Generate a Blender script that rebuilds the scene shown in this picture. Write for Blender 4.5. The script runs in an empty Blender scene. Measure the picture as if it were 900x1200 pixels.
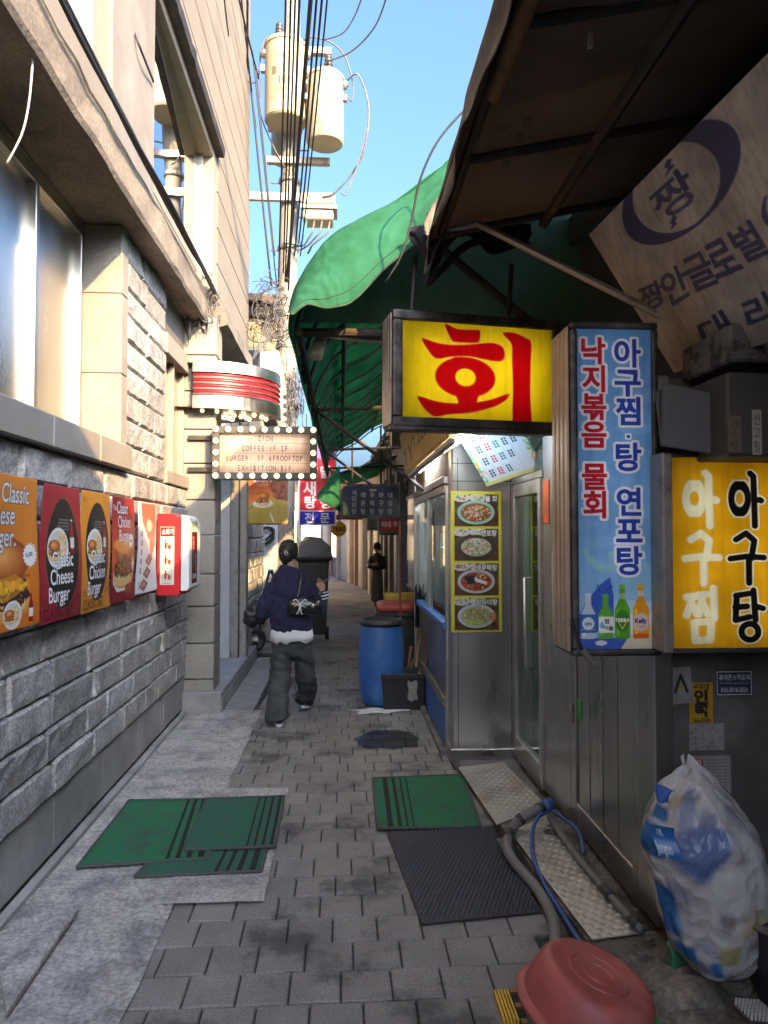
import bpy, bmesh, math, random
import numpy as np
from mathutils import Vector, Matrix, noise as mnoise
R = math.radians
sc = bpy.context.scene
col = sc.collection
random.seed(7)
rng = np.random.default_rng(5)

# ------------------------------------------------------------------ camera
CAMZ = 1.65
cam_d = bpy.data.cameras.new('camera'); cam = bpy.data.objects.new('camera', cam_d); col.objects.link(cam)
cam.location = (0, 0, CAMZ); cam.rotation_euler = (R(91.72), 0, R(-3.44))
cam_d.sensor_fit = 'VERTICAL'; cam_d.sensor_height = 36; cam_d.lens = 832 / 1200 * 36
cam_d.clip_start = .05; cam_d.clip_end = 500
sc.camera = cam
# ------------------------------------------------------------------ daylight
SUN = Vector((1, -1.75, 1.04)).normalized()
w = bpy.data.worlds.new('World'); sc.world = w; w.use_nodes = True
nt = w.node_tree; bg = nt.nodes['Background']
sk = nt.nodes.new('ShaderNodeTexSky'); sk.sky_type = 'NISHITA'; sk.sun_disc = False
sk.sun_elevation = math.asin(SUN.z); sk.sun_rotation = math.atan2(SUN.x, SUN.y)
sk.air_density = 1.0; sk.dust_density = 9; sk.ozone_density = 7.5
nt.links.new(sk.outputs[0], bg.inputs[0]); bg.inputs[1].default_value = .15
sd = bpy.data.lights.new('sun', 'SUN'); so = bpy.data.objects.new('sun', sd); col.objects.link(so)
sd.energy = 2.9; sd.angle = R(.6); sd.color = (1, .64, .29)
so.rotation_euler = (-SUN).to_track_quat('-Z', 'Y').to_euler(); so.location = (6, -10, 12)
sc.view_settings.view_transform = 'Standard'; sc.view_settings.look = 'None'
sc.view_settings.exposure = 2.35; sc.view_settings.gamma = 1
sc.cycles.max_bounces = 8; sc.cycles.diffuse_bounces = 4; sc.cycles.caustics_reflective = False; sc.cycles.caustics_refractive = False

# ------------------------------------------------------------------ helpers
_M = cam.rotation_euler.to_matrix()
def P(px, py, x=None, y=None, z=None):
    "world point seen at a photo position (900x1200) on a given plane"
    d = _M @ Vector(((px - 450) / 832, (600 - py) / 832, -1))
    if y is not None: t = y / d.y
    elif x is not None: t = x / d.x
    else: t = (z - CAMZ) / d.z
    return Vector((0, 0, CAMZ)) + d * t
WL = {}
def S(r, g, b):
    f = lambda c: (c / 255) / 12.92 if c / 255 <= .04045 else ((c / 255 + .055) / 1.055) ** 2.4
    return (f(r), f(g), f(b))
def tag(o, label=None, cat=None, group=None, kind=None):
    if label: o['label'] = label
    if cat: o['category'] = cat
    if group: o['group'] = group
    if kind: o['kind'] = kind
    return o
def thing(name, label, cat, loc=(0, 0, 0), group=None, rz=0, kind=None):
    o = bpy.data.objects.new(name, None); col.objects.link(o); o.empty_display_size = .1
    o.location = loc; o.rotation_euler.z = rz; WL[o.name] = Vector(loc)
    return tag(o, label, cat, group, kind)
def link(name, me, parent=None, loc=None):
    o = bpy.data.objects.new(name, me); col.objects.link(o)
    if parent is not None: o.parent = parent
    if loc is not None: o.location = loc
    return o
class MB:
    def __init__(s): s.v = []; s.f = []; s.smooth = False
    def add(s, vs, fs):
        n = len(s.v); s.v += [tuple(v) for v in vs]; s.f += [tuple(i + n for i in f) for f in fs]; return s
    def box(s, x0, x1, y0, y1, z0, z1):
        return s.add([(x0,y0,z0),(x1,y0,z0),(x1,y1,z0),(x0,y1,z0),(x0,y0,z1),(x1,y0,z1),(x1,y1,z1),(x0,y1,z1)],
                     [(0,3,2,1),(4,5,6,7),(0,1,5,4),(1,2,6,5),(2,3,7,6),(3,0,4,7)])
    def quad(s, a, b, c, d): return s.add([a, b, c, d], [(0, 1, 2, 3)])
    def slab(s, pts, off):
        "thick polygon: pts extruded by vector off"
        n = len(pts); off = Vector(off); q = [Vector(p) for p in pts]
        return s.add(q + [p + off for p in q], [tuple(range(n - 1, -1, -1)), tuple(range(n, 2 * n))] + [(i, (i + 1) % n, n + (i + 1) % n, n + i) for i in range(n)])
    def tube(s, path, r, n=8, cap=True, closed=False):
        pts = [Vector(p) for p in path]; m = len(pts); rr = r if isinstance(r, (list, tuple)) else [r] * m
        base = len(s.v); up = None
        for i, p in enumerate(pts):
            t = (pts[(i + 1) % m] - pts[i - 1]) if closed else (pts[min(i + 1, m - 1)] - pts[max(i - 1, 0)])
            t = t.normalized() if t.length > 1e-9 else Vector((0, 0, 1))
            if up is None: up = Vector((0, 0, 1)) if abs(t.z) < .9 else Vector((1, 0, 0))
            a = t.cross(up)
            if a.length < 1e-6: a = t.orthogonal()
            a.normalize(); b = t.cross(a).normalized(); up = -b if b.dot(up) < 0 else b
            b2 = a.cross(t)
            for k in range(n):
                q = 2 * math.pi * k / n
                s.v.append(tuple(p + (a * math.cos(q) + b2 * math.sin(q)) * rr[i]))
        for i in range(m if closed else m - 1):
            for k in range(n):
                j = (i + 1) % m
                s.f.append((base + i*n + k, base + i*n + (k+1) % n, base + j*n + (k+1) % n, base + j*n + k))
        if cap and not closed:
            s.f.append(tuple(base + k for k in range(n - 1, -1, -1))); s.f.append(tuple(base + (m-1)*n + k for k in range(n)))
        return s
    def loft(s, rings, cap=True):
        n = len(rings[0]); base = len(s.v)
        for rg in rings: s.v += [tuple(p) for p in rg]
        for i in range(len(rings) - 1):
            for k in range(n):
                s.f.append((base+i*n+k, base+i*n+(k+1) % n, base+(i+1)*n+(k+1) % n, base+(i+1)*n+k))
        if cap:
            s.f.append(tuple(base + k for k in range(n - 1, -1, -1))); s.f.append(tuple(base + (len(rings)-1)*n + k for k in range(n)))
        return s
    def lathe(s, prof, c=(0, 0, 0), n=24, cap=True, mat=None):
        c = Vector(c); rings = []
        for r, z in prof:
            rg = [Vector((r * math.cos(2*math.pi*k/n), r * math.sin(2*math.pi*k/n), z)) for k in range(n)]
            rings.append([c + (mat @ p if mat is not None else p) for p in rg])
        return s.loft(rings, cap)
    def ball(s, c, r, n=10, m=6, sq=(1, 1, 1)):
        rings = []
        for i in range(m + 1):
            a = math.pi * (i / m) ; a = min(max(a, .02), math.pi - .02)
            rings.append([(c[0] - r*sq[0]*math.sin(a)*math.cos(2*math.pi*k/n)*-1, c[1] + r*sq[1]*math.sin(a)*math.sin(2*math.pi*k/n), c[2] - r*sq[2]*math.cos(a)) for k in range(n)])
        return s.loft(rings)
    def grid(s, fn, nu, nv):
        base = len(s.v)
        for j in range(nv + 1):
            for i in range(nu + 1): s.v.append(tuple(fn(i / nu, j / nv)))
        for j in range(nv):
            for i in range(nu):
                a = base + j*(nu+1) + i; s.f.append((a, a+1, a+nu+2, a+nu+1))
        return s
    def mesh(s, name, mat, bev=0, smooth=None, seg=1, off=None):
        me = bpy.data.meshes.new(name); vs = s.v
        if off is not None: vs = [(v[0]-off[0], v[1]-off[1], v[2]-off[2]) for v in vs]
        me.from_pydata(vs, [], s.f)
        if bev:
            bm = bmesh.new(); bm.from_mesh(me); bmesh.ops.recalc_face_normals(bm, faces=bm.faces)
            es = [e for e in bm.edges if len(e.link_faces) == 2 and e.calc_face_angle(0) > .5]
            bmesh.ops.bevel(bm, geom=es, offset=bev, segments=seg, affect='EDGES', profile=.5, clamp_overlap=True)
            bm.to_mesh(me); bm.free()
        me.validate()
        if smooth is None: smooth = s.smooth
        if smooth: me.shade_smooth()
        if mat is not None: me.materials.append(mat)
        return me
    def build(s, name, mat, parent=None, bev=0, smooth=None, local=False, seg=1, thick=0, sub=0):
        "one mesh object; vertices given in world space unless local"
        if parent is not None:
            off = (0, 0, 0) if local else WL.get(parent.name, Vector())
            me = s.mesh(name, mat, bev, smooth, seg, off)
            o = link(name, me, parent); WL[o.name] = Vector(off) if not local else Vector()
        else:
            xs = np.array(s.v); lo = xs.min(0); hi = xs.max(0)
            off = Vector(((lo[0]+hi[0])/2, (lo[1]+hi[1])/2, lo[2]))
            me = s.mesh(name, mat, bev, smooth, seg, off); o = link(name, me, None, off); WL[o.name] = off
        if thick:
            m = o.modifiers.new('thickness', 'SOLIDIFY'); m.thickness = thick; m.offset = 0
        if sub:
            m = o.modifiers.new('smooth', 'SUBSURF'); m.levels = sub; m.render_levels = sub
        return o
def box(name, mat, parent, x0, x1, y0, y1, z0, z1, bev=0, **k): return MB().box(x0, x1, y0, y1, z0, z1).build(name, mat, parent, bev, **k)
def wob(x, y, z, s=1.0, seed=0): return mnoise.noise(Vector((x*s + seed*7.3, y*s - seed*3.1, z*s + seed)))

# ------------------------------------------------------------------ materials
def M(name, c, rough=.7, metal=0, var=.2, scale=5, bump=.25, bs=70, c2=None, t2=.55, s2=2.5, soft2=.12, spec=.5, rnd=0, stretch=(1,1,1), coat=0, rvar=0, fine=0):
    m = bpy.data.materials.new(name); m.use_nodes = True; n = m.node_tree.nodes; L = m.node_tree.links
    b = n['Principled BSDF']; b.inputs['Roughness'].default_value = rough; b.inputs['Metallic'].default_value = metal
    b.inputs['Specular IOR Level'].default_value = spec
    if coat: b.inputs['Coat Weight'].default_value = coat; b.inputs['Coat Roughness'].default_value = .15
    g = n.new('ShaderNodeNewGeometry'); mp = n.new('ShaderNodeMapping'); mp.inputs['Scale'].default_value = stretch
    L.new(g.outputs['Position'], mp.inputs[0])
    def noise(s, det=5, rg=.6):
        q = n.new('ShaderNodeTexNoise'); q.inputs['Scale'].default_value = s; q.inputs['Detail'].default_value = det; q.inputs['Roughness'].default_value = rg
        L.new(mp.outputs[0], q.inputs['Vector']); return q.outputs[0]
    def rmap(src, a, bb, c0, d):
        q = n.new('ShaderNodeMapRange'); q.inputs[1].default_value = a; q.inputs[2].default_value = bb; q.inputs[3].default_value = c0; q.inputs[4].default_value = d
        L.new(src, q.inputs[0]); return q.outputs[0]
    def mul(a, bb, op='MULTIPLY'):
        q = n.new('ShaderNodeMath'); q.operation = op
        for i, x in enumerate((a, bb)):
            if isinstance(x, (int, float)): q.inputs[i].default_value = x
            else: L.new(x, q.inputs[i])
        return q.outputs[0]
    val = rmap(noise(scale), .3, .7, 1 - var, 1 + var)
    if fine: val = mul(val, rmap(noise(bs * 1.7, 2), .35, .65, 1 - fine, 1 + fine))
    if rnd:
        oi = n.new('ShaderNodeObjectInfo'); val = mul(val, rmap(oi.outputs['Random'], 0, 1, 1 - rnd, 1 + rnd))
    cs = n.new('ShaderNodeRGB'); cs.outputs[0].default_value = (*c, 1); src = cs.outputs[0]
    if c2 is not None:
        mx = n.new('ShaderNodeMix'); mx.data_type = 'RGBA'; mx.inputs[7].default_value = (*c2, 1)
        L.new(src, mx.inputs[6]); L.new(rmap(noise(s2, 6, .65), t2 - soft2, t2 + soft2, 0, 1), mx.inputs[0]); src = mx.outputs[2]
    vm = n.new('ShaderNodeVectorMath'); vm.operation = 'SCALE'; L.new(src, vm.inputs[0]); L.new(val, vm.inputs['Scale'])
    L.new(vm.outputs[0], b.inputs['Base Color'])
    if rvar: L.new(rmap(noise(scale * 1.7), .3, .7, max(.02, rough - rvar), min(1, rough + rvar)), b.inputs['Roughness'])
    if bump:
        bp = n.new('ShaderNodeBump'); bp.inputs['Strength'].default_value = bump; bp.inputs['Distance'].default_value = .01
        L.new(noise(bs, 4), bp.inputs['Height']); L.new(bp.outputs[0], b.inputs['Normal'])
    return m
def emis(name, c, s):
    m = bpy.data.materials.new(name); m.use_nodes = True; b = m.node_tree.nodes['Principled BSDF']
    b.inputs['Base Color'].default_value = (*c, 1); b.inputs['Emission Color'].default_value = (*c, 1); b.inputs['Emission Strength'].default_value = s; return m
def glass(name, tint=(.8, .9, .88), rough=.02, mix=.75, ior=1.5, cap=1):
    "thin pane: mostly clear, mirror at grazing angles"
    m = bpy.data.materials.new(name); m.use_nodes = True; n = m.node_tree.nodes; L = m.node_tree.links
    n.remove(n['Principled BSDF']); t = n.new('ShaderNodeBsdfTransparent'); t.inputs[0].default_value = (*tint, 1)
    g = n.new('ShaderNodeBsdfGlossy'); g.inputs['Roughness'].default_value = rough; g.inputs[0].default_value = (.9, .9, .9, 1)
    f = n.new('ShaderNodeFresnel'); f.inputs[0].default_value = ior
    a = n.new('ShaderNodeMath'); a.operation = 'MULTIPLY_ADD'; a.inputs[1].default_value = mix; a.inputs[2].default_value = 1 - mix
    L.new(f.outputs[0], a.inputs[0]); mn = n.new('ShaderNodeMath'); mn.operation = 'MINIMUM'; mn.inputs[1].default_value = cap; L.new(a.outputs[0], mn.inputs[0]); x = n.new('ShaderNodeMixShader'); L.new(mn.outputs[0], x.inputs[0]); L.new(t.outputs[0], x.inputs[1]); L.new(g.outputs[0], x.inputs[2])
    L.new(x.outputs[0], n['Material Output'].inputs[0]); return m
def cloth(name, c, trans=.0, rough=.8, var=.2, scale=3, c2=None, bump=.2, bs=15, thru=1):
    "canvas or plastic sheet that lets some light through"
    m = M(name, c, rough, 0, var, scale, bump, bs, c2=c2, spec=.3); n = m.node_tree.nodes; L = m.node_tree.links
    if trans:
        b = n['Principled BSDF']; t = n.new('ShaderNodeBsdfTranslucent'); x = n.new('ShaderNodeMixShader'); x.inputs[0].default_value = trans
        vs = n.new('ShaderNodeVectorMath'); vs.operation = 'SCALE'; vs.inputs['Scale'].default_value = thru; L.new(b.inputs['Base Color'].links[0].from_socket, vs.inputs[0]); L.new(vs.outputs[0], t.inputs[0])
        L.new(b.outputs[0], x.inputs[1]); L.new(t.outputs[0], x.inputs[2]); L.new(x.outputs[0], n['Material Output'].inputs[0])
    return m
_pm = {}
def print_mat(rough=.45, trans=0, dirt=.12, crinkle=0):
    "printed sheet: ink colours come from the sheet's own colour layer"
    k = (rough, trans, dirt, crinkle)
    if k in _pm: return _pm[k]
    m = bpy.data.materials.new('printed_sheet'); m.use_nodes = True; n = m.node_tree.nodes; L = m.node_tree.links; b = n['Principled BSDF']
    a = n.new('ShaderNodeVertexColor'); a.layer_name = 'ink'; b.inputs['Roughness'].default_value = rough
    g = n.new('ShaderNodeNewGeometry'); q = n.new('ShaderNodeTexNoise'); q.inputs['Scale'].default_value = 5; q.inputs['Detail'].default_value = 6
    L.new(g.outputs['Position'], q.inputs[0]); r = n.new('ShaderNodeMapRange'); r.inputs[1].default_value = .3; r.inputs[2].default_value = .7; r.inputs[3].default_value = 1 - dirt * 1.5; r.inputs[4].default_value = 1
    L.new(q.outputs[0], r.inputs[0])
    mp = n.new('ShaderNodeMapping'); mp.inputs['Scale'].default_value = (38, 38, 3); L.new(g.outputs['Position'], mp.inputs[0])
    q2 = n.new('ShaderNodeTexNoise'); q2.inputs['Scale'].default_value = 1; q2.inputs['Detail'].default_value = 4; L.new(mp.outputs[0], q2.inputs[0])
    r2 = n.new('ShaderNodeMapRange'); r2.inputs[1].default_value = .42; r2.inputs[2].default_value = .75; r2.inputs[3].default_value = 1; r2.inputs[4].default_value = 1 - dirt; L.new(q2.outputs[0], r2.inputs[0])
    mm = n.new('ShaderNodeMath'); mm.operation = 'MULTIPLY'; L.new(r.outputs[0], mm.inputs[0]); L.new(r2.outputs[0], mm.inputs[1])
    vm = n.new('ShaderNodeVectorMath'); vm.operation = 'SCALE'; L.new(a.outputs[0], vm.inputs[0]); L.new(mm.outputs[0], vm.inputs['Scale'])
    L.new(vm.outputs[0], b.inputs['Base Color'])
    if crinkle:
        vo = n.new('ShaderNodeTexVoronoi'); vo.inputs['Scale'].default_value = 16; qd = n.new('ShaderNodeTexNoise'); qd.inputs['Scale'].default_value = 9; L.new(g.outputs['Position'], qd.inputs[0])
        vx = n.new('ShaderNodeVectorMath'); vx.operation = 'MULTIPLY_ADD'; vx.inputs[1].default_value = (.12,.12,.12); L.new(qd.outputs['Color'], vx.inputs[0]); L.new(g.outputs['Position'], vx.inputs[2]); L.new(vx.outputs[0], vo.inputs['Vector'])
        bp = n.new('ShaderNodeBump'); bp.inputs['Strength'].default_value = crinkle; bp.inputs['Distance'].default_value = .03; L.new(vo.outputs['Distance'], bp.inputs['Height']); L.new(bp.outputs[0], b.inputs['Normal'])
    if trans:
        t = n.new('ShaderNodeBsdfTranslucent'); x = n.new('ShaderNodeMixShader'); x.inputs[0].default_value = trans
        L.new(vm.outputs[0], t.inputs[0]); L.new(b.outputs[0], x.inputs[1]); L.new(t.outputs[0], x.inputs[2]); L.new(x.outputs[0], n['Material Output'].inputs[0])
    _pm[k] = m; return m

# ------------------------------------------------------------------ flat print (lettering, posters) drawn as ink on fine sheets
_gl = {}
scratch = bpy.data.scenes.new('scratch')     # shapes are worked out here, away from the scene
def worked(o):
    if o.type == 'FONT':
        me = bpy.data.meshes.new_from_object(o)
    else:
        scratch.collection.objects.link(o)
        with bpy.context.temp_override(scene=scratch, view_layer=scratch.view_layers[0]):
            me = bpy.data.meshes.new_from_object(o.evaluated_get(bpy.context.evaluated_depsgraph_get()))
    bpy.data.objects.remove(o); return me
def glyph(s, bold):
    k = (s, round(bold, 4))
    if k not in _gl:
        c = bpy.data.curves.new('lettering', 'FONT'); c.body = s; c.offset = bold; c.resolution_u = 4
        me = worked(bpy.data.objects.new('lettering', c))
        me.calc_loop_triangles(); v = np.array([q.co[:2] for q in me.vertices]).reshape(-1, 2)
        t = np.array([q.vertices[:] for q in me.loop_triangles], int).reshape(-1, 3)
        bpy.data.curves.remove(c); bpy.data.meshes.remove(me)
        _gl[k] = (v, t)
    return _gl[k]
class Ink:
    def __init__(s, w, h, c):
        s.w, s.h = w, h; s.a = np.empty((h, w, 3)); s.a[:] = c
    def _put(s, x0, y0, m, c):
        h, w_ = m.shape; X0, Y0 = max(x0, 0), max(y0, 0); X1, Y1 = min(x0 + w_, s.w), min(y0 + h, s.h)
        if X1 <= X0 or Y1 <= Y0: return
        mm = m[Y0-y0:Y1-y0, X0-x0:X1-x0, None]; v = s.a[Y0:Y1, X0:X1]; s.a[Y0:Y1, X0:X1] = v * (1 - mm) + np.asarray(c, float) * mm
    def _win(s, x0, y0, x1, y1):
        x0, y0, x1, y1 = [int(math.floor(x0)) - 1, int(math.floor(y0)) - 1, int(math.ceil(x1)) + 2, int(math.ceil(y1)) + 2]
        x0, y0 = max(x0, 0), max(y0, 0); x1, y1 = min(x1, s.w), min(y1, s.h)
        if x1 <= x0 or y1 <= y0: return None
        yy, xx = np.mgrid[y0:y1, x0:x1]; return x0, y0, xx + .5, yy + .5
    def ell(s, cx, cy, rx, ry, c, rot=0, a=1, ring=0):
        r = max(rx, ry) + ring; q = s._win(cx - r, cy - r, cx + r, cy + r)
        if q is None: return s
        x0, y0, xx, yy = q; co, si = math.cos(rot), math.sin(rot); dx, dy = xx - cx, yy - cy
        u = (dx*co + dy*si) / rx; v = (-dx*si + dy*co) / ry; d = (np.sqrt(u*u + v*v) - 1) * min(rx, ry)
        if ring: d = np.abs(d) - ring
        s._put(x0, y0, np.clip(.5 - d, 0, 1) * a, c); return s
    def line(s, pts, wd, c, a=1):
        p = np.array(pts, float); q = s._win(p[:, 0].min() - wd, p[:, 1].min() - wd, p[:, 0].max() + wd, p[:, 1].max() + wd)
        if q is None: return s
        x0, y0, xx, yy = q; best = np.full(xx.shape, 1e9)
        for (ax, ay), (bx, by) in zip(p[:-1], p[1:]):
            L2 = (bx-ax)**2 + (by-ay)**2 + 1e-9; t = np.clip(((xx-ax)*(bx-ax) + (yy-ay)*(by-ay)) / L2, 0, 1)
            best = np.minimum(best, np.hypot(xx - ax - t*(bx-ax), yy - ay - t*(by-ay)))
        s._put(x0, y0, np.clip(.5 + wd/2 - best, 0, 1) * a, c); return s
    def poly(s, pts, c, a=1, ss=3):
        p = np.array(pts, float); q = s._win(p[:, 0].min(), p[:, 1].min(), p[:, 0].max(), p[:, 1].max())
        if q is None: return s
        x0, y0, xx, yy = q; acc = np.zeros(xx.shape)
        for i in range(ss):
            for j in range(ss):
                X = xx + (i + .5)/ss - .5; Y = yy + (j + .5)/ss - .5; ins = np.zeros(X.shape, bool)
                for k in range(len(p)):
                    ax, ay = p[k]; bx, by = p[k-1]
                    if ay == by: continue
                    ins ^= ((ay > Y) != (by > Y)) & (X < (bx-ax)*(Y-ay)/(by-ay) + ax)
                acc += ins
        s._put(x0, y0, acc / ss**2 * a, c); return s
    def rect(s, x0, y0, x1, y1, c, a=1, r=0):
        q = s._win(x0, y0, x1, y1)
        if q is None: return s
        X0, Y0, xx, yy = q; dx = np.abs(xx - (x0+x1)/2) - (x1-x0)/2 + r; dy = np.abs(yy - (y0+y1)/2) - (y1-y0)/2 + r
        d = np.hypot(np.maximum(dx, 0), np.maximum(dy, 0)) + np.minimum(np.maximum(dx, dy), 0) - r
        s._put(X0, Y0, np.clip(.5 - d, 0, 1) * a, c); return s
    def mask(s, t, x, y, size, bold=0, rot=0, sx=1, align='l', shear=0, flip=False, ss=3):
        "coverage of a line of text; size = em height in cells, (x,y) = left end of its baseline"
        v, tr = glyph(t, bold)
        if len(tr) == 0: return None
        wd = v[:, 0].max() + v[:, 0].min(); ox = {'l': 0, 'c': -wd/2, 'r': -wd}[align]
        u = (v[:, 0] + ox + shear * v[:, 1]) * size * sx * (-1 if flip else 1); q = -v[:, 1] * size; co, si = math.cos(rot), math.sin(rot)
        X = x + u*co - q*si; Y = y + u*si + q*co; x0, y0 = int(X.min()) - 2, int(Y.min()) - 2
        W, H = int(X.max()) - x0 + 4, int(Y.max()) - y0 + 4
        m = np.zeros((H*ss, W*ss), bool); X = (X - x0)*ss; Y = (Y - y0)*ss
        for a, b, c in tr:
            xs, ys = X[[a, b, c]], Y[[a, b, c]]; i0, i1 = int(ys.min()), int(ys.max()) + 1; j0, j1 = int(xs.min()), int(xs.max()) + 1
            gy, gx = np.ogrid[i0:i1+1, j0:j1+1]; gy = gy + .5; gx = gx + .5
            e = [(xs[(k+1) % 3]-xs[k])*(gy-ys[k]) - (ys[(k+1) % 3]-ys[k])*(gx-xs[k]) for k in range(3)]
            ins = ((e[0] >= -.01) & (e[1] >= -.01) & (e[2] >= -.01)) | ((e[0] <= .01) & (e[1] <= .01) & (e[2] <= .01))
            mm = m[i0:i1+1, j0:j1+1]; mm |= ins[:mm.shape[0], :mm.shape[1]]
        return x0, y0, m.reshape(H, ss, W, ss).mean((1, 3))
    @staticmethod
    def grow(x0, y0, m, r):
        k = int(math.ceil(r)); M_ = np.pad(m, k + 1); out = M_.copy()
        for dy in range(-k, k + 1):
            for dx in range(-k, k + 1):
                d = math.hypot(dx, dy)
                if 0 < d <= r + .5:
                    out = np.maximum(out, np.roll(np.roll(M_, dy, 0), dx, 1) * min(1, r + .5 - d + .001) if d > r - .5 else np.maximum(out, np.roll(np.roll(M_, dy, 0), dx, 1)))
        return x0 - k - 1, y0 - k - 1, out
    def text(s, t, x, y, size, c, bold=0, halo=None, hr=0, a=1, **k):
        r = s.mask(t, x, y, size, bold, **k)
        if r is None: return s
        if halo is not None: g = s.grow(*r, hr); s._put(g[0], g[1], g[2], halo)
        s._put(r[0], r[1], r[2] * a, c); return s
    def grad(s, x0, y0, x1, y1, c0, c1, a=1):
        x0, y0, x1, y1 = map(int, (x0, y0, x1, y1)); t = np.linspace(0, 1, y1 - y0)[:, None, None]
        s.a[y0:y1, x0:x1] = s.a[y0:y1, x0:x1]*(1-a) + a*(np.asarray(c0)*(1-t) + np.asarray(c1)*t); return s
def sheet(name, ink, o, ux, uy, parent=None, rough=.45, trans=0, dirt=.12, fn=None, local=False, thick=0, crinkle=0):
    "a printed sheet: o = top left corner, ux / uy = the edge vectors along and down; fn bends it"
    o, ux, uy = Vector(o), Vector(ux), Vector(uy); W, H = ink.w, ink.h
    u, v = np.meshgrid(np.linspace(0, 1, W), np.linspace(0, 1, H))
    pts = np.array(o)[None, None] + u[..., None]*np.array(ux) + v[..., None]*np.array(uy)
    if fn is not None: pts = pts + fn(u, v)
    off = np.zeros(3)
    if parent is not None:
        if not local: off = np.array(WL.get(parent.name, Vector()))
    else: off = np.array(o + ux/2 + uy)
    pts = (pts - off).reshape(-1, 3).astype(np.float32)
    me = bpy.data.meshes.new(name); n = (W-1)*(H-1); idx = np.arange(W*H).reshape(H, W)
    f = np.stack([idx[:-1, :-1], idx[1:, :-1], idx[1:, 1:], idx[:-1, 1:]], -1).reshape(-1).astype(np.int32)
    me.vertices.add(W*H); me.vertices.foreach_set('co', pts.ravel()); me.loops.add(n*4); me.loops.foreach_set('vertex_index', f)
    me.polygons.add(n); me.polygons.foreach_set('loop_start', np.arange(0, n*4, 4, dtype=np.int32)); me.update(calc_edges=True); me.validate()
    c = np.clip(ink.a, 0, 255) / 255; lin = np.where(c <= .04045, c/12.92, ((c + .055)/1.055)**2.4)
    at = me.color_attributes.new('ink', 'FLOAT_COLOR', 'POINT'); at.data.foreach_set('color', np.concatenate([lin, np.ones((H, W, 1))], -1).astype(np.float32).ravel())
    me.materials.append(print_mat(rough, trans, dirt, crinkle)); me.shade_smooth()
    ob = link(name, me, parent, None if parent is not None else tuple(off)); WL[ob.name] = Vector(off)
    if thick:
        md = ob.modifiers.new('thickness', 'SOLIDIFY'); md.thickness = thick; md.offset = 0
    return ob
# ------------------------------------------------------------------ palette
m_rock = M('rock_faced_granite', (.32,.31,.295), .85, var=.24, scale=9, bump=.8, bs=34, rnd=.2, fine=.3, c2=(.38,.355,.31), t2=.62, s2=3)
m_gran = M('sawn_granite', (.27,.245,.205), .75, var=.14, scale=4, bump=.3, bs=160, fine=.35, c2=(.24,.22,.19), t2=.64, s2=2)
m_base = M('base_granite', (.31,.30,.285), .8, var=.25, scale=2.2, bump=.3, bs=150, fine=.25, c2=(.19,.185,.18), t2=.58, s2=1.6)
m_mortar = M('mortar', (.12,.115,.11), .9, bs=60)
m_conc = M('weathered_concrete', (.215,.185,.145), .9, var=.3, scale=2, bump=.6, bs=30, c2=(.12,.105,.09), t2=.56, s2=2.2, fine=.2)
m_concd = M('grimy_concrete', (.17,.15,.125), .9, var=.35, scale=2, bump=.7, bs=24, c2=(.07,.065,.06), t2=.55, s2=2)
m_clad = M('stone_cladding', (.215,.19,.155), .8, var=.1, scale=2, bump=.15, bs=120, fine=.18, rnd=.05)
m_plast = M('grey_plaster', (.21,.19,.17), .85, var=.12, scale=2, bump=.2, bs=60, c2=(.25,.235,.21), t2=.6)
m_cream = M('cream_frame', (.30,.255,.19), .6, var=.12, bump=.1)
m_white = M('white_paint', (.42,.41,.38), .5, var=.08, bump=.05)
m_alu = M('aluminium', (.55,.54,.51), .38, 1, var=.12, scale=3, bump=.05, bs=40, rvar=.1)
m_steel = M('brushed_steel', (.50,.49,.475), .32, 1, var=.12, scale=1.5, bump=.03, bs=24, stretch=(1,1,.35), rvar=.08, c2=(.36,.34,.32), t2=.6, s2=1.0)
m_steelw = M('window_steel', (.62,.60,.55), .33, 1, var=.12, scale=2, bump=.05, bs=40, stretch=(1,1,.2), rvar=.08)
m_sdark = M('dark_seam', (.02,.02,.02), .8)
m_black = M('black_plastic', (.022,.022,.024), .5, var=.2, bump=.1, bs=50)
m_rub = M('black_rubber', (.017,.017,.018), .55, var=.3, bump=.2)
m_iron = M('dark_iron', (.045,.042,.04), .6, .4, var=.4, bump=.3, c2=(.10,.055,.03), t2=.62)
m_frame = M('grimy_sign_frame', (.07,.066,.062), .5, .6, var=.5, scale=9, bump=.25, bs=60, c2=(.20,.17,.14), t2=.6, s2=6)
m_rustal = M('tarnished_aluminium', (.38,.35,.31), .45, .8, var=.35, scale=7, bump=.25, bs=50, c2=(.12,.09,.07), t2=.6, s2=7)
m_wood = M('bare_timber', (.36,.22,.11), .7, var=.25, scale=5, bump=.3, bs=40, stretch=(1,1,.2))
m_fasc = M('stained_plywood', (.30,.20,.13), .7, var=.3, scale=3, bump=.15, bs=30, stretch=(1,1,.35), c2=(.40,.37,.33), t2=.6, s2=4)
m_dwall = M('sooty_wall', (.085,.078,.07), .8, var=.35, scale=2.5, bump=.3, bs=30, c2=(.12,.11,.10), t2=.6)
m_pave = M('grey_paver', (.222,.203,.184), .72, var=.2, scale=3, bump=.45, bs=110, fine=.3, rnd=.09, c2=(.085,.08,.075), t2=.58, s2=2.3, soft2=.05, rvar=.1)
m_joint = M('joint_sand', (.05,.047,.043), .95, bs=90)
m_cem = M('trowelled_cement', (.39,.365,.335), .85, var=.16, scale=3, bump=.8, bs=35, fine=.3, c2=(.22,.212,.205), t2=.54, s2=4.5, soft2=.09)
m_cemd = M('dirty_cement', (.22,.20,.175), .8, var=.3, scale=4, bump=.6, bs=30, fine=.2, c2=(.075,.065,.055), t2=.55, s2=3)
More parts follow.
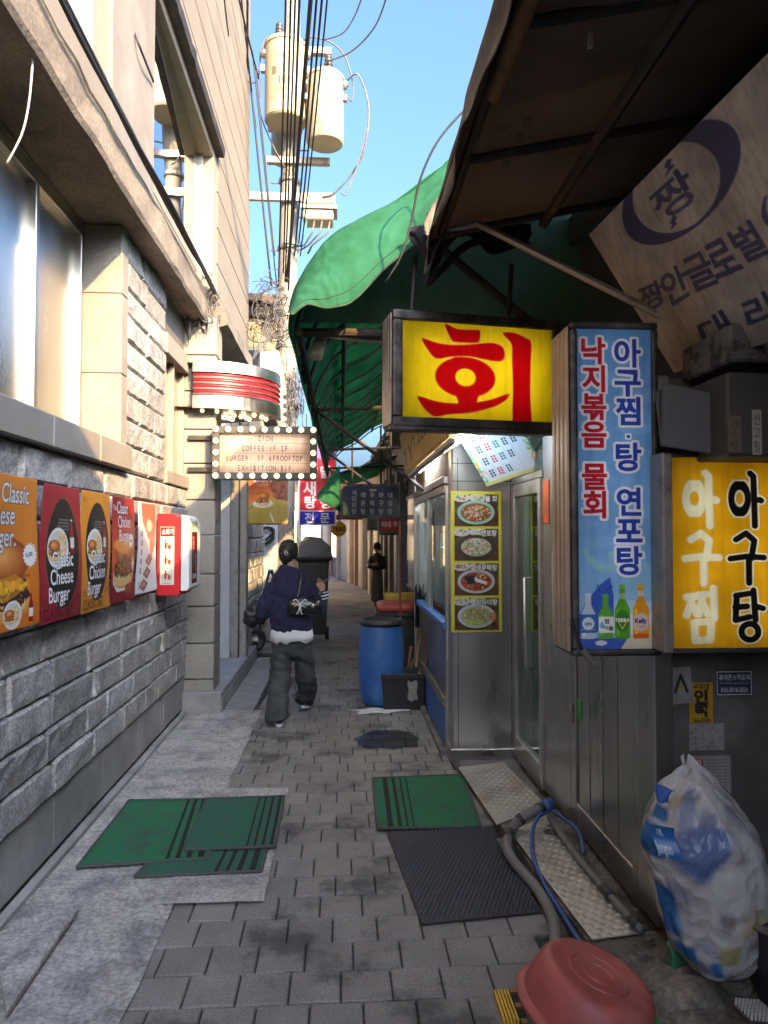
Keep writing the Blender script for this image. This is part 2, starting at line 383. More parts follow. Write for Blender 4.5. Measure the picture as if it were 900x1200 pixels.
m_asph = M('lane_concrete', (.22,.215,.205), .8, var=.22, scale=2.5, bump=.4, bs=60, fine=.25, c2=(.09,.088,.085), t2=.6, s2=1.5)
m_slab = M('grey_slab', (.26,.25,.24), .8, var=.2, bump=.4, bs=80, fine=.2)
m_rubble = M('broken_concrete', (.17,.145,.115), .85, var=.35, scale=6, bump=1, bs=20, fine=.3, c2=(.06,.05,.04), t2=.52, s2=5)
m_pole = M('pole_concrete', (.30,.27,.225), .85, var=.15, scale=4, bump=.3, bs=60)
m_tank = M('transformer_paint', (.40,.36,.25), .5, var=.07, bump=.05, bs=20, c2=(.30,.26,.18), t2=.66, s2=3)
m_porc = M('brown_porcelain', (.06,.05,.05), .3, bump=0)
m_cable = M('cable_rubber', (.018,.018,.02), .6, bump=0)
m_cableg = M('grey_cable', (.11,.105,.10), .6, bump=0, var=.4)
m_green = cloth('green_canvas', (.028,.165,.078), .45, .85, .25, 2, c2=(.05,.24,.14), bump=.15, bs=8, thru=1.7)
m_greend = cloth('dark_green_canvas', (.075,.13,.085), .4, .75, .3, 2, c2=(.075,.095,.07), thru=2)
m_brown = cloth('sooty_brown_tarp', (.115,.088,.066), .35, .85, .35, 2.5, c2=(.075,.062,.055), bump=.3, thru=1.6)
m_rag = cloth('grey_rag', (.20,.175,.145), .08, .9, .3, 6, c2=(.075,.065,.058), bump=.5, bs=25)
m_blackc = cloth('black_rag', (.018,.017,.022), 0, .85, .3, 5, bump=.4)
m_bulb = emis('bulb_glow', (1, .88, .50), .34)
m_tube = emis('tube_glow', (.93, .97, 1), 14)
m_tubein = emis('sign_tube', (1, .98, .9), 9)
m_dimt = emis('dim_sign_tube', (.95,.97,1), 3)
m_red = M('red_enamel', (.52,.018,.022), .35, var=.08, bump=.03)
m_redp = M('red_plastic', (.34,.075,.062), .5, var=.22, scale=8, bump=.12, bs=60, c2=(.40,.14,.11), t2=.6)
m_greenp = M('green_plastic', (.05,.32,.06), .45, var=.15, bump=.05)
m_barrel = M('blue_barrel', (.045,.15,.42), .5, var=.13, scale=6, bump=.12, bs=30, c2=(.10,.22,.44), t2=.64, s2=5)
m_bluep = M('blue_panel', (.05,.16,.45), .5, var=.15, bump=.05)
m_turf = M('green_carpet', (.025,.21,.09), .95, var=.14, scale=7, bump=.9, bs=420, fine=.3, c2=(.05,.10,.06), t2=.55, s2=7)
m_turf2 = M('faded_green_carpet', (.035,.165,.10), .95, var=.14, scale=7, bump=.9, bs=420, fine=.3, c2=(.06,.10,.075), t2=.55, s2=7)
m_stripe = M('black_carpet', (.016,.02,.018), .95, bump=.8, bs=420)
m_check = M('checker_plate', (.52,.49,.44), .42, .75, var=.15, scale=6, bump=.1, c2=(.30,.26,.21), t2=.6, s2=4)
m_hose = M('grey_hose', (.16,.15,.135), .6, var=.25, bump=.1)
m_hoseb = M('blue_hose', (.03,.08,.25), .45, var=.15, bump=.05)
m_paper = M('white_paper', (.68,.67,.64), .7, var=.1, bump=.1, bs=12)
m_tin = M('rusty_roof', (.16,.10,.07), .7, var=.3)
m_ochre = M('ochre_render', (.34,.26,.14), .85, var=.15)
g_win = glass('window_glass', (.55,.6,.62), .01, .55)
g_clear = glass('clear_glass', (.9,.95,.94), .02, .97, 1.15, .10)
g_door = glass('door_glass', (.42,.62,.54), .03, .9, 1.45, .30)

# ------------------------------------------------------------------ ground and paving
g = MB(); g.quad((-60,-60,-.06),(60,-60,-.06),(60,140,-.06),(-60,140,-.06)); tag(g.build('ground', m_asph), kind='structure')
lane = MB().grid(lambda u, v: (-2.2 + u*5.2, 9.45 + v*32, -.02 + .012*wob(u*5, v*32, 0)), 12, 60)
tag(lane.build('lane', m_asph, smooth=True), kind='structure')
pav = MB(); pav.quad((-.80,1.4,-.018),(.9,1.4,-.018),(.9,9.5,-.018),(-.80,9.5,-.018))
pav = tag(pav.build('alley_paving', m_joint), kind='structure')
PV = .186
def paver_mesh(dx, seed):
    r = random.Random(seed); a, b, h, c = dx/2 - .003, PV/2 - .003, .03, .005
    t = [r.uniform(-.0022, .0022) for _ in range(4)]
    m = MB(); o = [(-a,-b),(a,-b),(a,b),(-a,b)]; i = [(-a+c,-b+c),(a-c,-b+c),(a-c,b-c),(-a+c,b-c)]
    m.add([(x,y,-h) for x,y in o] + [(x,y,-c+t[k]) for k,(x,y) in enumerate(o)] + [(x,y,t[k]) for k,(x,y) in enumerate(i)],
          [(0,1,5,4),(1,2,6,5),(2,3,7,6),(3,0,4,7),(4,5,9,8),(5,6,10,9),(6,7,11,10),(7,4,8,11),(8,9,10,11)])
    return m.mesh('paving_stone', m_pave)
pm_full = [paver_mesh(PV, k) for k in range(6)]; pm_half = [paver_mesh(PV/2, 10 + k) for k in range(3)]
cnt = 0; rest = MB(); row = 0; yy = 1.72
while yy < 9.5:
    x = -.775 + (0 if row % 2 else -PV/2) + .018*math.sin(row*1.7); sh = .03*(row % 3)
    while x < .86:
        cx = x + PV/2; patch = 3.36 < yy < 4.56 and cx < -.45
        half = False
        if cx - PV/2 < -.80: half = True; cx = x + PV*.75
        if not patch and cx < .88:
            if cnt < 298:
                o = link('paving_stone', (pm_half if half else pm_full)[(row*7 + int(cx*50)) % (3 if half else 6)], pav, (cx + sh*.3 - WL[pav.name].x, yy - WL[pav.name].y, .0015*random.uniform(-1,1) - WL[pav.name].z)); cnt += 1
            else: rest.box(cx-.09, cx+.09, yy-.09, yy+.09, -.03, .0015*random.uniform(-1,1))
        x += PV
    yy += PV; row += 1
if rest.v: tag(rest.build('paving_stone', m_pave, pav), kind='stuff')
pl = MB().grid(lambda u, v: (-1.47 + u*(.735 + .012*wob(v*20, 0, 3)), 1.2 + v*5.5, .010 + .005*wob(u*2, v*8, 1)), 10, 60)
tag(pl.build('pavement', m_cem, smooth=True), kind='structure')
cp = MB().grid(lambda u, v: (-.80 + u*(.46 + .025*wob(v*6, 0, 2)), 3.235 + v*1.42, .016 + .003*wob(u*3, v*8, 3)), 10, 24)
tag(cp.build('cement_patch', m_cem, smooth=True), kind='structure')
kb = MB().slab([P(0,1150,z=.02), P(8,1195,z=.02), P(84,1082,z=.02), P(92,1072,z=.02), P(72,1078,z=.02)], (0,0,.035)).build('kerb_strip', m_cem, bev=.008); tag(kb, kind='structure')
pud = MB(); pp = [(.40 + (.27 + .10*wob(math.cos(t*.157)*1.6, math.sin(t*.157)*1.6, 0))*math.cos(t*.157), 5.70 + (.27 + .14*wob(math.cos(t*.157)*2, math.sin(t*.157)*2, 5))*math.sin(t*.157)) for t in range(40)]; pud.v = [(a, b, .0065) for a, b in pp]; pud.f = [tuple(range(40))]; tag(pud.build('puddle', glass('wet_film', (.50,.50,.53), .22, .97, 1.25)), kind='structure')
dr = MB().box(-1.44,-1.395,1.2,6.6,-.02,.045).build('wall_foot_kerb', m_base, bev=.01); tag(dr, kind='structure')
cg = MB().grid(lambda u, v: (.80 + u*1.2, 4.1 + v*5.4, .004 + .006*wob(u*4, v*9, 5)), 10, 40)
tag(cg.build('cement_gutter', m_cemd, smooth=True), kind='structure')
def rub(u, v):
    x, y = .83 + u*1.7, 1.3 + v*2.85; h = .05 + .05*wob(x, y, 0, 2.3) + .04*abs(wob(x, y, 2, 6)) + .016*wob(x, y, 4, 15)
    h *= min(1, (x - .83)*5); return (x, y, h - .01 - (.03 if y > 2.9 else 0))
tag(MB().grid(rub, 56, 90).build('rubble_ground', m_rubble), kind='structure')

# ------------------------------------------------------------------ stone building on the left
sb = thing('stone_building', 'grey granite building with rock faced blocks lining the left side of the alley', 'building', (-1.44, 5, 0))
XL = -1.44
def rock_mesh(seed, rough=1.0):
    r = random.Random(seed); m = MB(); nu, nv = 8, 4; s = seed * 13.7
    def f(u, v):
        k = 0 if u in (0, 1) or v in (0, 1) else 1
        h = k*(.55 + .40*wob(u*2.6, v*1.0, s) + .32*wob(u*6, v*2.3, s + 4) + .14*wob(u*12, v*5, s + 9))
        return (max(h, -.05)*rough, (u - .5)*(1 if k else .99), v - .5)
    UU = [0,.03,.17,.33,.5,.66,.82,.97,1]; VV = [0,.09,.36,.66,.91,1]; nu, nv = 8, 5
    m.grid(lambda u, v: f(UU[int(round(u*nu))], VV[int(round(v*nv))]), nu, nv); n0 = len(m.v); per = [i for i in range(nu+1)] + [(nu+1)*j + nu for j in range(1, nv+1)] + [(nu+1)*nv + i for i in range(nu-1, -1, -1)] + [(nu+1)*j for j in range(nv-1, 0, -1)]
    m.v += [(-.8, m.v[i][1], m.v[i][2]) for i in per]
    for i in range(len(per)): m.f.append((per[i], n0 + i, n0 + (i+1) % len(per), per[(i+1) % len(per)]))
    return m.mesh('stone_block', m_rock)
rocks = [rock_mesh(k) for k in range(9)]
def stone(x, yc, zc, L_, H, d=.042, par=sb, mesh=None):
    o = link('stone_block', mesh or random.choice(rocks), par, (x - WL[par.name].x, yc - WL[par.name].y, zc)); o.scale = (d*random.uniform(.8, 1.25), L_, H)
    if mesh is None and random.random() < .5: o.scale.y *= -1
    return o
def courses(x, y0, y1, z0, z1, n, lo=.34, hi=.62, d=.028, par=sb):
    H = (z1 - z0) / n
    for k in range(n):
        y = y0 - (random.uniform(0, .3) if y0 < 2.5 else 0); jit = 0
        while y < y1 - .02:
            L_ = min(random.uniform(lo, hi), y1 - y)
            if y1 - y - L_ < .16: L_ = y1 - y
            zc = z0 + (k + .5)*H
            if random.random() < .0 and L_ > .3:
                stone(x, y + L_/2, zc - H/4, L_ - .008, H/2 - .007, d*.8, par); stone(x, y + L_/2, zc + H/4, L_ - .008, H/2 - .007, d*.8, par)
            else: stone(x, y + L_/2, zc, L_ - .020, H - .006, d*random.uniform(.7, 1.25), par)
            y += L_
core = MB(); core.box(-1.9,-1.47,1.5,6.68,-.05,2.06).box(-1.9,-1.47,4.70,5.9,2.06,3.66).box(-1.9,-1.47,5.88,6.68,3.3,3.66)
core.build('wall_core', m_mortar, sb)
for k in range(7):
    y0 = 1.5 + k*.74; box('base_slab', m_base, sb, -1.52, -1.446, y0, y0 + .737, .045, .34, .006)
courses(XL, 1.5, 6.68, .345, 2.055, 10)
for k in range(5):
    y0 = 1.5 + k*.66; box('sill_slab', m_gran, sb, -1.70, -1.375, y0, min(y0 + .657, 4.76), 2.06, 2.22, .008)
courses(XL, 4.78, 5.84, 2.063, 3.64, 9, .3, .6)
pz = 2.22
for h in (.46, .52, .45): box('pier_block', m_gran, sb, -1.72, -1.418, 4.64, 4.775, pz + .002, pz + h, .006); pz += h
# lower window beside the pier
wf = MB(); wf.box(-1.74,-1.66,1.4,4.64,2.222,2.27).box(-1.74,-1.66,1.4,4.64,3.56,3.66)
for y in (4.60, 3.93, 3.30, 2.6, 1.9): wf.box(-1.742,-1.655,y-.02,y+.02,2.27,3.56)
wf = wf.build('window', m_alu, sb, .004)
for a, b in ((3.95,4.58),(3.32,3.91)): box('metal_panel', m_steelw, wf, -1.72,-1.70,a,b,2.27,3.56)
box('pane', m_gran, wf, -1.75,-1.735,1.4,3.28,2.27,3.56)
# narrow window by the pilaster
box('window_sill', m_gran, sb, -1.60,-1.415,5.86,6.69,2.06,2.17,.006); box('lintel', m_gran, sb, -1.60,-1.42,5.86,6.69,3.13,3.30,.006)
wf = MB(); wf.box(-1.56,-1.46,5.865,5.90,2.17,3.13).box(-1.56,-1.46,6.64,6.68,2.17,3.13).box(-1.555,-1.465,6.26,6.30,2.17,3.13); wf = wf.build('window', m_cream, sb, .003)
box('pane', m_steelw, wf, -1.53,-1.515,5.9,6.64,2.17,3.13)
# pilaster in squared blocks
pz = 0
for h in (.30,.33,.34,.30,.36,.33,.34,.32,.36,.34,.36): box('pilaster_block', m_gran, sb, -1.75, -1.175, 6.69, 7.03, pz + .004, pz + h - .004, .012, seg=2); pz += h
# ledge over the ground floor
def ledge(x, y, z): return x + .012*wob(x, y, z, 5), y, z + .012*wob(x, y, z, 4, 3)
lg = MB(); ys = [1.0 + k*.2 for k in range(30)]
prof = [(-1.9,3.67),(-1.44,3.66),(-1.265,3.63),(-1.25,3.66),(-1.26,3.90),(-1.30,3.93),(-1.6,3.96)]
lg.loft([[ledge(x, y, z) for x, z in prof] for y in ys]); lg.build('ledge', m_conc, sb)
cb = MB(); cb.loft([[ledge(x, y, z) for x, z in [(-1.9,3.66),(-1.2,3.62),(-1.10,3.66),(-1.12,3.84),(-1.36,4.16),(-1.9,4.18)]] for y in [6.84 + .2*k for k in range(11)]]); cb.build('door_canopy', m_conc, sb)
# upper storeys
uw = MB()
uw.box(-2.2,-1.49,-1,11.0,3.9,11.5)
for b in ((-1.49,-1.455,4.46,5.45,3.9,6.0),(-1.49,-1.455,2.0,3.0,3.9,6.0)): pass
core2 = MB(); core2.box(-2.4,-1.80,-1,11.0,3.9,12).box(-1.80,-1.475,8.2,11.0,3.9,12).box(-1.80,-1.475,4.46,5.45,3.9,12).box(-1.80,-1.475,5.45,8.2,6.0,12).box(-1.80,-1.475,-1,4.46,6.3,12).box(-1.80,-1.475,5.45,8.2,3.9,4.28).box(-1.80,-1.475,-1,4.46,3.9,4.38)
core2.build('upper_wall', m_mortar, sb)
box('plaster_panel', m_plast, sb, -1.5,-1.438,4.462,5.448,3.92,6.04)
z = 6.04
def panel(y0, y1, z0, z1): box('cladding_panel', m_clad, sb, -1.5,-1.44,y0,y1,z0+.007,z1-.007,.004)
while z < 11.6: panel(-1, 4.9, z, z+.42); panel(4.905, 8.0, z, z+.42); panel(8.005, 11.0, z, z+.42); z += .42
z = 3.92
while z < 6.0: panel(8.24, 11.0, z, z+.424); z += .424
panel(-1, 4.46, 3.92, 4.36); panel(5.45, 8.23, 3.92, 4.26)
# back return of the upper storeys
box('end_wall', m_clad, sb, -2.3,-1.445,11.002,11.06,3.0,11.6)
wa = MB(); wa.box(-1.64,-1.47,4.20,4.455,4.38,6.3).box(-1.64,-1.46,0,4.455,4.36,4.40); wa = wa.build('window', m_cream, sb, .004)
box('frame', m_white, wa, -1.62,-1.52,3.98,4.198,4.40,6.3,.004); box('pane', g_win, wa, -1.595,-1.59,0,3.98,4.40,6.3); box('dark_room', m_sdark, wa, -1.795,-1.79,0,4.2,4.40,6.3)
wb = MB(); wb.box(-1.66,-1.448,8.0,8.22,4.30,6.0).box(-1.66,-1.452,5.45,8.0,5.90,6.0).box(-1.66,-1.452,5.45,8.0,4.28,4.36).box(-1.66,-1.47,5.45,5.50,4.36,5.9); wb = wb.build('window', m_cream, sb, .006)
box('frame', m_white, wb, -1.63,-1.56,7.94,7.998,4.36,5.9,.006)
def wavy(u, v): return (-1.49 - .047*u*2.46 + .003*wob(u*3, v*3, 2), 5.50 + u*2.46, 4.36 + v*1.54)
MB().grid(wavy, 14, 10).build('pane', M('mirrored_glass', (.50,.53,.56), .015, 1, var=0, bump=0), wb, smooth=True)
hd = MB(); ring = lambda y, k: [(-1.46,y,6.0),(-1.36+.02*k,y,6.0+.012*k),(-1.35+.03*k,y,6.09),(-1.46,y,6.12)]
hd.loft([ring(5.2 + .1*k, (wob(k*.9,0,0,1) if k < 16 else 0)) for k in range(31)]); hd.build('window_hood', m_iron, sb)
# doorway behind the pilaster
box('door_reveal', m_plast, sb, -2.0,-1.46,7.032,7.05,.2,3.6)
box('door', m_white, sb, -1.95,-1.30,8.42,8.47,.2,3.0,.004)
dp = MB(); dp.box(-1.295,-1.20,8.40,8.5,.2,3.2).box(-1.195,-1.11,8.44,8.6,.02,3.3); dp.build('door_post', m_rustal, sb, .006)
box('step', m_slab, sb, -1.9,-1.09,6.62,9.3,-.02,.20,.012); box('step_riser', m_base, sb, -1.089,-1.083,6.66,9.28,.02,.15)
tag(box('slab_apron', m_slab, None, -1.08,-.80,6.62,9.45,-.03,.032,.006), kind='structure')
box('far_core', m_mortar, sb, -2.2,-1.235,8.62,10.95,0,3.7); courses(-1.2, 8.64, 10.95, .02, 2.75, 14, .32, .6, .04)
box('far_lintel', m_conc, sb, -1.5,-1.14,8.62,10.95,2.76,3.0,.01)
# ------------------------------------------------------------------ posters and signs on the left
W_, K_ = (232,230,224), (28,27,28)
def blobs(c, cx, cy, rx, ry, n, pal, r0, r1, rnd_, str_=.5):
    for _ in range(n):
        t, q = rnd_.uniform(0, 6.283), math.sqrt(rnd_.uniform(0, 1)); x, y = cx + rx*q*math.cos(t), cy + ry*q*math.sin(t); k = rnd_.choice(pal)
        k = tuple(v*rnd_.uniform(.75, 1.15) for v in k)
        if rnd_.random() < str_:
            a = rnd_.uniform(0, 6.28); l = rnd_.uniform(r0, r1)*2.2; c.line([(x, y), (x + l*math.cos(a), y + l*math.sin(a)*.6)], rnd_.uniform(r0, r1)*.7, k)
        else: c.ell(x, y, rnd_.uniform(r0, r1), rnd_.uniform(r0, r1)*.7, k, rnd_.uniform(0, 3))
def burger(c, x, y, r, rd, veg=False):
    c.ell(x, y + r*.75, r*1.0, r*.38, (205,150,80)); c.ell(x - r*.1, y + r*.8, r*.9, r*.25, (225,190,125))
    blobs(c, x, y + r*.5, r*1.0, r*.2, 50, [(60,35,28),(85,50,35),(45,28,25),(110,60,40)], r*.05, r*.12, rd)
    blobs(c, x, y + r*.32, r*1.02, r*.10, 30, [(225,165,40),(240,190,70)] + ([(110,150,50),(60,110,40)] if veg else [(225,165,40)]), r*.05, r*.1, rd)
    if veg: blobs(c, x, y + r*.3, r, r*.16, 40, [(90,140,50),(190,60,40),(230,220,190),(60,100,40)], r*.04, r*.1, rd)
    else: blobs(c, x, y + r*.28, r*.95, r*.08, 14, [(70,60,55),(150,90,80)], r*.06, r*.1, rd)
    for k in range(14):
        t = k/13; c.ell(x - r*.1*t, y - r*.22 - r*.12*t, r*1.02*(1 - .75*t), r*.52*(1 - .75*t), tuple(np.array((150,72,28))*(1-t) + np.array((232,160,84))*t))
    c.rect(x - r, y + r*.12, x + r, y + r*.2, (120,55,25), .5)
def plate(c, x, y, r, rd):
    c.ell(x, y, r, r*.95, (225,222,214), -.3); c.ell(x, y, r*.86, r*.8, (206,202,192), -.3)
    blobs(c, x + r*.35, y - r*.1, r*.45, r*.55, 60, [(228,196,120),(214,170,86),(240,214,150)], r*.06, r*.12, rd, .9); burger(c, x - r*.35, y, r*.52, rd)
def bottle(c, x, y, h, body, lab, cap=None):
    w_ = h*.13; c.rect(x - w_, y + h*.32, x + w_, y + h, body, r=w_*.4); c.poly([(x-w_, y+h*.36),(x-w_*.42, y+h*.2),(x+w_*.42, y+h*.2),(x+w_, y+h*.36)], body); c.rect(x - w_*.42, y, x + w_*.42, y + h*.24, body)
    if cap: c.rect(x - w_*.5, y, x + w_*.5, y + h*.05, cap)
    c.rect(x - w_, y + h*.52, x + w_, y + h*.82, lab)
def title(c, lines, x, y, sz, halo, hr, rot=-.05, step=.9, dx=0, colr=W_):
    for k, t in enumerate(lines): c.text(t, x + dx*k, y + k*sz*step, sz, colr, .012, halo=halo, hr=hr, sx=.72, rot=rot)
rd = random.Random(3)
def bend(seed, amp=.009):
    def f(u, v):
        d = amp*(np.sin(u*3.3 + seed) * np.cos(v*2.6 + seed*.7) + .5*np.sin(v*6 + seed + u*2)) + .012*np.maximum(0, v - .8)*((seed % 2) * 2 - 1)*.6
        return np.stack([d + .008 + .02*np.maximum(0, v - .88)*np.maximum(0, u - .5)*8*(seed % 3 == 0), 0*u, 0*u], -1)
    return f
def poster(ink, px0, px1, y0t, y0b, label, seed, dz=0):
    X = -1.362; a, b, d = P(px0, y0t, x=X), P(px1, y0t, x=X), P(px0, y0b, x=X)
    o = sheet('poster', ink, a, (0, b.y - a.y, 0), (0, dz, d.z - a.z), None, .38, 0, .08, bend(seed), thick=.0012)
    tag(o, label, 'poster', 'burger posters on the stone wall')
# 1 big cheese burger
c = Ink(190, 262, (222,132,40)); c.grad(0, 0, 190, 262, (226,140,50), (206,112,30))
burger(c, 84, 160, 76, rd); blobs(c, 88, 208, 68, 14, 90, [(58,38,32),(80,52,40),(96,62,50),(40,28,26)], 3, 7, rd); blobs(c, 78, 188, 64, 8, 30, [(232,168,36),(244,186,60)], 4, 8, rd, .2)
c.poly([(20,180),(120,168),(160,190),(90,214),(26,206)], (236,170,40), .55)
c.ell(70, 232, 58, 15, (214,160,92)); blobs(c, 70, 222, 62, 10, 60, [(58,38,32),(80,52,40),(232,200,120)], 2, 5, rd)
title(c, ['The Classic', 'Cheese', 'Burger.'], 8, 46, 46, (70,60,90), 1.8, 0, .80, 8); c.text('Set', 164, 124, 14, W_, 0)
st = [(163 + (22 if k % 2 else 18)*math.cos(k*math.pi/16), 137 + (22 if k % 2 else 18)*math.sin(k*math.pi/16)) for k in range(32)]; c.poly(st, W_); c.text('10,300', 149, 141, 10, (40,40,60), .02, rot=-.15, sx=.85)
plate(c, 110, 236, 25, rd); bottle(c, 162, 204, 50, (150,30,25), (230,220,210)); c.text('ZION', 12, 256, 6, K_)
poster(c, -34, 43, 549, 752, 'large orange poster with a big cheese burger at the near end of the row', 1)
def oval_poster(bgc, ttl, last, seed):
    c = Ink(168, 250, bgc); c.grad(0, 0, 168, 250, tuple(min(255, v*1.08 + 8) for v in bgc), tuple(v*.9 for v in bgc))
    c.ell(88, 126, 66, 104, (150,120,60)); c.ell(88, 126, 64.5, 102.5, (40,38,36)); c.ell(88, 60, 44, 30, (56,52,46), a=.6)
    for k in range(4): c.rect(72 - k*4, 62 + k*6, 112, 64.5 + k*6, (170,165,155), .6)
    plate(c, 68, 116, 40, rd); bottle(c, 124, 62, 66, (150,40,38), (226,214,200), (220,215,205)); c.ell(124, 108, 7, 10, (226,214,200))
    title(c, ['Classic', ttl, 'Burger'], 46, 150, 40, (70,70,95), 1.4, 0, .80, -8)
    c.line([(80,214),(92,214)], 1.6, W_); c.ell(86, 209, 5, 3.4, W_, ring=.8); c.ell(86, 220, 5, 2, W_, ring=.7)
    c.text('CLASSIC SET', 10, 243, 29, last, .01, sx=.74)
    for k in range(3): c.rect(8, 205 + k*4, 30, 206.5 + k*4, last, .6); c.rect(138, 205 + k*4, 160, 206.5 + k*4, last, .6); c.rect(8, 14 + k*4, 26, 15.4 + k*4, last, .5)
    return c
poster(oval_poster((160,38,48), 'Cheese', (60,14,20), 2), 48, 92.5, 566, 733, 'red poster with a black oval reading Classic Cheese Burger', 2)
poster(oval_poster((216,138,44), 'Chicken', (50,30,14), 3), 94, 127.5, 574, 720, 'orange poster with a black oval reading Classic Chicken Burger', 3)
c = Ink(150, 230, (170,44,44)); c.grad(0, 0, 150, 150, (156,44,50), (206,96,44)); c.grad(0, 150, 150, 230, (190,70,40), (130,26,36)); c.rect(0, 185, 150, 230, (128,28,38), .8)
c.poly([(10,160),(30,176),(80,186),(120,170),(140,130),(146,150),(130,190),(90,206),(40,206),(12,186)], W_); burger(c, 76, 132, 60, rd, True); blobs(c, 76, 150, 56, 24, 160, [(120,46,24),(160,70,30),(190,60,40),(90,140,50),(80,34,22)], 3, 6, rd); c.ell(70, 104, 62, 16, (226,150,70)); 
title(c, ['Classic', 'Chicken', 'Burger.'], 26, 36, 37, (90,50,90), 1.4, 0, .82, 5); c.text('The', 4, 30, 17, W_, .01, sx=.75)
c.ell(122, 96, 15, 16, W_); c.text('9,800', 111, 99, 8.5, (60,40,50), .02); c.poly([(90,196),(126,190),(132,212),(96,216)], (150,70,40))
poster(c, 129.5, 157, 581, 709, 'red poster with a chicken burger and a white ribbon, no oval', 4)
c = Ink(110, 200, (214,212,214)); c.rect(6, 6, 104, 194, (222,219,218)); c.poly([(18,4),(106,2),(106,60),(60,84),(24,44)], (206,110,82)); c.poly([(56,40),(104,30),(104,96),(76,128)], (216,100,84)); c.ell(66, 52, 18, 14, (226,190,160))
for k in range(5): c.ell(22, 70 + k*20, 3, 4.4, (50,50,60), ring=1.2)
for cx, cy in ((66,128),(56,156),(40,182)): c.poly([(cx-20,cy+3),(cx,cy-14),(cx+20,cy-2),(cx,cy+15)], (110,64,52)); c.poly([(cx-12,cy+2),(cx,cy-8),(cx+12,cy-1),(cx,cy+9)], (186,120,90)); blobs(c, cx, cy, 9, 6, 8, [(70,36,30),(210,170,130)], 1.5, 3, rd)
for k in range(6): c.rect(12, 174 + k*3, 30, 175.4 + k*3, (120,120,130), .7)
poster(c, 160, 182, 587, 697, 'narrow white poster with red shapes beside the red extinguisher box', 5)
# fire extinguisher box
eb = thing('extinguisher_box', 'red fire extinguisher box with a white front on the stone wall', 'extinguisher box', (-1.30, 5.72, 1.18))
bx = MB(); y0, y1, z0, z1 = 5.50, 5.93, 1.175, 1.80
pr = [(-1.40,z0),(-1.225,z0),(-1.225,z1-.07),(-1.24,z1-.025),(-1.275,z1),(-1.40,z1)]
bx.slab([(x, y0, z) for x, z in pr], (0, y1 - y0, 0)); bx.build('body', m_red, eb, .006)
fd = MB(); pr = [(-1.222,z0+.035),(-1.17,z0+.035),(-1.158,z0+.06),(-1.158,z1-.09),(-1.18,z1-.03),(-1.222,z1-.005)]
fd.slab([(x, y0+.004, z) for x, z in pr], (0, y1 - y0 - .008, 0)); fd.build('door', M('white_enamel', (.66,.66,.64), .4, var=.05, bump=.02), eb, .008, seg=2)
c = Ink(70, 160, (150,20,30)); c.grad(0, 0, 70, 160, (96,16,26), (120,20,30)); c.rect(8, 12, 34, 60, (200,40,40)); c.text('소화기', 27, 56, 15, W_, .02, rot=-1.57); c.line([(44,70),(52,80),(46,100),(54,122)], 5, (206,196,200)); [c.rect(14, 66 + k*5, 30, 68 + k*5, (190,160,160), .7) for k in range(9)]; c.rect(10, 130, 60, 146, (200,196,190))
sheet('door_label', c, (-1.1575, 5.60, 1.66), (0,.2,0), (0,0,-.40), eb, .25)
c = Ink(46, 24, (196,204,180)); c.text('소화기', 4, 18, 15, (40,90,60), .02); sheet('door_plate', c, (-1.1575, 5.60, 1.745), (0,.2,0), (0,0,-.05), eb)
c = Ink(72, 200, (214,216,196)); c.rect(2, 2, 70, 34, (190,30,36)); c.text('소화기', 8, 26, 22, W_, .03); 
for k in range(3):
    c.rect(8, 42 + k*52, 64, 88 + k*52, (226,228,208)); c.rect(8, 42 + k*52, 64, 88 + k*52, (150,155,140), .35)
    c.ell(28, 66 + k*52, 6, 12, (186,34,40)); c.ell(28, 50 + k*52, 4, 4, (60,60,60)); c.ell(47, 70 + k*52, 8, 9, (190,60,50)); c.line([(30,56 + k*52),(44,64 + k*52)], 2.4, (60,60,60)); c.rect(10, 90 + k*52, 60, 92 + k*52, (90,100,90), .7)
sheet('instruction_label', c, (-1.375, y0 - .0015, 1.70), (.105,0,0), (0,0,-.44), eb, .3)
c = Ink(22, 56, (120,90,100)); c.rect(3, 3, 19, 53, (150,120,125)); [c.rect(8, 8 + k*6, 15, 12 + k*6, (226,214,214), .8) for k in range(7)]
gs = sheet('wall_plaque', c, (-1.172, 6.72, 2.06), (0,.14,0), (0,0,-.30), None, thick=.004); tag(gs, 'small mauve plaque on the corner of the pilaster', 'plaque')
# marquee letter board
zs = thing('letter_board_sign', 'ZION letter board sign framed by round bulbs, fixed to the pilaster', 'sign', (-.72, 6.55, 2.12))
a, b = P(249, 499, y=6.52), P(371, 562, y=6.52); x0, x1, z1, z0 = a.x, b.x, a.z, b.z; fw = .062
f = MB(); f.box(x0,x1,6.52,6.66,z0,z0+fw).box(x0,x1,6.52,6.66,z1-fw,z1).box(x0,x0+fw,6.52,6.66,z0+fw,z1-fw).box(x1-fw,x1,6.52,6.66,z0+fw,z1-fw)
f.build('frame', M('bronze_frame', (.085,.078,.066), .5, .3, var=.1, bump=.05), zs); box('case', m_white, zs, x0+.01,x1-.01,6.635,6.655,z0+.01,z1-.01)
c = Ink(260, 108, (232,190,158)); c.grad(0, 0, 260, 108, (236,198,168), (226,180,146))
for k in range(1, 4): c.rect(0, k*27 - .8, 260, k*27 + .8, (180,140,112))
for k, (t, x) in enumerate((('ZION', 108), ('COFFEE:1F.2F', 62), ('BURGER:.5F.6FROOFTOP', 16), ('EXHIBITION:B1F', 50))):
    for i, ch in enumerate(t): c.text(ch, x + i*11.2 + 5.6, k*27 + 21.5, 22, (66,50,44) if k else (110,84,72), .004, align='c', sx=.62)
sheet('letter_panel', c, (x0+fw, 6.556, z1-fw), (x1-x0-2*fw,0,0), (0,0,-(z1-z0-2*fw)), zs, .35, .35)
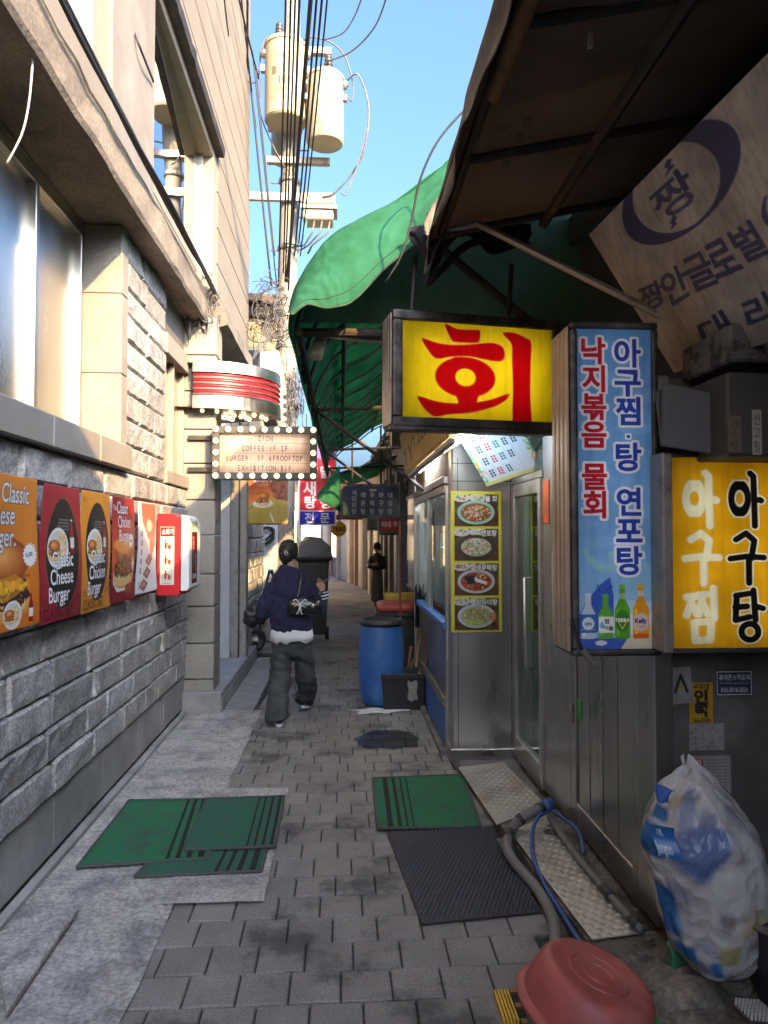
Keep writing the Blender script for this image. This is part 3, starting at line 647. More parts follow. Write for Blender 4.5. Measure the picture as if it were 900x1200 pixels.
for k in (.3, .7): MB().tube([(x0+.12, 6.60, z0+(z1-z0)*k),(x1-.12, 6.60, z0+(z1-z0)*k)], .010, 6).build('lamp', m_dimt, zs)
bm_ = MB().ball((0,0,0), .027, 12, 8).mesh('bulb', m_bulb, smooth=True)
def bulb(p, par, s=1): o = link('bulb', bm_, par, tuple(Vector(p) - WL[par.name])); o.scale = (s,)*3
for k in range(9):
    xx = x0 + .031 + (x1 - x0 - .062)*k/8; bulb((xx, 6.512, z1 - .031), zs); bulb((xx, 6.512, z0 + .031), zs)
for k in range(1, 4):
    zz = z0 + .031 + (z1 - z0 - .062)*k/4; bulb((x0 + .031, 6.512, zz), zs); bulb((x1 - .031, 6.512, zz), zs)
for z in (z1 - .09, z0 + .10): box('bracket', m_iron, zs, -1.42, x0 - .002, 6.655, 6.68, z - .02, z + .02)
# chrome drum canopy
dm = thing('drum_canopy', 'rounded chrome and red canopy with bulbs beneath, above the letter board', 'canopy', (-1.0, 7.0, 2.8))
cx, cy = -1.255, 7.20
def arc(r, z, n=18, t0=-100, t1=8): return [(cx + r*math.cos(R(t0 + (t1-t0)*k/n)), cy + r*math.sin(R(t0 + (t1-t0)*k/n)), z) for k in range(n + 1)]
def band(r, z0, z1, name, mat, bulge=0):
    m = MB(); n = 18; rows = [arc(r - .03, z0), arc(r + bulge*.0, z0), arc(r + bulge, (z0+z1)/2), arc(r, z1), arc(r - .03, z1)]
    for i in range(4): m.grid(lambda u, v, i=i: rows[i + int(round(v))][int(round(u*n))], n, 1)
    return m.build(name, mat, dm, smooth=bool(bulge))
band(.64, 3.135, 3.235, 'upper_band', m_alu); band(.64, 2.80, 2.915, 'lower_band', m_alu)
for k in range(4): band(.622, 2.925 + k*.052, 2.945 + k*.052, 'chrome_rib', m_alu, .012)
for k in range(4):
    t = MB().tube([(x, y, 2.960 + k*.052) for x, y, _ in arc(.605, 0)], .014, 8); t.build('red_tube', M('red_neon', (.75,.02,.03), .3, var=0, bump=0) if k == 0 else bpy.data.materials['red_neon'], dm, smooth=True)
mb = MB(); mb.v = [(cx - .4, cy + .6, 2.815)] + arc(.62, 2.815); mb.f = [(0, i, i + 1) for i in range(1, 19)]; mb.v.append((cx - .4, cy - .63, 2.815)); mb.f.append((0, 20, 1)); mb.build('soffit', M('copper_soffit', (.42,.25,.12), .35, .6, var=.1), dm)
mb = MB(); mb.v = [(cx - .4, cy + .6, 3.225)] + arc(.62, 3.225) + [(cx - .4, cy - .63, 3.225)]; mb.f = [(0, i, i + 1) for i in range(1, 19)] + [(0, 20, 1)]; mb.build('top', m_alu, dm)
box('back_plate', m_frame, dm, -1.3, -.70, 7.1, 7.16, 2.82, 3.22)
for r_ in (.16, .33, .50):
    for k in range(7):
        t = R(-95 + k*15); bulb((cx + r_*math.cos(t)*1.0, cy + r_*math.sin(t), 2.795), dm, .9)
ar = thing('arrow_sign', 'white and orange blade sign edged with bulbs, beside the chrome canopy', 'sign', (-.7, 7.6, 2.85))
MB().slab([(-.83,7.22,2.9),(-.83,7.22,3.5),(-.83,7.5,3.5),(-.83,8.3,3.25),(-.83,8.3,2.75),(-.83,7.9,2.75)], (.15,0,0)).build('blade', m_white, ar, .01)
MB().slab([(-.86,7.20,2.92),(-.86,7.20,3.28),(-.70,7.20,3.2),(-.66,7.20,2.92)], (0,.015,0)).build('orange_panel', M('orange_panel', (.72,.14,.03), .45, var=.05), ar)
for k in range(12):
    t = k/11; bulb((-.665, 7.3 + .95*t, 3.50 - .22*t), ar, 1.0); 
for k in range(4): bulb((-.665, 8.28, 3.18 - k*.10), ar, .9)
# food banner
c = Ink(110, 118, (214,110,50)); c.grad(0, 0, 110, 70, (206,84,40), (226,140,70)); c.poly([(60,20),(110,0),(110,66),(80,60)], (150,84,54)); c.rect(0, 62, 110, 118, (176,150,64)); c.poly([(0,60),(60,54),(110,62),(110,70),(0,72)], (190,160,70))
c.line([(0,90),(24,70),(0,64)], 1.5, (60,40,20)); c.ell(46, 68, 27, 10, (210,208,200)); c.ell(46, 65, 22, 8, (226,224,216)); burger(c, 46, 54, 17, rd); c.ell(20, 58, 20, 8, (230,130,60), -.4); c.line([(66,92),(74,110)], 4, (206,200,190)); c.line([(60,28),(104,10)], 2, (90,50,30)); blobs(c, 90, 40, 16, 18, 30, [(120,60,40),(170,100,60)], 3, 6, rd)
c.text('ZION', 22, 18, 20, W_, .03, sx=.95); c.rect(22, 22, 66, 23.5, W_, .6); c.rect(30, 26, 62, 27.2, W_, .6); c.rect(0, 114, 110, 118, (120,60,40))
a, b = P(287, 556, y=8.75), P(337, 615, y=8.75)
fb = thing('food_banner', 'orange and mustard banner with a burger plate hanging under the letter board', 'banner', ((a.x+b.x)/2, 8.75, b.z))
sheet('cloth', c, a, (b.x-a.x,0,0), (0,0,b.z-a.z), fb, .6, .1, fn=lambda u, v: np.stack([0*u, .012*np.sin(u*7), 0*u], -1), thick=.002)
MB().tube([(a.x-.15, 8.75, a.z+.01),(b.x+.02, 8.75, a.z+.01)], .012).build('rod', m_alu, fb)
# ------------------------------------------------------------------ utility pole
pb = P(330, 700, y=11.4); pt = P(343, 0, y=11.4)
up = thing('utility_pole', 'tall concrete utility pole standing at the left edge of the alley', 'utility pole', (pb.x, 11.4, 0))
def pole_at(z): t = z / pt.z; return Vector((pb.x + (pt.x - pb.x)*t, 11.4, z))
MB().tube([pole_at(z) for z in (-.05, 3, 6, 9, 12.5)], [.185,.17,.15,.135,.12], 18, True).build('shaft', m_pole, up, smooth=True)
for z in (3.6, 4.6, 5.1, 6.2, 7.3, 8.9): MB().lathe([(.17,0),(.178,.02),(.178,.05),(.17,.07)], pole_at(z), 16).build('strap', m_rustal, up)
for k in range(9):
    p = pole_at(4 + k*.55); s = 1 if k % 2 else -1; MB().tube([p, p + Vector((s*.30, -.02, 0))], .012, 6).build('step_bolt', m_rustal, up)
a = P(291, 228, y=11.2); p = pole_at(a.z); box('crossarm', m_rustal, up, a.x, p.x + .5, 11.18, 11.26, a.z - .08, a.z + .04)
for z in (9.4, 7.6): p = pole_at(z); box('bracket_arm', m_rustal, up, p.x - .35, p.x + .65, 11.2, 11.3, z - .05, z + .05)
def transformer(px0, px1, pyt, pyb, y, label, num):
    a, b = P(px0, pyt, y=y), P(px1, pyb, y=y); r = (b.x - a.x)/2*.95; c0 = Vector(((a.x+b.x)/2, y, b.z)); h = a.z - b.z
    t = thing('transformer', label, 'transformer', c0, 'transformers on the utility pole')
    MB().lathe([(r*.93,0),(r,.03),(r,h*.93),(r*1.04,h*.935),(r*1.04,h*.97),(r*.95,h),(r*.3,h*1.03)], c0, 28).build('tank', m_tank, t, smooth=False).data.shade_smooth()
    t.children[0].modifiers.new('edges', 'EDGE_SPLIT').split_angle = .6
    for dx in ((-.1,) if num else (.05,)):
        prof = []
        for k in range(5): prof += [(.05, h + .02 + k*.06), (.09 - .008*k, h + .05 + k*.06), (.045, h + .075 + k*.06)]
        MB().lathe(prof, c0 + Vector((dx, -.05, 0)), 12).build('bushing', m_porc, t, smooth=True)
    for s in (-1, 1):
        MB().ball(c0 + Vector((s*r*1.02, -.06, h*.86)), .07, 8, 5).build('terminal', m_rustal, t); box('lug', m_rustal, t, c0.x + s*r - .05, c0.x + s*r + .05, y - .1, y - .02, c0.z + h*.62, c0.z + h*.7)
    c = Ink(64, 90, (168,161,137))
    if num: c.ell(36, 12, 7, 7, (90,84,66), ring=1); c.text('K', 32, 16, 10, (90,84,66)); c.ell(36, 34, 8, 8, (90,84,66), ring=1); c.text('중', 31, 39, 11, (90,84,66)); c.text('100', 16, 64, 22, (84,78,62), .02); c.text('2290033', 8, 78, 11, (84,78,62)); c.rect(2, 30, 14, 46, (110,104,88))
    else: c.rect(14, 20, 36, 40, (226,224,214)); c.rect(40, 30, 54, 56, (120,118,104)); [c.rect(41, 32 + k*4, 53, 34 + k*4, (80,78,70)) for k in range(6)]
    ang0, ang1 = -2.2, -.95
    A = lambda u, v: np.stack([c0.x + (r+.003)*np.cos(ang0 + u*(ang1-ang0)), y + (r+.003)*np.sin(ang0 + u*(ang1-ang0)), c0.z + h*(.78 - .6*v)], -1)
    sheet('stencil', c, (0,0,0), (0,0,0), (0,0,0), t, .5, fn=lambda u, v: A(u, v))
    return t
transformer(309, 361, 53, 146, 11.0, 'upper left cream transformer with stencilled numbers, on the utility pole', True)
transformer(358, 404, 90, 170, 10.9, 'cream transformer with a blank white label, right of the pole', False)
transformer(317, 352, 136, 190, 11.85, 'smaller cream transformer half hidden behind the pole', False)
a, b = P(354, 230, y=11.1), P(393, 262, y=11.1)
sw = thing('switch_box', 'cream switch box with hanging leads on the pole crossarm', 'switch box', ((a.x+b.x)/2, 11.1, b.z))
m2 = (b.z*.55 + a.z*.45); box('lower_case', m_tank, sw, a.x+.02, b.x-.03, 10.95, 11.3, b.z, m2 - .03, .02); box('upper_case', m_tank, sw, a.x, b.x, 10.93, 11.32, m2 + .03, a.z, .03); box('flange', m_rustal, sw, a.x-.01, b.x+.03, 10.92, 11.33, m2 - .028, m2 + .028)
for k in range(4): x = a.x + .08 + k*.12; MB().ball((x, 11.1, a.z + .02), .045, 8, 5).build('cap', m_tank, sw); MB().tube([(x, 11.0, b.z), (x - .03, 10.98, b.z - .2), (x - .1 - .06*k, 11.05, b.z - .38), (x - .35, 11.2, b.z - .3 - .05*k)], .016, 6).build('lead', m_cableg if k % 2 else M('teal_lead', (.05,.22,.18), .5, bump=0) if k == 0 else m_cableg, sw, smooth=True)
# ------------------------------------------------------------------ overhead cables
def cat(p0, p1, sag, n=18):
    p0, p1 = Vector(p0), Vector(p1); return [p0.lerp(p1, k/n) - Vector((0, 0, sag*4*(k/n)*(1-k/n))) for k in range(n + 1)]
def smoothpath(pts, n=6):
    q = [Vector(p) for p in pts]; out = []
    for i in range(len(q) - 1):
        p0, p1, p2, p3 = q[max(i-1, 0)], q[i], q[i+1], q[min(i+2, len(q)-1)]
        for k in range(n):
            t = k/n; out.append(.5*((2*p1) + (p2-p0)*t + (2*p0-5*p1+4*p2-p3)*t*t + (3*p1-p0-3*p2+p3)*t**3))
    return out + [q[-1]]
def cable(pts, r, label, mat=m_cable, grp='overhead cables', nm='cable', n=6):
    o = MB().tube(smoothpath(pts, n), r, 6).build(nm, mat, smooth=True); return tag(o, label, 'cable', grp)
LC = 'black cable running overhead along the alley to the utility pole'
for (x0, x1, y1, r, dx) in ((366,336,330,.024,0),(373,345,300,.013,0),(380,350,285,.013,0),(338,332,320,.012,0),(344,334,330,.011,0),(349,338,340,.014,0),(332,326,340,.011,0),(387,352,300,.010,0)):
    p0 = P(x0 + 5, -90, y=6.6); p1 = P(x1, y1, y=11.15); cable(cat(p0, p1, .12, 8), r, 'thickest dark cable crossing in front of the upper transformers' if r > .02 else LC, n=2)
LB = 'black cable running down beside the grooved stone facade'
for (x0, y0, x1, y1, d0, r) in ((276,-20,303,92,8.6,.014),(281,-20,300,150,9,.010),(290,-20,290,95,9.6,.016),(293,90,318,335,10.3,.017),(296,60,325,340,10.4,.012),(300,80,322,300,10.6,.010),(262,-10,268,42,7.6,.009)):
    cable(cat(P(x0, y0, y=d0), P(x1, y1, y=max(d0 + .3, 10.9) if d0 > 8 else d0 + .8), .03, 8), r, LB, grp='cables beside the facade', n=2)
LLS = ['grey lead arching from the pole over the right transformer', 'long grey loop from the right transformer down to the switch box', 'short loose end hanging inside the long grey loop', 'thin wire rising from the pole to the top edge, nearer one', 'thin wire rising to the top edge, right of its twin', 'short grey hook at the left side of the upper transformer', 'grey lead hanging from the left transformer to the pole', 'short tie between the facade cables and the left transformer lead']
for pts, r in (([(343,60,11),(362,44,10.8),(388,50,10.8),(405,68,10.8),(414,100,10.8),(412,118,10.8),(406,112,10.8)], .012),
               ([(407,94,10.8),(420,88,10.7),(432,125,10.7),(428,170,10.7),(415,200,10.8),(392,226,10.9),(378,230,10.9)], .014),
               ([(430,150,10.7),(420,190,10.7),(411,215,10.7),(405,228,10.7),(400,226,10.7)], .011),
               ([(430,-20,8),(415,20,9),(400,40,10),(378,47,10.9)], .010), ([(458,-20,8),(440,30,9),(412,60,10),(384,72,10.8)], .011),
               ([(303,90,11),(306,60,11),(312,45,11),(320,52,11)], .012), ([(306,92,11),(305,130,11),(315,160,11.1),(330,190,11.2),(338,200,11.2)], .012),
               ([(303,92,11),(298,97,10.9),(291,95,10.8)], .012)):
    cable([P(a, b, y=d) for a, b, d in pts], r, LLS.pop(0), m_cableg, 'leads looping from the transformers')
# facade cable bundle and loose ends
for k in range(5):
    pts = [(-1.24 + .012*k, y, 4.0 - .03*k + .03*math.sin(y*2 + k) + .012*k) for y in (1.5,2.5,3.3,4.2,5,5.8,6.5,7.2)]
    cable(pts, .010 + .002*(k % 3), 'black cable lying along the top of the concrete ledge', m_cable, 'cables along the ledge')
cable([P(34,-30,y=3.0),P(38,20,y=3.0),P(37,90,y=3.0),P(28,150,y=3.05),P(8,192,y=3.1)], .0045, 'single pale wire dangling below the concrete ledge', m_paper, None)
cable([P(140,-10,y=5.4),P(160,45,x=-1.42),P(180,96,x=-1.42)], .008, 'thin black wire crossing the plaster beside the big upper window', m_cable, None)
def tangle(name, c0, rad, n, r, label, sc_=(1,1,1), drop=0):
    m = MB(); q = random.Random(11)
    for _ in range(n):
        c1 = Vector(c0) + Vector((q.gauss(0, rad*.5)*sc_[0], q.gauss(0, rad*.3)*sc_[1], q.gauss(0, rad*.6)*sc_[2])); a = Vector((q.gauss(0,1), q.gauss(0,1), q.gauss(0,1))).normalized(); b = a.orthogonal().normalized(); c = a.cross(b); R_ = rad*q.uniform(.2, .6); ln = q.uniform(2.5, 9); m_ = 22
        m.tube([c1 + (b*math.cos(ln*k/m_) + c*math.sin(ln*k/m_))*R_*(1 + .12*math.sin(k*.6)) + Vector((0,0,-drop*k/m_*q.uniform(.3,1))) for k in range(m_ + 1)], r*q.uniform(.7, 1.4), 4)
    return tag(m.build(name, m_cableg, smooth=True), label, 'wires')
tangle('wire_tangle', P(318, 372, y=10.85), .36, 90, .0055, 'dense tangle of grey wires wound round the pole above the canopy', (.8,.5,1.3))
tangle('hanging_wires', P(344, 450, y=11.0), .24, 34, .005, 'grey wires hanging in loops down the right side of the pole', (.6,.4,1.2), .5)
tangle('ledge_wires', P(238, 355, y=6.6), .16, 18, .005, 'loose pale wires curling over the end of the concrete ledge', (1,1,1.3), .15)
for k in range(9):
    cable(cat(P(294 + k*3, 425 - k*4, y=9.8), P(318 + k*.8, 352 + k*5, y=11), .06, 6), .006, 'thin wire slanting from the facade up to the pole', m_cableg, 'thin wires between facade and pole', n=2)
# ------------------------------------------------------------------ far end of the alley
m_wall = [M('pale_render', (.42,.40,.37), .8, var=.2, c2=(.28,.26,.24)), M('pinkish_tile', (.36,.27,.23), .6, var=.25, c2=(.24,.17,.15)), M('dark_shop_front', (.09,.085,.08), .6, var=.3), M('brick_veneer', (.26,.17,.13), .8, var=.3)]
m_shut = M('roller_shutter', (.36,.37,.38), .45, .5, var=.12, bump=.1)
m_col = M('grey_column', (.30,.30,.295), .6, var=.15)
m_shopglass = M('dim_shop_glass', (.05,.055,.06), .1, var=.2, bump=0)
m_warm = emis('warm_window', (1, .72, .38), 1.3)
def far_house(p0, p1, h, mat, label, doors, side, roof=m_tin):
    "a narrow shop front between two ground points; side=+1 stands right of the alley"
    p0, p1 = Vector((*p0, 0)), Vector((*p1, 0)); d = p1 - p0; L_ = d.length; ang = math.atan2(d.y, d.x)
    t = thing('shop_house', label, 'building', p0, None, ang)
    s = side   # local +y looks into the alley when side = +1
    def lb(name, m, x0, x1, y0, y1, z0, z1, par=t, b=0): return MB().box(x0, x1, min(y0*s, y1*s), max(y0*s, y1*s), z0, z1).build(name, m, par, b, local=True)
    lb('wall', mat, 0, L_, -2.4, -.08, -.05, h); lb('roof', roof, -.1, L_ + .05, -2.5, .28, h, h + .12)
    for kind, a, b, z1, m in doors:
        if kind == 'shutter':
            f = MB(); k = 0
            while k*.10 < z1 - .02: f.box(a, b, min(-.05*s, -.02*s), max(-.05*s, -.02*s), k*.10 + .004, k*.10 + .094); k += 1
            f.build('shutter', m, t, local=True)
        elif kind == 'column': lb('column', m, a, b, -.07, .06, -.02, z1, b=.01)
        elif kind == 'glass':
            w_ = lb('window', m_rustal, a, b, -.075, -.03, .7, z1); 
            MB().box(a+.06, b-.06, min(-.035*s, -.02*s), max(-.035*s, -.02*s), .76, z1-.06).build('pane', m, w_, local=True)
        elif kind == 'fascia': lb('fascia', m, a, b, -.06, .10, z1 - .4, z1)
    return t
far_house((1.30,9.6), (1.10,13.4), 3.3, m_wall[2], 'dark shop front just beyond the lit restaurant window', [('column',.1,.35,2.6,m_col),('shutter',.4,1.4,2.4,m_shut),('column',1.5,1.7,2.6,m_wood),('glass',1.8,3.2,2.3,m_shopglass),('column',3.4,3.6,2.6,m_col)], 1)
far_house((1.12,13.5), (1.02,18.0), 3.5, m_wall[0], 'pale shop front with pilasters behind the standing woman', [('column',.1,.4,2.9,m_col),('shutter',.5,1.5,2.5,m_shut),('column',1.6,1.9,2.9,m_wall[1]),('shutter',2.0,2.9,2.5,m_white),('column',3.0,3.3,2.9,m_col),('shutter',3.4,4.0,2.5,m_shut),('column',4.1,4.35,2.9,m_wall[0])], 1)
far_house((1.0,18.1), (.40,23.5), 3.4, m_wall[1], 'pinkish tiled shop front where the alley starts to bend', [('column',.1,.4,2.8,m_col),('shutter',.5,1.4,2.5,m_shut),('column',1.5,1.8,2.8,m_wall[0]),('glass',1.9,2.8,2.4,m_shopglass),('column',2.9,3.3,2.8,m_col),('shutter',3.4,4.4,2.5,m_white),('column',4.6,5.0,2.8,m_wall[3])], 1)
far_house((.36,23.6), (-.9,30.5), 3.6, m_wall[3], 'brown shop front at the far bend of the alley', [('column',.2,.6,2.8,m_wall[0]),('shutter',.8,2.2,2.5,m_shut),('column',2.4,2.8,2.8,m_col),('glass',3.0,4.2,2.4,m_warm),('column',4.4,4.8,2.8,m_wall[1]),('shutter',5.0,6.4,2.5,m_shut)], 1)
far_house((-1.45,12.6), (-1.15,17.8), 3.4, m_wall[0], 'pale house on the left behind the utility pole', [('glass',.5,2.0,2.3,m_shopglass),('column',2.2,2.5,2.8,m_col),('shutter',2.7,4.2,2.4,m_shut)], -1)
far_house((-1.15,17.9), (-1.5,26), 3.6, m_wall[3], 'brick fronted house on the left near the far bend', [('glass',.5,2.0,2.3,m_warm),('column',2.2,2.5,2.8,m_col),('shutter',2.7,4.2,2.4,m_shut),('glass',4.6,6.0,2.3,m_warm)], -1)
far_house((-4.5,33), (1.5,33.4), 4.2, m_wall[0], 'cream house closing the far end of the alley', [('glass',2.6,3.6,2.4,m_warm),('shutter',3.8,5.0,2.5,m_shut),('column',3.62,3.78,2.8,m_col)], -1)
oh = thing('ochre_house', 'ochre rendered house with a rusty tin roof behind the utility pole', 'building', (-2.5, 15.5, 0))
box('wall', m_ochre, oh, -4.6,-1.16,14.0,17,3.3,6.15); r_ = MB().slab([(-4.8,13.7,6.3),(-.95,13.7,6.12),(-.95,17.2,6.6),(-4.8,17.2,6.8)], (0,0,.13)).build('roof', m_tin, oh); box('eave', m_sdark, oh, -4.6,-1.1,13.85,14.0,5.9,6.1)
w_ = box('window', m_cream, oh, -2.2,-1.5,13.96,14.0,4.2,5.3); box('pane', m_shopglass, w_, -2.14,-1.56,13.95,13.965,4.26,5.24)
# grey panel with a coil of cable
uc = thing('utility_cabinet', 'tall pale blue grey cabinet against the wall left of the walking woman', 'cabinet', (-1.1, 11.15, 0))
box('cabinet_body', M('pale_blue_grey', (.36,.39,.43), .6, var=.12), uc, -1.30,-.98,11.02,11.2,.25,2.1,.008); box('plinth', m_slab, uc, -1.32,-.96,11.0,11.22,0,.25,.01)
m = MB(); q = random.Random(4); c0 = P(307, 628, y=10.97)
for k in range(5): m.tube([c0 + Vector(((.15 + .03*q.random())*math.cos(t*.5)*1.1, -.01*k - .01, (.12 + .03*q.random())*math.sin(t*.5 + k*.2))) for t in range(14)], .012, 6)
tag(m.build('cable_coil', m_cable, smooth=True), 'coil of black cable hung on the pale blue grey cabinet', 'cable coil')
# black tapered bin on wheels with lid thrown open
bn = thing('wheeled_bin', 'black wheeled bin with its lid thrown open, beyond the walking woman', 'bin', (-.42, 11.0, 0))
rect = lambda cx_, cy_, z, a, b: [(cx_-a,cy_-b,z),(cx_+a,cy_-b,z),(cx_+a,cy_+b,z),(cx_-a,cy_+b,z)]
MB().loft([rect(-.42,11.0,.12,.19,.2), rect(-.42,11.0,1.22,.23,.25), rect(-.42,11.0,1.25,.28,.29), rect(-.42,11.0,1.30,.29,.30)]).build('bin_body', m_black, bn, .01)
MB().slab([(-.68,11.28,1.27),(-.14,11.28,1.27),(-.16,11.34,1.42),(-.34,11.38,1.58),(-.58,11.38,1.60),(-.66,11.34,1.48)], (0,.04,.01)).build('lid', m_black, bn, .01)
for s in (-1, 1): MB().tube([(-.42 + s*.2 - .03, 11.15, .1),(-.42 + s*.2 + .03, 11.15, .1)], .1, 14).build('wheel', m_rub, bn)
# hand cart leaning by the step
hc = thing('hand_cart', 'rusty two wheeled hand cart standing beside the stone step', 'hand cart', (-.92, 9.7, 0))
c0 = P(298, 750, y=9.55); whl = MB().tube([c0 + Vector((-.04,0,0)), c0 + Vector((.05,0,0))], .06, 12).build('wheel', m_rustal, hc)
ang = R(35)
def wring(r0, r1, nm, mt, par):
    m = MB(); ax = Vector((math.sin(ang), -math.cos(ang), 0)); u_ = Vector((math.cos(ang), math.sin(ang), 0))
    m.tube([c0 + (u_*math.cos(t*math.pi/10) + Vector((0,0,1))*math.sin(t*math.pi/10))*r0 for t in range(20)], r1, 8, closed=True); return m.build(nm, mt, par, smooth=True)
wring(.125, .045, 'tyre', m_rub, whl); wring(.075, .014, 'rim', m_rustal, whl)
for k in range(5):
    t = k*math.pi*2/5; MB().tube([c0, c0 + Vector((math.cos(ang)*math.cos(t)*.08, math.sin(ang)*math.cos(t)*.08, math.sin(t)*.08))], .012, 5).build('spoke', m_rustal, whl)
for s in (0, .28): MB().tube([c0 + Vector((.06+s,.05,-.05)), c0 + Vector((.08+s,.12,.5)), P(316 + s*8, 668, y=9.9)], .018, 8).build('frame_rail', m_iron, hc, smooth=True)
MB().tube([P(315, 667, y=9.9), P(326, 682, y=9.9)], .022, 8).build('handle', M('blue_grip', (.04,.2,.5), .5), hc); box('toe_plate', m_iron, hc, c0.x+.02, c0.x+.4, 9.4, 9.62, .02, .05)
# signs beyond
def hanging_sign(name, label, ink, px0, py0, px1, py1, y, d=.14, grp=None, fr=m_alu, tr=.0, hangers=True, fw=.03):
    a, b = P(px0, py0, y=y), P(px1, py1, y=y); t = thing(name, label, 'sign', ((a.x+b.x)/2, y, b.z), grp)
    x0, x1, z0, z1 = a.x, b.x, b.z, a.z
    MB().box(x0,x1,y,y+d,z0,z0+fw).box(x0,x1,y,y+d,z1-fw,z1).box(x0,x0+fw,y,y+d,z0+fw,z1-fw).box(x1-fw,x1,y,y+d,z0+fw,z1-fw).build('frame', fr, t)
    box('back_panel', fr, t, x0+.005,x1-.005,y+d*.8,y+d*.95,z0+.005,z1-.005)
    sheet('sign_face', ink, (x0+fw*.5, y+.006, z1-fw*.5), (x1-x0-fw,0,0), (0,0,-(z1-z0-fw)), t, .35, tr)
    if tr:
        for k in (.3, .7): MB().tube([(x0+.06, y+d*.6, z0+(z1-z0)*k),(x1-.06, y+d*.6, z0+(z1-z0)*k)], .013, 6).build('lamp', m_tubein, t)
    if hangers:
        for k in (.2, .8): MB().tube([(x0+(x1-x0)*k, y+d/2, z1),(x0+(x1-x0)*k, y+d/2, z1+.5)], .012, 6).build('hanger', m_iron, t)
    return t
c = Ink(96, 230, (206,36,52)); c.rect(0, 0, 96, 50, (150,110,190)); c.text('물', 56, 44, 34, W_, .03); c.text('닭', 12, 100, 40, W_, .03); c.text('새', 10, 146, 40, W_, .03)
c.text('닭', 54, 100, 36, W_, .03); c.text('탕', 12, 182, 36, W_, .03); c.text('탕', 54, 182, 36, W_, .03); c.rect(0, 192, 96, 230, (40,40,180)); c.rect(0, 191, 96, 193, W_); c.text('전', 14, 222, 30, W_, .02); c.text('문', 54, 222, 30, W_, .02)
hanging_sign('projecting_sign', 'tall red and blue projecting sign partly behind the green flap', c, 350, 515, 394, 616, 13.5, .2, tr=.35)
c = Ink(150, 82, (22,36,74))
c.poly([(0,82),(22,82),(16,52),(4,40),(0,40)], (120,150,70)); c.ell(4, 66, 10, 14, (190,200,150)); c.rect(74, 10, 92, 16, (190,150,130))
for k, t in enumerate(('서더리탕','매운탕','우럭탕','아구탕','대장탕')):
    n = len(t)
    for i, ch in enumerate(t): c.text(ch, 33 + k*24, 74 - (n-1-i)*(16 if n == 4 else 21), 16, (196,190,174), .02, align='c', sx=.9)
hanging_sign('menu_sign', 'dark blue hanging sign with five white columns of Korean dish names', c, 399, 567, 468, 607, 8.0, .10, fr=m_frame)
c = Ink(60, 44, (206,40,34)); c.text('처대 주', 30, 24, 17, W_, .03, align='c'); c.rect(0, 34, 60, 44, (120,100,40)); hanging_sign('small_sign', 'small red sign under the right end of the dark blue menu sign', c, 444, 606, 469, 627, 11.0, .08, fr=m_frame, hangers=True)
c = Ink(60, 14, (206,50,40)); c.rect(10, 4, 50, 10, W_, .5); hanging_sign('strip_sign', 'thin red strip sign far down the alley', c, 391, 603, 425, 609, 16.0, .08, fr=m_red)
rs = thing('round_sign', 'round yellow sign hanging far down the alley', 'sign', P(398, 627, y=17.0))
p = P(397, 620, y=17.0); MB().tube([p, p + Vector((0,.1,0))], .185, 20).build('disc', M('yellow_sign', (.72,.46,.04), .5, var=.08), rs); MB().tube([p + Vector((0,.05,.18)), p + Vector((0,.05,.7))], .014, 6).build('hanger', m_iron, rs)
c = Ink(40, 16, (206,150,30)); c.text('호프', 20, 13, 13, (120,40,20), .03, align='c'); sheet('lettering', c, p + Vector((-.13,-.004,.05)), (.26,0,0), (0,0,-.10), rs)
c = Ink(40, 30, (120,104,84)); c.rect(4, 6, 36, 24, (150,136,116)); [c.rect(7, 8 + k*5, 33, 10 + k*5, (80,70,60), .7) for k in range(3)]
hanging_sign('notice_board', 'faded beige notice board left of the small red sign', c, 430, 607, 444, 622, 13.3, .06, fr=m_rustal)
# grey bin with red and yellow lids
gb = thing('lidded_bin', 'dark grey bin with red and yellow lids behind the blue barrel', 'bin', (.72, 8.6, 0))
MB().loft([rect(.74,8.6,.0,.22,.22), rect(.74,8.6,.66,.30,.28), rect(.74,8.6,.68,.34,.31), rect(.74,8.6,.73,.34,.31)]).build('bin_body', M('dark_grey_plastic', (.05,.048,.045), .55, var=.2), gb, .012)
MB().loft([rect(.75,8.55,.732,.31,.28), rect(.75,8.55,.80,.32,.29), rect(.75,8.55,.83,.27,.24)]).build('red_lid', M('faded_red_lid', (.55,.10,.06), .5, var=.15), gb, .02)
MB().loft([rect(.80,8.95,.80,.25,.08), rect(.80,8.95,.90,.25,.08)]).build('yellow_lid', M('yellow_lid', (.62,.48,.05), .5), gb, .01)
# ------------------------------------------------------------------ barrel, crate and brooms
bc = P(447, 824, z=0); bc.z = 0; br = thing('plastic_barrel', 'blue plastic barrel with a black lid beside the restaurant window', 'barrel', bc)
prof = [(.16,.0),(.185,.02),(.205,.12),(.212,.16),(.215,.2),(.222,.36),(.224,.42),(.222,.5),(.21,.66),(.198,.75),(.195,.76)]
MB().lathe(prof, bc, 32).build('barrel_body', m_barrel, br, smooth=True); MB().lathe([(.19,.755),(.212,.765),(.212,.80),(.206,.803),(.206,.815),(.195,.82),(.17,.815),(.165,.80),(.02,.80)], bc, 32).build('lid', m_black, br, smooth=True)
cc = P(475, 832, z=0); y = cc.y; a, b = P(448, 832, y=y), P(499, 832, y=y); x0, x1 = a.x, b.x; ct = thing('plastic_crate', 'open black plastic crate holding sticks, in front of the blue barrel', 'crate', (cc.x, y+.16, 0))
m = MB(); z1 = .335; o = .02
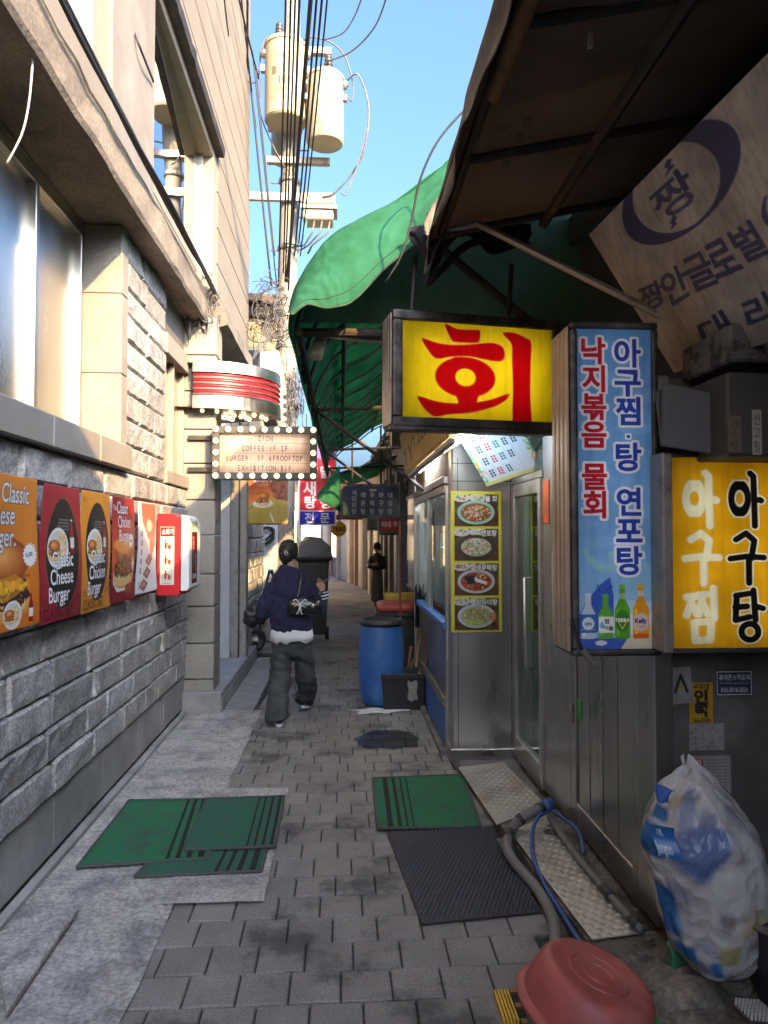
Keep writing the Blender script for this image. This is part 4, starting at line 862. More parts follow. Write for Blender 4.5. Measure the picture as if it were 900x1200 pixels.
m.loft([[(x0+o,y,0),(x1-o,y,0),(x1-o,y+.34,0),(x0+o,y+.34,0)],[(x0,y-.01,z1),(x1,y-.01,z1),(x1,y+.36,z1),(x0,y+.36,z1)],[(x0+.02,y+.01,z1),(x1-.02,y+.01,z1),(x1-.02,y+.34,z1),(x0+.02,y+.34,z1)],[(x0+.04,y+.02,.02),(x1-.04,y+.02,.02),(x1-.04,y+.32,.02),(x0+.04,y+.32,.02)]]); m.build('crate_body', m_black, ct, .006)
box('rim', m_black, ct, x0-.012,x1+.012,y-.024,y-.010,z1-.05,z1+.004,.004)
sheet('torn_label', Ink(8,8,(176,172,164)), (x0+.24,y-.012,.27), (.085,0,0), (0,.0,-.18), ct, .7, .0, .3, fn=lambda u, v: np.stack([.012*np.sin(v*9)*(u-.5), 0*u - .004, .01*np.cos(u*8)], -1))
for k, (a_, b_, r, mt, lab) in enumerate((((482,822,6.95),(494,736,7.15),.016,m_wood,'pale wooden handle standing upright in the black crate'),((478,826,6.9),(505,756,6.98),.018,m_wood,'thick wooden stick leaning right out of the black crate'),((474,820,7.0),(482,757,7.1),.017,M('dark_timber', (.22,.12,.06), .7),'short brown handle leaning in the black crate'),((470,815,7.05),(486,770,7.0),.012,m_rustal,'thin grey rod crossing the sticks in the black crate'))):
    o = MB().tube([P(a_[0],a_[1],y=a_[2]), P(b_[0],b_[1],y=b_[2])], r, 8).build('stick', mt); tag(o, lab, 'stick', 'sticks in the black crate')
bo = thing('broom', 'dark broom standing upside down behind the crate by the window', 'broom', P(486, 830, y=7.25))
MB().tube([P(486,815,y=7.25), P(490,735,y=7.25)], .014, 8).build('handle', m_wood, bo)
m = MB(); q = random.Random(2)
for k in range(46):
    p0 = P(490,735,y=7.25) + Vector((q.uniform(-.03,.03), q.uniform(-.02,.02), 0)); m.tube([p0, P(494 + q.uniform(-8,6), 690 + q.uniform(-6,20), y=7.25 + q.uniform(-.05,.05))], .005, 4)
m.build('bristles', m_black, bo)
o = MB().tube([P(470,800,y=7.5),P(468,610,y=7.5)], .013, 8).build('post', M('rusty_red_pole', (.22,.05,.03), .6, var=.3)); tag(o, 'thin rusty red pole standing before the small red sign', 'pole')

m = MB().grid(lambda u, v: (lambda a, r: (.33 + r*math.cos(a)*.24*(1 + .35*math.sin(a*3 + 1)), 6.62 + r*math.sin(a)*.10*(1 + .3*math.sin(a*5)), .006 + .012*(1 - r)*abs(wob(a, r*4, 0, 2))))(u*6.2832, .02 + .98*v), 36, 5)
tag(m.build('spilled_ice', m_paper, smooth=True), 'white spill on the pavers in front of the barrel and crate', 'spill')

for nm, lab, q4, mt in (('shop_awning', 'dark green canvas awning over the far shops beyond the long green one', ((-.55,14.9,2.75),(-.45,19.4,2.8),(1.3,19.4,3.35),(1.4,14.9,3.35)), m_green),):
    t = thing(nm, lab, 'awning', (sum(p[0] for p in q4)/4, q4[0][1], 2.7)); A_, B_, C_, D_ = [Vector(p) for p in q4]
    MB().grid(lambda u, v: (A_*(1-u)*(1-v) + B_*u*(1-v) + C_*u*v + D_*(1-u)*v) + Vector((0,0,-.08*math.sin(u*math.pi*5)**2*math.sin(v*math.pi))), 40, 8).build('canvas', mt, t, smooth=True, thick=.01)
    MB().grid(lambda u, v: A_.lerp(B_, u) + Vector((0,0,-.25*v - .03*v*math.sin(u*60))), 60, 2).build('valance', mt, t, smooth=True, thick=.008)
    for k in range(4): MB().tube([A_.lerp(B_, k/3), D_.lerp(C_, k/3)], .03, 6).build('arm', m_iron, t)
# ------------------------------------------------------------------ restaurant on the right: pillar, window, door
rb = thing('restaurant', 'small restaurant with steel pillar, lit window and glass door on the right', 'building', (1.2, 5.6, 0))
XP0, XW = .80, 1.26
box('pillar', m_steel, rb, XP0,1.34,5.12,5.30,.04,2.74,.012); box('pillar_base', m_steel, rb, XP0-.012,1.345,5.105,5.31,.0,.10,.008)
for x in (.845, 1.235): box('pillar_seam', m_sdark, rb, x-.002,x+.002,5.1175,5.13,.11,2.2)
for z in (2.16, 2.03): box('pillar_joint', m_sdark, rb, XP0+.002,1.33,5.1172,5.13,z-.002,z+.002)
# window wall running away from the pillar
Y0, Y1 = 5.31, 7.55
wn = MB(); wn.box(.785,.83,Y0,Y0+.05,.02,2.0).box(.775,.835,Y1-.06,Y1,.0,2.6).box(.78,.83,6.4,6.44,.96,2.0).box(.78,.835,Y0+.05,Y1-.06,1.96,2.02)
wn = wn.build('window', m_alu, rb, .004); box('pane', g_clear, wn, .80,.804,Y0+.05,Y1-.06,.99,1.96)
box('blue_ledge', m_bluep, rb, .765,.85,Y0+.055,Y1-.065,.925,.975,.006)
box('steel_panel', m_steel, rb, .792,.82,Y0+.052,Y1-.062,.42,.92); box('kick_rail', m_rustal, rb, .772,.82,Y0+.052,Y1-.062,.33,.415,.006); box('blue_panel', m_bluep, rb, .79,.82,Y0+.052,Y1-.062,.03,.325)
for y in (6.05, 6.8): box('panel_joint', m_sdark, rb, .788,.793,y-.004,y+.004,.04,.325)
box('sill_kerb', m_cemd, rb, .74,.83,Y0,Y1+.05,-.02,.04,.01)
box('fascia_board', m_fasc, rb, .79,.83,Y0,Y1,2.09,2.50); box('fascia_rail', m_rustal, rb, .765,.835,Y0,Y1,2.022,2.085,.006)
# room behind the window
rm = MB(); rm.box(2.6,2.64,Y0-.3,Y1+.4,0,2.7).box(.84,2.6,Y1+.3,Y1+.34,0,2.7).box(1.36,2.6,5.0,5.04,0,2.7).box(.84,2.6,Y0-.3,Y1+.3,2.62,2.66)
rm.build('inner_wall', M('kitchen_wall', (.55,.57,.55), .6, var=.08), rb); box('inner_floor', m_slab, rb, .84,2.6,Y0-.3,Y1+.3,-.02,.02)
ft = thing('fish_tank', 'pale teal water tank standing behind the restaurant window', 'tank', (1.1, 6.2, 0)); box('tank_glass', M('teal_tank', (.30,.46,.42), .2, var=.12, bump=0), ft, .92,1.35,5.5,7.2,.98,1.52,.01); box('tank_stand', m_frame, ft, .90,1.37,5.46,7.24,.02,.978)
for y in (5.7, 6.7):
    t = thing('tube_light', 'fluorescent tube inside the restaurant window, %s one' % ('nearer' if y < 6 else 'farther'), 'light', (1.05, y, 2.0), 'tubes inside the window'); MB().tube([(1.05,y-.35,2.16),(1.05,y+.4,2.16)], .018, 8).build('tube', m_tube, t); box('fitting', m_white, t, 1.02,1.08,y-.4,y+.45,2.182,2.23)
c = Ink(70, 84, (226,226,222))
for x, t in ((10,'오징어회'), (36,'산낙지')):
    for i, ch in enumerate(t): c.text(ch, x, 20 + i*18, 17, (50,50,54), 0, rot=.05)
ps = sheet('paper_notice', c, (.845,7.2,1.90), (.0,-1.1,0), (0,0,-.46), None, .8, .25, .1, fn=lambda u, v: np.stack([.01*np.sin(u*8), 0*u, .015*np.sin(u*5)], -1), thick=.001); tag(ps, 'white handwritten paper notice inside the restaurant window', 'notice')
m = MB().grid(lambda u, v: (.90 + .05*math.sin(u*9 + v*3) + .03*wob(u*6, v*6, 1), 5.4 + u*1.9, 2.0 - v*.30 - .22*u*(1-u)*v + .03*wob(u*8, v*3, 3)), 30, 8).build('plastic_curtain', cloth('milky_plastic', (.5,.5,.5), .4, .3), smooth=True, thick=.003); tag(m, 'crumpled milky plastic curtain gathered along the window top', 'curtain')
# dishes on the pillar
db = thing('dish_board', 'yellow edged board with four dish photographs on the steel pillar', 'menu board', (1.0, 5.1, .94))
bx0, bx1, bz0, bz1 = .792, 1.165, .935, 1.955
box('board', M('yellow_board', (.66,.60,.05), .45, var=.06, bump=.02), db, bx0,bx1,5.108,5.1165,bz0,bz1,.002)
rd = random.Random(8)
def dish(name, kind):
    c = Ink(112, 78, (92,70,52)); blobs(c, 56, 39, 60, 44, 40, [(110,84,60),(80,60,46)], 6, 14, rd, .2)
    if kind == 0: rim, soup, pal = (150,196,180), (150,72,44), [(216,206,180),(196,60,36),(120,150,60),(226,220,200),(160,90,50),(90,130,50)]
    if kind == 1: rim, soup, pal = (70,66,60), (196,186,150), [(226,220,206),(214,206,190),(200,80,50),(80,130,60),(236,232,220),(150,170,90)]
    if kind == 2: rim, soup, pal = (196,198,196), (176,60,30), [(190,50,26),(214,90,40),(60,60,70),(80,130,60),(230,224,214),(150,40,24)]
    if kind == 3: rim, soup, pal = (198,204,206), (170,180,130), [(206,196,170),(120,160,80),(226,216,196),(200,120,60),(80,130,50),(170,150,120)]
    for x in (18, 60): c.ell(x, 8, 22, 11, (206,204,196)); blobs(c, x, 8, 14, 6, 16, pal, 1.5, 3, rd)
    c.ell(57, 47, 47, 29, (40,34,30), a=.5); c.ell(55, 44, 47, 29, rim); c.ell(55, 44, 40, 23.5, tuple(v*.85 for v in rim)); c.ell(55, 44.5, 38, 22, soup)
    blobs(c, 55, 44, 35, 19, 230, pal, 1.2, 3.2, rd, .6); blobs(c, 55, 38, 18, 13, 110, [pal[0], pal[4], pal[3]], 1, 2.6, rd, .8)
    if kind == 2: c.poly([(24,32),(50,30),(56,46),(34,52)], (50,54,66)); c.poly([(50,34),(84,46),(80,52),(52,44)], (226,224,220)); 
    if kind == 3:
        for k in range(5): c.rect(30 + k*9, 54, 37 + k*9, 66, (170,200,90)); c.rect(88, 36 + k*4, 104, 39 + k*4, (206,120,50))
    c.text(name, 108, 17, 16, W_, .04, halo=(30,26,24), hr=1.6, align='r', sx=.92); return c
for k, (nm, kd) in enumerate((('물 회',0),('연포탕',1),('생우럭탕',2),('삼식이탕',3))):
    z1 = bz1 - .022 - k*.250; sheet('dish_photo', dish(nm, kd), (bx0+.026, 5.1065, z1), (bx1-bx0-.05,0,0), (0,0,-.232), db, .3, 0, .06)
# glass door with its frame in the side wall
dr_ = thing('glass_door', 'glass door with a long steel handle beside the steel pillar', 'door', (1.27, 4.7, .05))
dz1 = 2.0
MB().box(1.245,1.30,5.06,5.11,.05,dz1).box(1.245,1.30,4.40,4.45,.05,dz1).box(1.245,1.30,4.45,5.06,dz1-.09,dz1).box(1.245,1.30,4.45,5.06,.05,.20).build('frame', m_alu, dr_, .004)
box('pane', g_door, dr_, 1.268,1.274,4.45,5.06,.20,dz1-.09)
MB().tube([(1.24,4.56,.78),(1.19,4.56,.78),(1.19,4.56,1.36),(1.24,4.56,1.36)], .011, 8).build('handle', m_alu, dr_, smooth=True)
box('transom', m_alu, rb, 1.25,1.31,4.38,5.118,dz1+.004,dz1+.05,.004); box('transom_glass', g_door, rb, 1.275,1.28,4.40,5.1,dz1+.05,2.3); box('door_lining', M('green_curtain', (.06,.16,.11), .8, var=.3, stretch=(1,8,1)), rb, 2.0,2.05,4.3,5.0,0,2.5)
MB().box(1.31,2.0,4.385,4.40,0,2.5).build('passage_wall', bpy.data.materials['green_curtain'], rb)
# steel clad wall and panelled service door
sw_ = thing('steel_wall', 'steel clad wall with a panelled service door under the blue light box', 'wall', (1.3, 3.6, .05))
box('wall_sheet', m_steel, sw_, 1.265,1.33,3.885,4.395,.05,2.75,.006); box('wall_return', m_steel, sw_, 1.262,1.345,2.82,2.985,.07,2.30,.008)
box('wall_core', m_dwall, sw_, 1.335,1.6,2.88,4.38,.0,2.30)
dd = MB(); dd.box(1.264,1.325,3.80,3.88,.06,1.62).box(1.264,1.325,2.99,3.06,.06,1.62).box(1.266,1.325,3.06,3.80,.06,.20).box(1.266,1.325,3.06,3.80,1.34,1.44); dd = dd.build('service_door', m_steel, sw_, .004)
for k in range(4):
    y0, y1 = 3.064 + k*.185, 3.064 + k*.185 + .170; box('door_panel', m_steel, dd, 1.276,1.32,y0,y1,.202,1.338,.003); box('door_panel', m_steel, dd, 1.276,1.32,y0,y1,1.442,1.615,.003)
box('upper_sheet', m_steel, sw_, 1.270,1.33,2.987,3.88,1.63,2.30,.004); box('door_backing', m_sdark, dd, 1.322,1.334,2.99,3.87,.06,1.63)
for z in (1.30, .62): box('hinge', m_rustal, dd, 1.255,1.264,3.83,3.86,z,z+.10,.003)
o = MB().lathe([(.006,0),(.013,.015),(.014,.07),(.010,.105),(.004,.115)], P(680, 845, x=1.235), 10).build('green_tag', m_greenp); tag(o, 'small green plastic tag hanging beside the service door hinge', 'tag')
def sticker(name, label, ink, o, ux, uy, cat_='sticker', **k):
    s = sheet(name, ink, o, ux, uy, None, .5, 0, .25, thick=.001, **k); return tag(s, label, cat_)
c = Ink(24, 46, (40,84,170)); c.text('N', 4, 16, 12, W_, .02); c.ell(14, 22, 2, 2, (200,60,60)); c.rect(3, 30, 21, 31, W_, .5); c.rect(0, 32, 24, 33, (90,130,200))
sticker('blue_sticker', 'blue sticker on the steel sheet right of the glass door', c, (1.262,4.15,1.92), (0,-.17,0), (0,0,-.34))
sticker('orange_strip', 'narrow orange strip at the edge beside the glass door', Ink(8, 30, (214,96,40)), (1.262,4.37,1.98), (0,-.12,0), (0,0,-.27))
c = Ink(34, 50, (204,198,186)); c.poly([(20,50),(34,20),(34,50)], (170,60,40)); c.ell(24, 38, 8, 8, (190,60,40)); c.rect(4, 6, 26, 8, (120,110,100))
sticker('cream_notice', 'cream notice with red print below the blue sticker', c, (1.262,4.2,1.54), (0,-.22,0), (0,0,-.42), 'notice')
# soot dark wall facing the camera in the corner
dw = thing('corner_wall', 'soot dark wall facing down the alley in the right hand corner', 'wall', (2.2, 2.9, 0))
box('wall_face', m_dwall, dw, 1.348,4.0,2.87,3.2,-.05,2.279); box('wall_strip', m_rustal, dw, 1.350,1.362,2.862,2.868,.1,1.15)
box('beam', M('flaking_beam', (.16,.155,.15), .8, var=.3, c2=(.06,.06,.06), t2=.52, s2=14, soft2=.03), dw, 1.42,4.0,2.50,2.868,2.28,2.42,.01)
bx = thing('junction_box', 'dark metal box with two taped labels above the yellow sign', 'box', (1.75, 2.5, 1.93))
a, b = P(852, 455, y=2.45), P(930, 535, y=2.45); box('case', M('dark_painted_metal', (.06,.055,.05), .6, var=.2), bx, a.x, b.x + .3, 2.45, 2.72, b.z, a.z + .06, .01)
for px0, px1, py0, py1, cl in ((853,869,487,530,(120,104,84)),(881,893,480,533,(176,168,150))):
    c = Ink(16, 44, cl); [c.text(ch, 8, 14 + i*13, 12, (70,60,50), 0, align='c') for i, ch in enumerate('가스밸' if px0 < 860 else '신고필')]; p0, p1 = P(px0, py0, y=2.447), P(px1, py1, y=2.447); sheet('label', c, p0, (p1.x-p0.x,0,0), (0,0,p1.z-p0.z), bx)
# stickers on the dark wall
def on_wall(name, label, ink, px0, py0, px1, py1, rot=0, cat_='sticker'):
    a, b = P(px0, py0, y=2.864), P(px1, py1, y=2.864); w_, h_ = b.x - a.x, a.z - b.z
    return sticker(name, label, ink, a, (w_*math.cos(rot),0,w_*math.sin(rot)), (h_*math.sin(rot),0,-h_*math.cos(rot)), cat_)
c = Ink(50, 60, (150,148,144)); c.line([(18,40),(30,14),(40,40)], 5, (30,30,30)); c.ell(31, 34, 4, 5, (170,150,50)); c.poly([(0,60),(12,44),(0,40)], (120,118,114)); on_wall('paper_notice', 'creased grey paper with a black peak mark, upper left on the dark wall', c, 778, 783, 810, 826, .06, 'notice')
c = Ink(54, 80, (190,150,30)); c.text('무지개', 27, 13, 13, K_, .02, align='c'); c.text('인', 27, 40, 30, K_, .05, align='c', sx=1.2); c.text('력', 27, 64, 28, K_, .05, align='c', sx=1.2); c.text('766-0700', 27, 78, 11, K_, .02, align='c', sx=.95); on_wall('job_sticker', 'yellow sticker with bold black lettering on the dark wall', c, 807, 800, 836, 847)
c = Ink(84, 52, (44,48,84)); c.rect(2, 2, 82, 50, W_, .9); c.rect(4, 4, 80, 48, (44,48,84)); c.text('휴대폰소액결제', 42, 19, 13, W_, .02, align='c', sx=.85); c.rect(8, 24, 76, 28, W_, .4); c.text('010-3018-2026', 42, 44, 13.5, W_, .02, align='c', sx=.74); on_wall('loan_sticker', 'dark blue and white sticker with a phone number, right of the yellow one', c, 839, 786, 882, 815)
c = Ink(60, 44, (150,146,140)); blobs(c, 30, 22, 32, 24, 90, [(110,100,92),(170,166,160),(90,76,66)], .6, 2, rd, .3); on_wall('blank_sticker', 'peeling pale blank sticker in the middle of the dark wall', c, 807, 848, 849, 879)
c = Ink(70, 60, (156,150,146)); c.rect(2, 2, 68, 58, (120,60,60), .5); c.rect(3, 3, 67, 57, (160,154,150)); c.rect(5, 5, 20, 17, (160,50,50)); c.text('긴', 6, 16, 12, W_, .03); [c.rect(24, 6 + k*5, 62, 8 + k*5, (110,100,100), .6) for k in range(9)]; on_wall('notice_sheet', 'pale notice sheet half hidden behind the rubbish bag', c, 811, 886, 857, 930, 0, 'notice')
# ------------------------------------------------------------------ light boxes
def frame_box(t, w_, h_, d, fw, mat, side=None, local=True):
    m = MB(); m.box(0,w_,0,d,0,fw).box(0,w_,0,d,h_-fw,h_).box(0,fw,0,d,fw,h_-fw).box(w_-fw,w_,0,d,fw,h_-fw); m.build('frame', mat, t, .01, local=True, seg=2)
    MB().box(.01,w_-.01,d-.03,d-.012,.01,h_-.01).build('back_panel', mat, t, local=True)
    if side is not None:
        for k in range(4):
            y0 = .02 + k*(d-.03)/4; MB().box(-.012,-.001,y0,y0+(d-.03)/4-.014,.015,h_-.015).build('side_rib', side, t, .004, local=True)
# yellow and red sign
p = P(461, 499, y=3.80); q = P(659, 502, y=3.97); W0 = (Vector((q.x,q.y,0)) - Vector((p.x,p.y,0))).length; rz = math.atan2(q.y-p.y, q.x-p.x); H0 = P(461, 361, y=3.80).z - p.z
ys = thing('light_box_sign', 'lit yellow light box sign with a single red character over the passage', 'sign', p, None, rz); d = .24; fw = .055
frame_box(ys, W0, H0, d, fw, m_frame, m_rustal)
c = Ink(250, 150, (232,196,20)); c.grad(0, 0, 250, 150, (226,190,22), (236,200,16)); RD = (176,6,10)
def swoosh(c, pts, colr):
    v = [Vector((x, y, 0)) for x, y in pts]; o = smoothpath([v[-1]] + v + [v[0], v[1]], 5)[5:-5]; c.poly([(a.x, a.y) for a in o], colr)
for cl, gx in (((214,150,60), 1.2), (RD, 0)):
    def sw2(pts):
        cx_ = sum(a for a, _ in pts)/len(pts); cy_ = sum(b for _, b in pts)/len(pts)
        swoosh(c, [(a + gx*(1 if a > cx_ else -1), b + gx*(1 if b > cy_ else -1)) for a, b in pts], cl)
    sw2([(70,6),(74,4),(90,10),(110,10),(124,9),(127,13),(126,24),(120,29),(88,30),(80,26)])
    sw2([(33,30),(36,28),(60,34),(90,35),(130,30),(148,28),(164,33),(168,44),(164,54),(150,56),(110,51),(80,53),(62,57),(52,55),(40,42)])
    sw2([(84,54),(112,54),(112,64),(84,64)]); c.ell(103, 84, 49 + gx, 31 + gx, cl)
    sw2([(88,104),(122,104),(120,126),(122,134),(90,134),(91,122)])
    sw2([(26,119),(30,117),(60,124),(100,125),(140,118),(172,107),(175,109),(170,116),(150,127),(110,138),(75,142),(58,146),(48,144),(34,132)])
    sw2([(166,13),(170,10),(186,10),(204,17),(213,24),(212,60),(211,110),(213,148),(208,152),(186,152),(181,146),(182,100),(181,50),(180,28)])
c.ell(103, 84, 17, 14, (214,150,60)); c.ell(103, 84, 15.8, 12.8, (232,196,20))
sheet('sign_face', c, (fw-.004, .018, H0-fw+.004), (W0-2*fw+.008,0,0), (0,0,-(H0-2*fw+.008)), ys, .28, .55, .16, local=True)
for z in (.22, .42): MB().tube([(.14,.15,H0*z/.64),(W0-.12,.15,H0*z/.64)], .013, 6).build('lamp', m_dimt, ys, local=True)
MB().box(.012,W0-.012,d-.05,d-.035,.012,H0-.012).build('reflector', m_white, ys, local=True)
for x in (.14, .72): MB().tube([(x,.12,H0),(x,.12,H0+.05),(x+.02,.12,H0+.35)], .014, 6).build('hanger', m_iron, ys, local=True)
MB().box(-.02,W0+.01,-.012,.03,-.022,.0).build('drip_rail', m_frame, ys, .004, local=True)
# tall blue sign
p = P(672, 770, y=2.76); q = P(776, 770, y=2.76); W0 = q.x - p.x; H0 = P(672, 376, y=2.76).z - p.z
bs = thing('tall_light_box', 'tall sky blue light box with red and blue lettering above four bottles', 'sign', p); d = .25; fw = .028
frame_box(bs, W0, H0, d, fw, m_frame, M('beige_channel', (.45,.37,.28), .45, .6, var=.15, scale=9, c2=(.30,.23,.17), t2=.66))
w_, h_ = 176, 768; c = Ink(w_, h_, (112,160,214)); c.grad(0, 0, w_, 520, (98,148,206), (122,168,218)); c.grad(0, 520, w_, h_, (122,168,218), (150,190,226))
for k in range(14):
    c.ell(rd.uniform(0, w_), rd.uniform(0, 620), rd.uniform(16, 60), rd.uniform(8, 22), (140,182,226), a=.35)
c.ell(150, 606, 50, 44, (140,186,214), a=.8); c.rect(0, 640, w_, 690, (150,186,222), .5); c.ell(130, 700, 90, 34, (206,214,224)); c.ell(120, 668, 80, 16, (170,200,224))
swoosh(c, [(12,530),(18,524),(30,545),(54,562),(84,568),(88,566),(80,556),(90,560),(92,572),(60,584),(34,572),(18,552)], (140,190,200)); swoosh(c, [(70,540),(86,534),(96,548),(80,556)], (140,190,200))
c.poly([(0,690),(20,652),(50,614),(74,596),(82,640),(82,690),(60,720),(0,740)], (60,92,182)); c.poly([(0,740),(120,740),(110,768),(0,768)], (66,96,184)); c.poly([(112,744),(176,700),(176,768),(96,768)], (206,196,172))
for a_, b_ in (((22,640),(34,660)),((44,614),(50,630)),((66,628),(80,618)),((34,690),(24,674))): c.line([a_, b_], 2, (34,46,96))
def vtext(t, x, y0, step, sz, colr, gap):
    y = y0; ms = []
    for ch in t:
        if ch == ' ': y += gap; continue
        if ch == '·': c.rect(x - 8, y - step*.62, x + 8, y - step*.62 + 15, W_, r=4); ms.append(('r', x, y - step*.62)); y += gap*1.05; continue
        r = c.mask(ch, x, y, sz, .03, align='c', sx=.98)
        if r: gr = Ink.grow(*r, 6.5); c._put(gr[0], gr[1], gr[2], (226,222,226)); ms.append(r)
        y += step
    for r in ms:
        if r[0] == 'r': c.rect(r[1] - 4, r[2] + 4, r[1] + 4, r[2] + 11, colr)
        else: c._put(r[0], r[1], r[2], colr)
vtext('낙지볶음 물회', 40, 80, 67, 68, (186,22,40), 34)
vtext('아구찜·탕 연포탕', 120, 86, 70, 72, (34,64,160), 38)
def soju(x, y0, y1, wd, body, cap, neck=.36):
    h = y1 - y0; c.rect(x - wd/2, y0 + h*.44, x + wd/2, y1, body, r=5); c.poly([(x-wd/2, y0+h*.47),(x-wd*.2, y0+h*.26),(x-wd*.18, y0),(x+wd*.18, y0),(x+wd*.2, y0+h*.26),(x+wd/2, y0+h*.47)], body)
    c.rect(x - wd*.2, y0, x + wd*.2, y0 + h*.08, cap); c.rect(x - wd*.36, y0 + h*.46, x - wd*.2, y1 - 6, tuple(min(255, v*1.25 + 20) for v in body), .6, 3)
soju(23, 634, 742, 34, (196,204,216), (206,210,216)); c.rect(6, 684, 40, 728, (40,110,170)); c.ell(23, 706, 14, 15, (216,220,226)); c.text('대박', 23, 711, 10, (60,80,120), .02, align='c'); c.rect(6, 719, 40, 721, W_, .5)
soju(63, 636, 742, 34, (92,160,58), (96,170,60)); c.rect(47, 690, 80, 728, (226,226,224)); c.ell(55, 711, 5, 7, (90,170,210)); c.poly([(50.5,709),(55,699),(59.5,709)], (90,170,210)); c.text('참', 66, 706, 13, (40,44,60), .03, align='c'); c.text('이슬', 70, 721, 12, (40,44,60), .03, align='c')
soju(102, 614, 742, 36, (86,152,40), (120,176,70)); c.ell(102, 700, 16, 26, (60,116,40)); c.poly([(90,700),(114,700),(102,722)], (190,190,120)); c.poly([(94,703),(110,703),(102,717)], (60,110,40)); c.text('TERRA', 102, 702, 11.5, W_, .04, align='c', halo=(40,70,30), hr=.8); c.rect(95, 634, 109, 648, (150,170,120))
soju(145, 612, 742, 38, (220,150,34), (220,180,80)); c.rect(127, 730, 163, 742, (206,70,40), .7, 4); c.poly([(128,690),(145,680),(162,690),(162,718),(145,726),(128,718)], (206,180,170)); c.text('Kelly', 145, 705, 15, (40,40,110), .035, align='c', sx=.9); c.rect(138, 628, 152, 642, (206,190,180)); c.rect(136, 713, 154, 714.5, (150,100,90))
c.ell(52, 752, 14, 6, (226,224,230))
sheet('sign_face', c, (fw-.002, .012, H0-fw+.002), (W0-2*fw+.004,0,0), (0,0,-(H0-2*fw+.004)), bs, .3, .42, .16, local=True)
for z in (.10, .30, .5, .7, .9): MB().tube([(.05,.17,H0*z),(W0-.05,.17,H0*z)], .010, 6).build('lamp', m_dimt, bs, local=True)
for z in (.3, .62): MB().box(W0+.001,W0+.02,.03,.1,H0*z*.45,H0*z*.45+.16).build('hinge', m_black, bs, .004, local=True)
MB().tube([(.05,-.006,-.005),(.02,-.012,.06),(-.01,-.01,.15)], .006, 6).build('loose_cord', m_black, bs, local=True); MB().tube([(.03,-.014,.03),(.085,-.014,-.03)], .012, 8).build('latch', m_rustal, bs, local=True)
# yellow sign in the corner
p = P(779, 766, y=2.66); q = P(962, 766, y=2.66); W0 = q.x - p.x; H0 = P(779, 530, y=2.66).z - p.z
yb = thing('corner_light_box', 'yellow light box with white and black brush lettering in the dark corner', 'sign', p); d = .17; fw = .018
MB().box(0,.04,0,d,0,H0).build('side_rail', m_rustal, yb, .006, local=True); MB().box(.04,W0,0,d,-.001,fw).box(.04,W0,0,d,H0-fw,H0).box(W0-fw,W0,0,d,fw,H0-fw).build('frame', m_frame, yb, .004, local=True); MB().box(.04,W0-fw,d-.02,d-.005,fw,H0-fw).build('back_panel', m_white, yb, local=True)
c = Ink(250, 360, (208,150,16)); c.grad(0, 0, 250, 360, (206,148,14), (212,154,18))
ST = {'아': [('o', 26, 52, 24, 31), [(52,4),(60,10),(62,104)], [(62,56),(74,54),(78,56)]],
      '구': [[(16,20),(40,8),(60,22),(52,56)], [(2,56),(40,52),(82,54)], [(46,56),(46,102)]],
      '찜': [[(4,18),(30,16)], [(18,18),(4,52)], [(18,34),(28,50)], [(32,14),(54,13)], [(44,15),(33,50)], [(44,32),(54,50)], [(68,2),(70,58)], [(22,66),(62,64),(60,98),(24,100),(22,66)]],
      '탕': [[(14,16),(44,12)], [(12,38),(40,36)], [(16,16),(12,62),(46,56)], [(56,6),(60,62)], [(60,36),(78,40)], ('o', 46, 84, 24, 20)]}
def brush(ch, x, y, colr, wd, halo=None, hw=0, kx=.74):
    for cl, ww in ((halo, wd + hw), (colr, wd)):
        if cl is None: continue
        for s in ST[ch]:
            if s[0] == 'o': c.ell(x + s[1]*kx, y + s[2], (s[3] - 4)*kx, s[4] - 5, cl, ring=ww/2)
            else: c.line([(x + a*kx, y + b) for a, b in s], ww, cl)
for i, ch in enumerate('아구찜'): brush(ch, 22, 26 + i*110, (214,206,170), 13, (196,170,110), 3)
for i, ch in enumerate('아구탕'): brush(ch, 102, 26 + i*110, (16,14,12), 11, (220,212,184), 6)
sheet('sign_face', c, (.04, .014, H0-fw), (W0-.04-fw,0,0), (0,0,-(H0-2*fw)), yb, .35, .45, .22, local=True)
for x in (.17, .42): MB().tube([(x,.11,.06),(x,.11,H0-.06)], .010, 6).build('lamp', m_dimt, yb, local=True)
# menu board slung under the restaurant ceiling, tubes, yellow fascia banner
c = Ink(150, 110, (150,186,218)); c.grad(0, 0, 150, 110, (140,176,214), (206,216,226)); c.poly([(0,0),(10,0),(6,60),(12,110),(0,110)], (110,170,150)); c.poly([(150,0),(138,0),(142,50),(134,110),(150,110)], (110,150,200)); c.rect(0, 102, 150, 110, (206,202,140)); blobs(c, 6, 80, 6, 24, 30, [(200,190,80),(90,160,120),(220,220,220)], 2, 4, rd); blobs(c, 143, 70, 5, 30, 26, [(90,150,90),(220,210,120)], 2, 4, rd)
for k, (cl, n) in enumerate((((40,50,70),4),((170,40,50),4),((40,90,90),4),((40,50,70),3),((30,30,36),2))):
    x = 24 + k*22
    for j in range(n):
        for i in range(2): [c.rect(x + i*7, 10 + j*24 + q_*5, x + i*7 + 5, 14 + j*24 + q_*5, cl, .85) for q_ in range(3)]
    c.rect(x - 6, 4, x - 5, 98, (110,140,180), .7)
A, B, D = P(571, 570, y=4.76), P(638, 548, y=4.62), P(535, 508, y=4.70)
mn = sheet('menu_board', c, D, B - A, A - D, None, .35, 0, .05, thick=.02); tag(mn, 'pale blue menu board slung slanting under the ceiling behind the yellow sign', 'menu board')
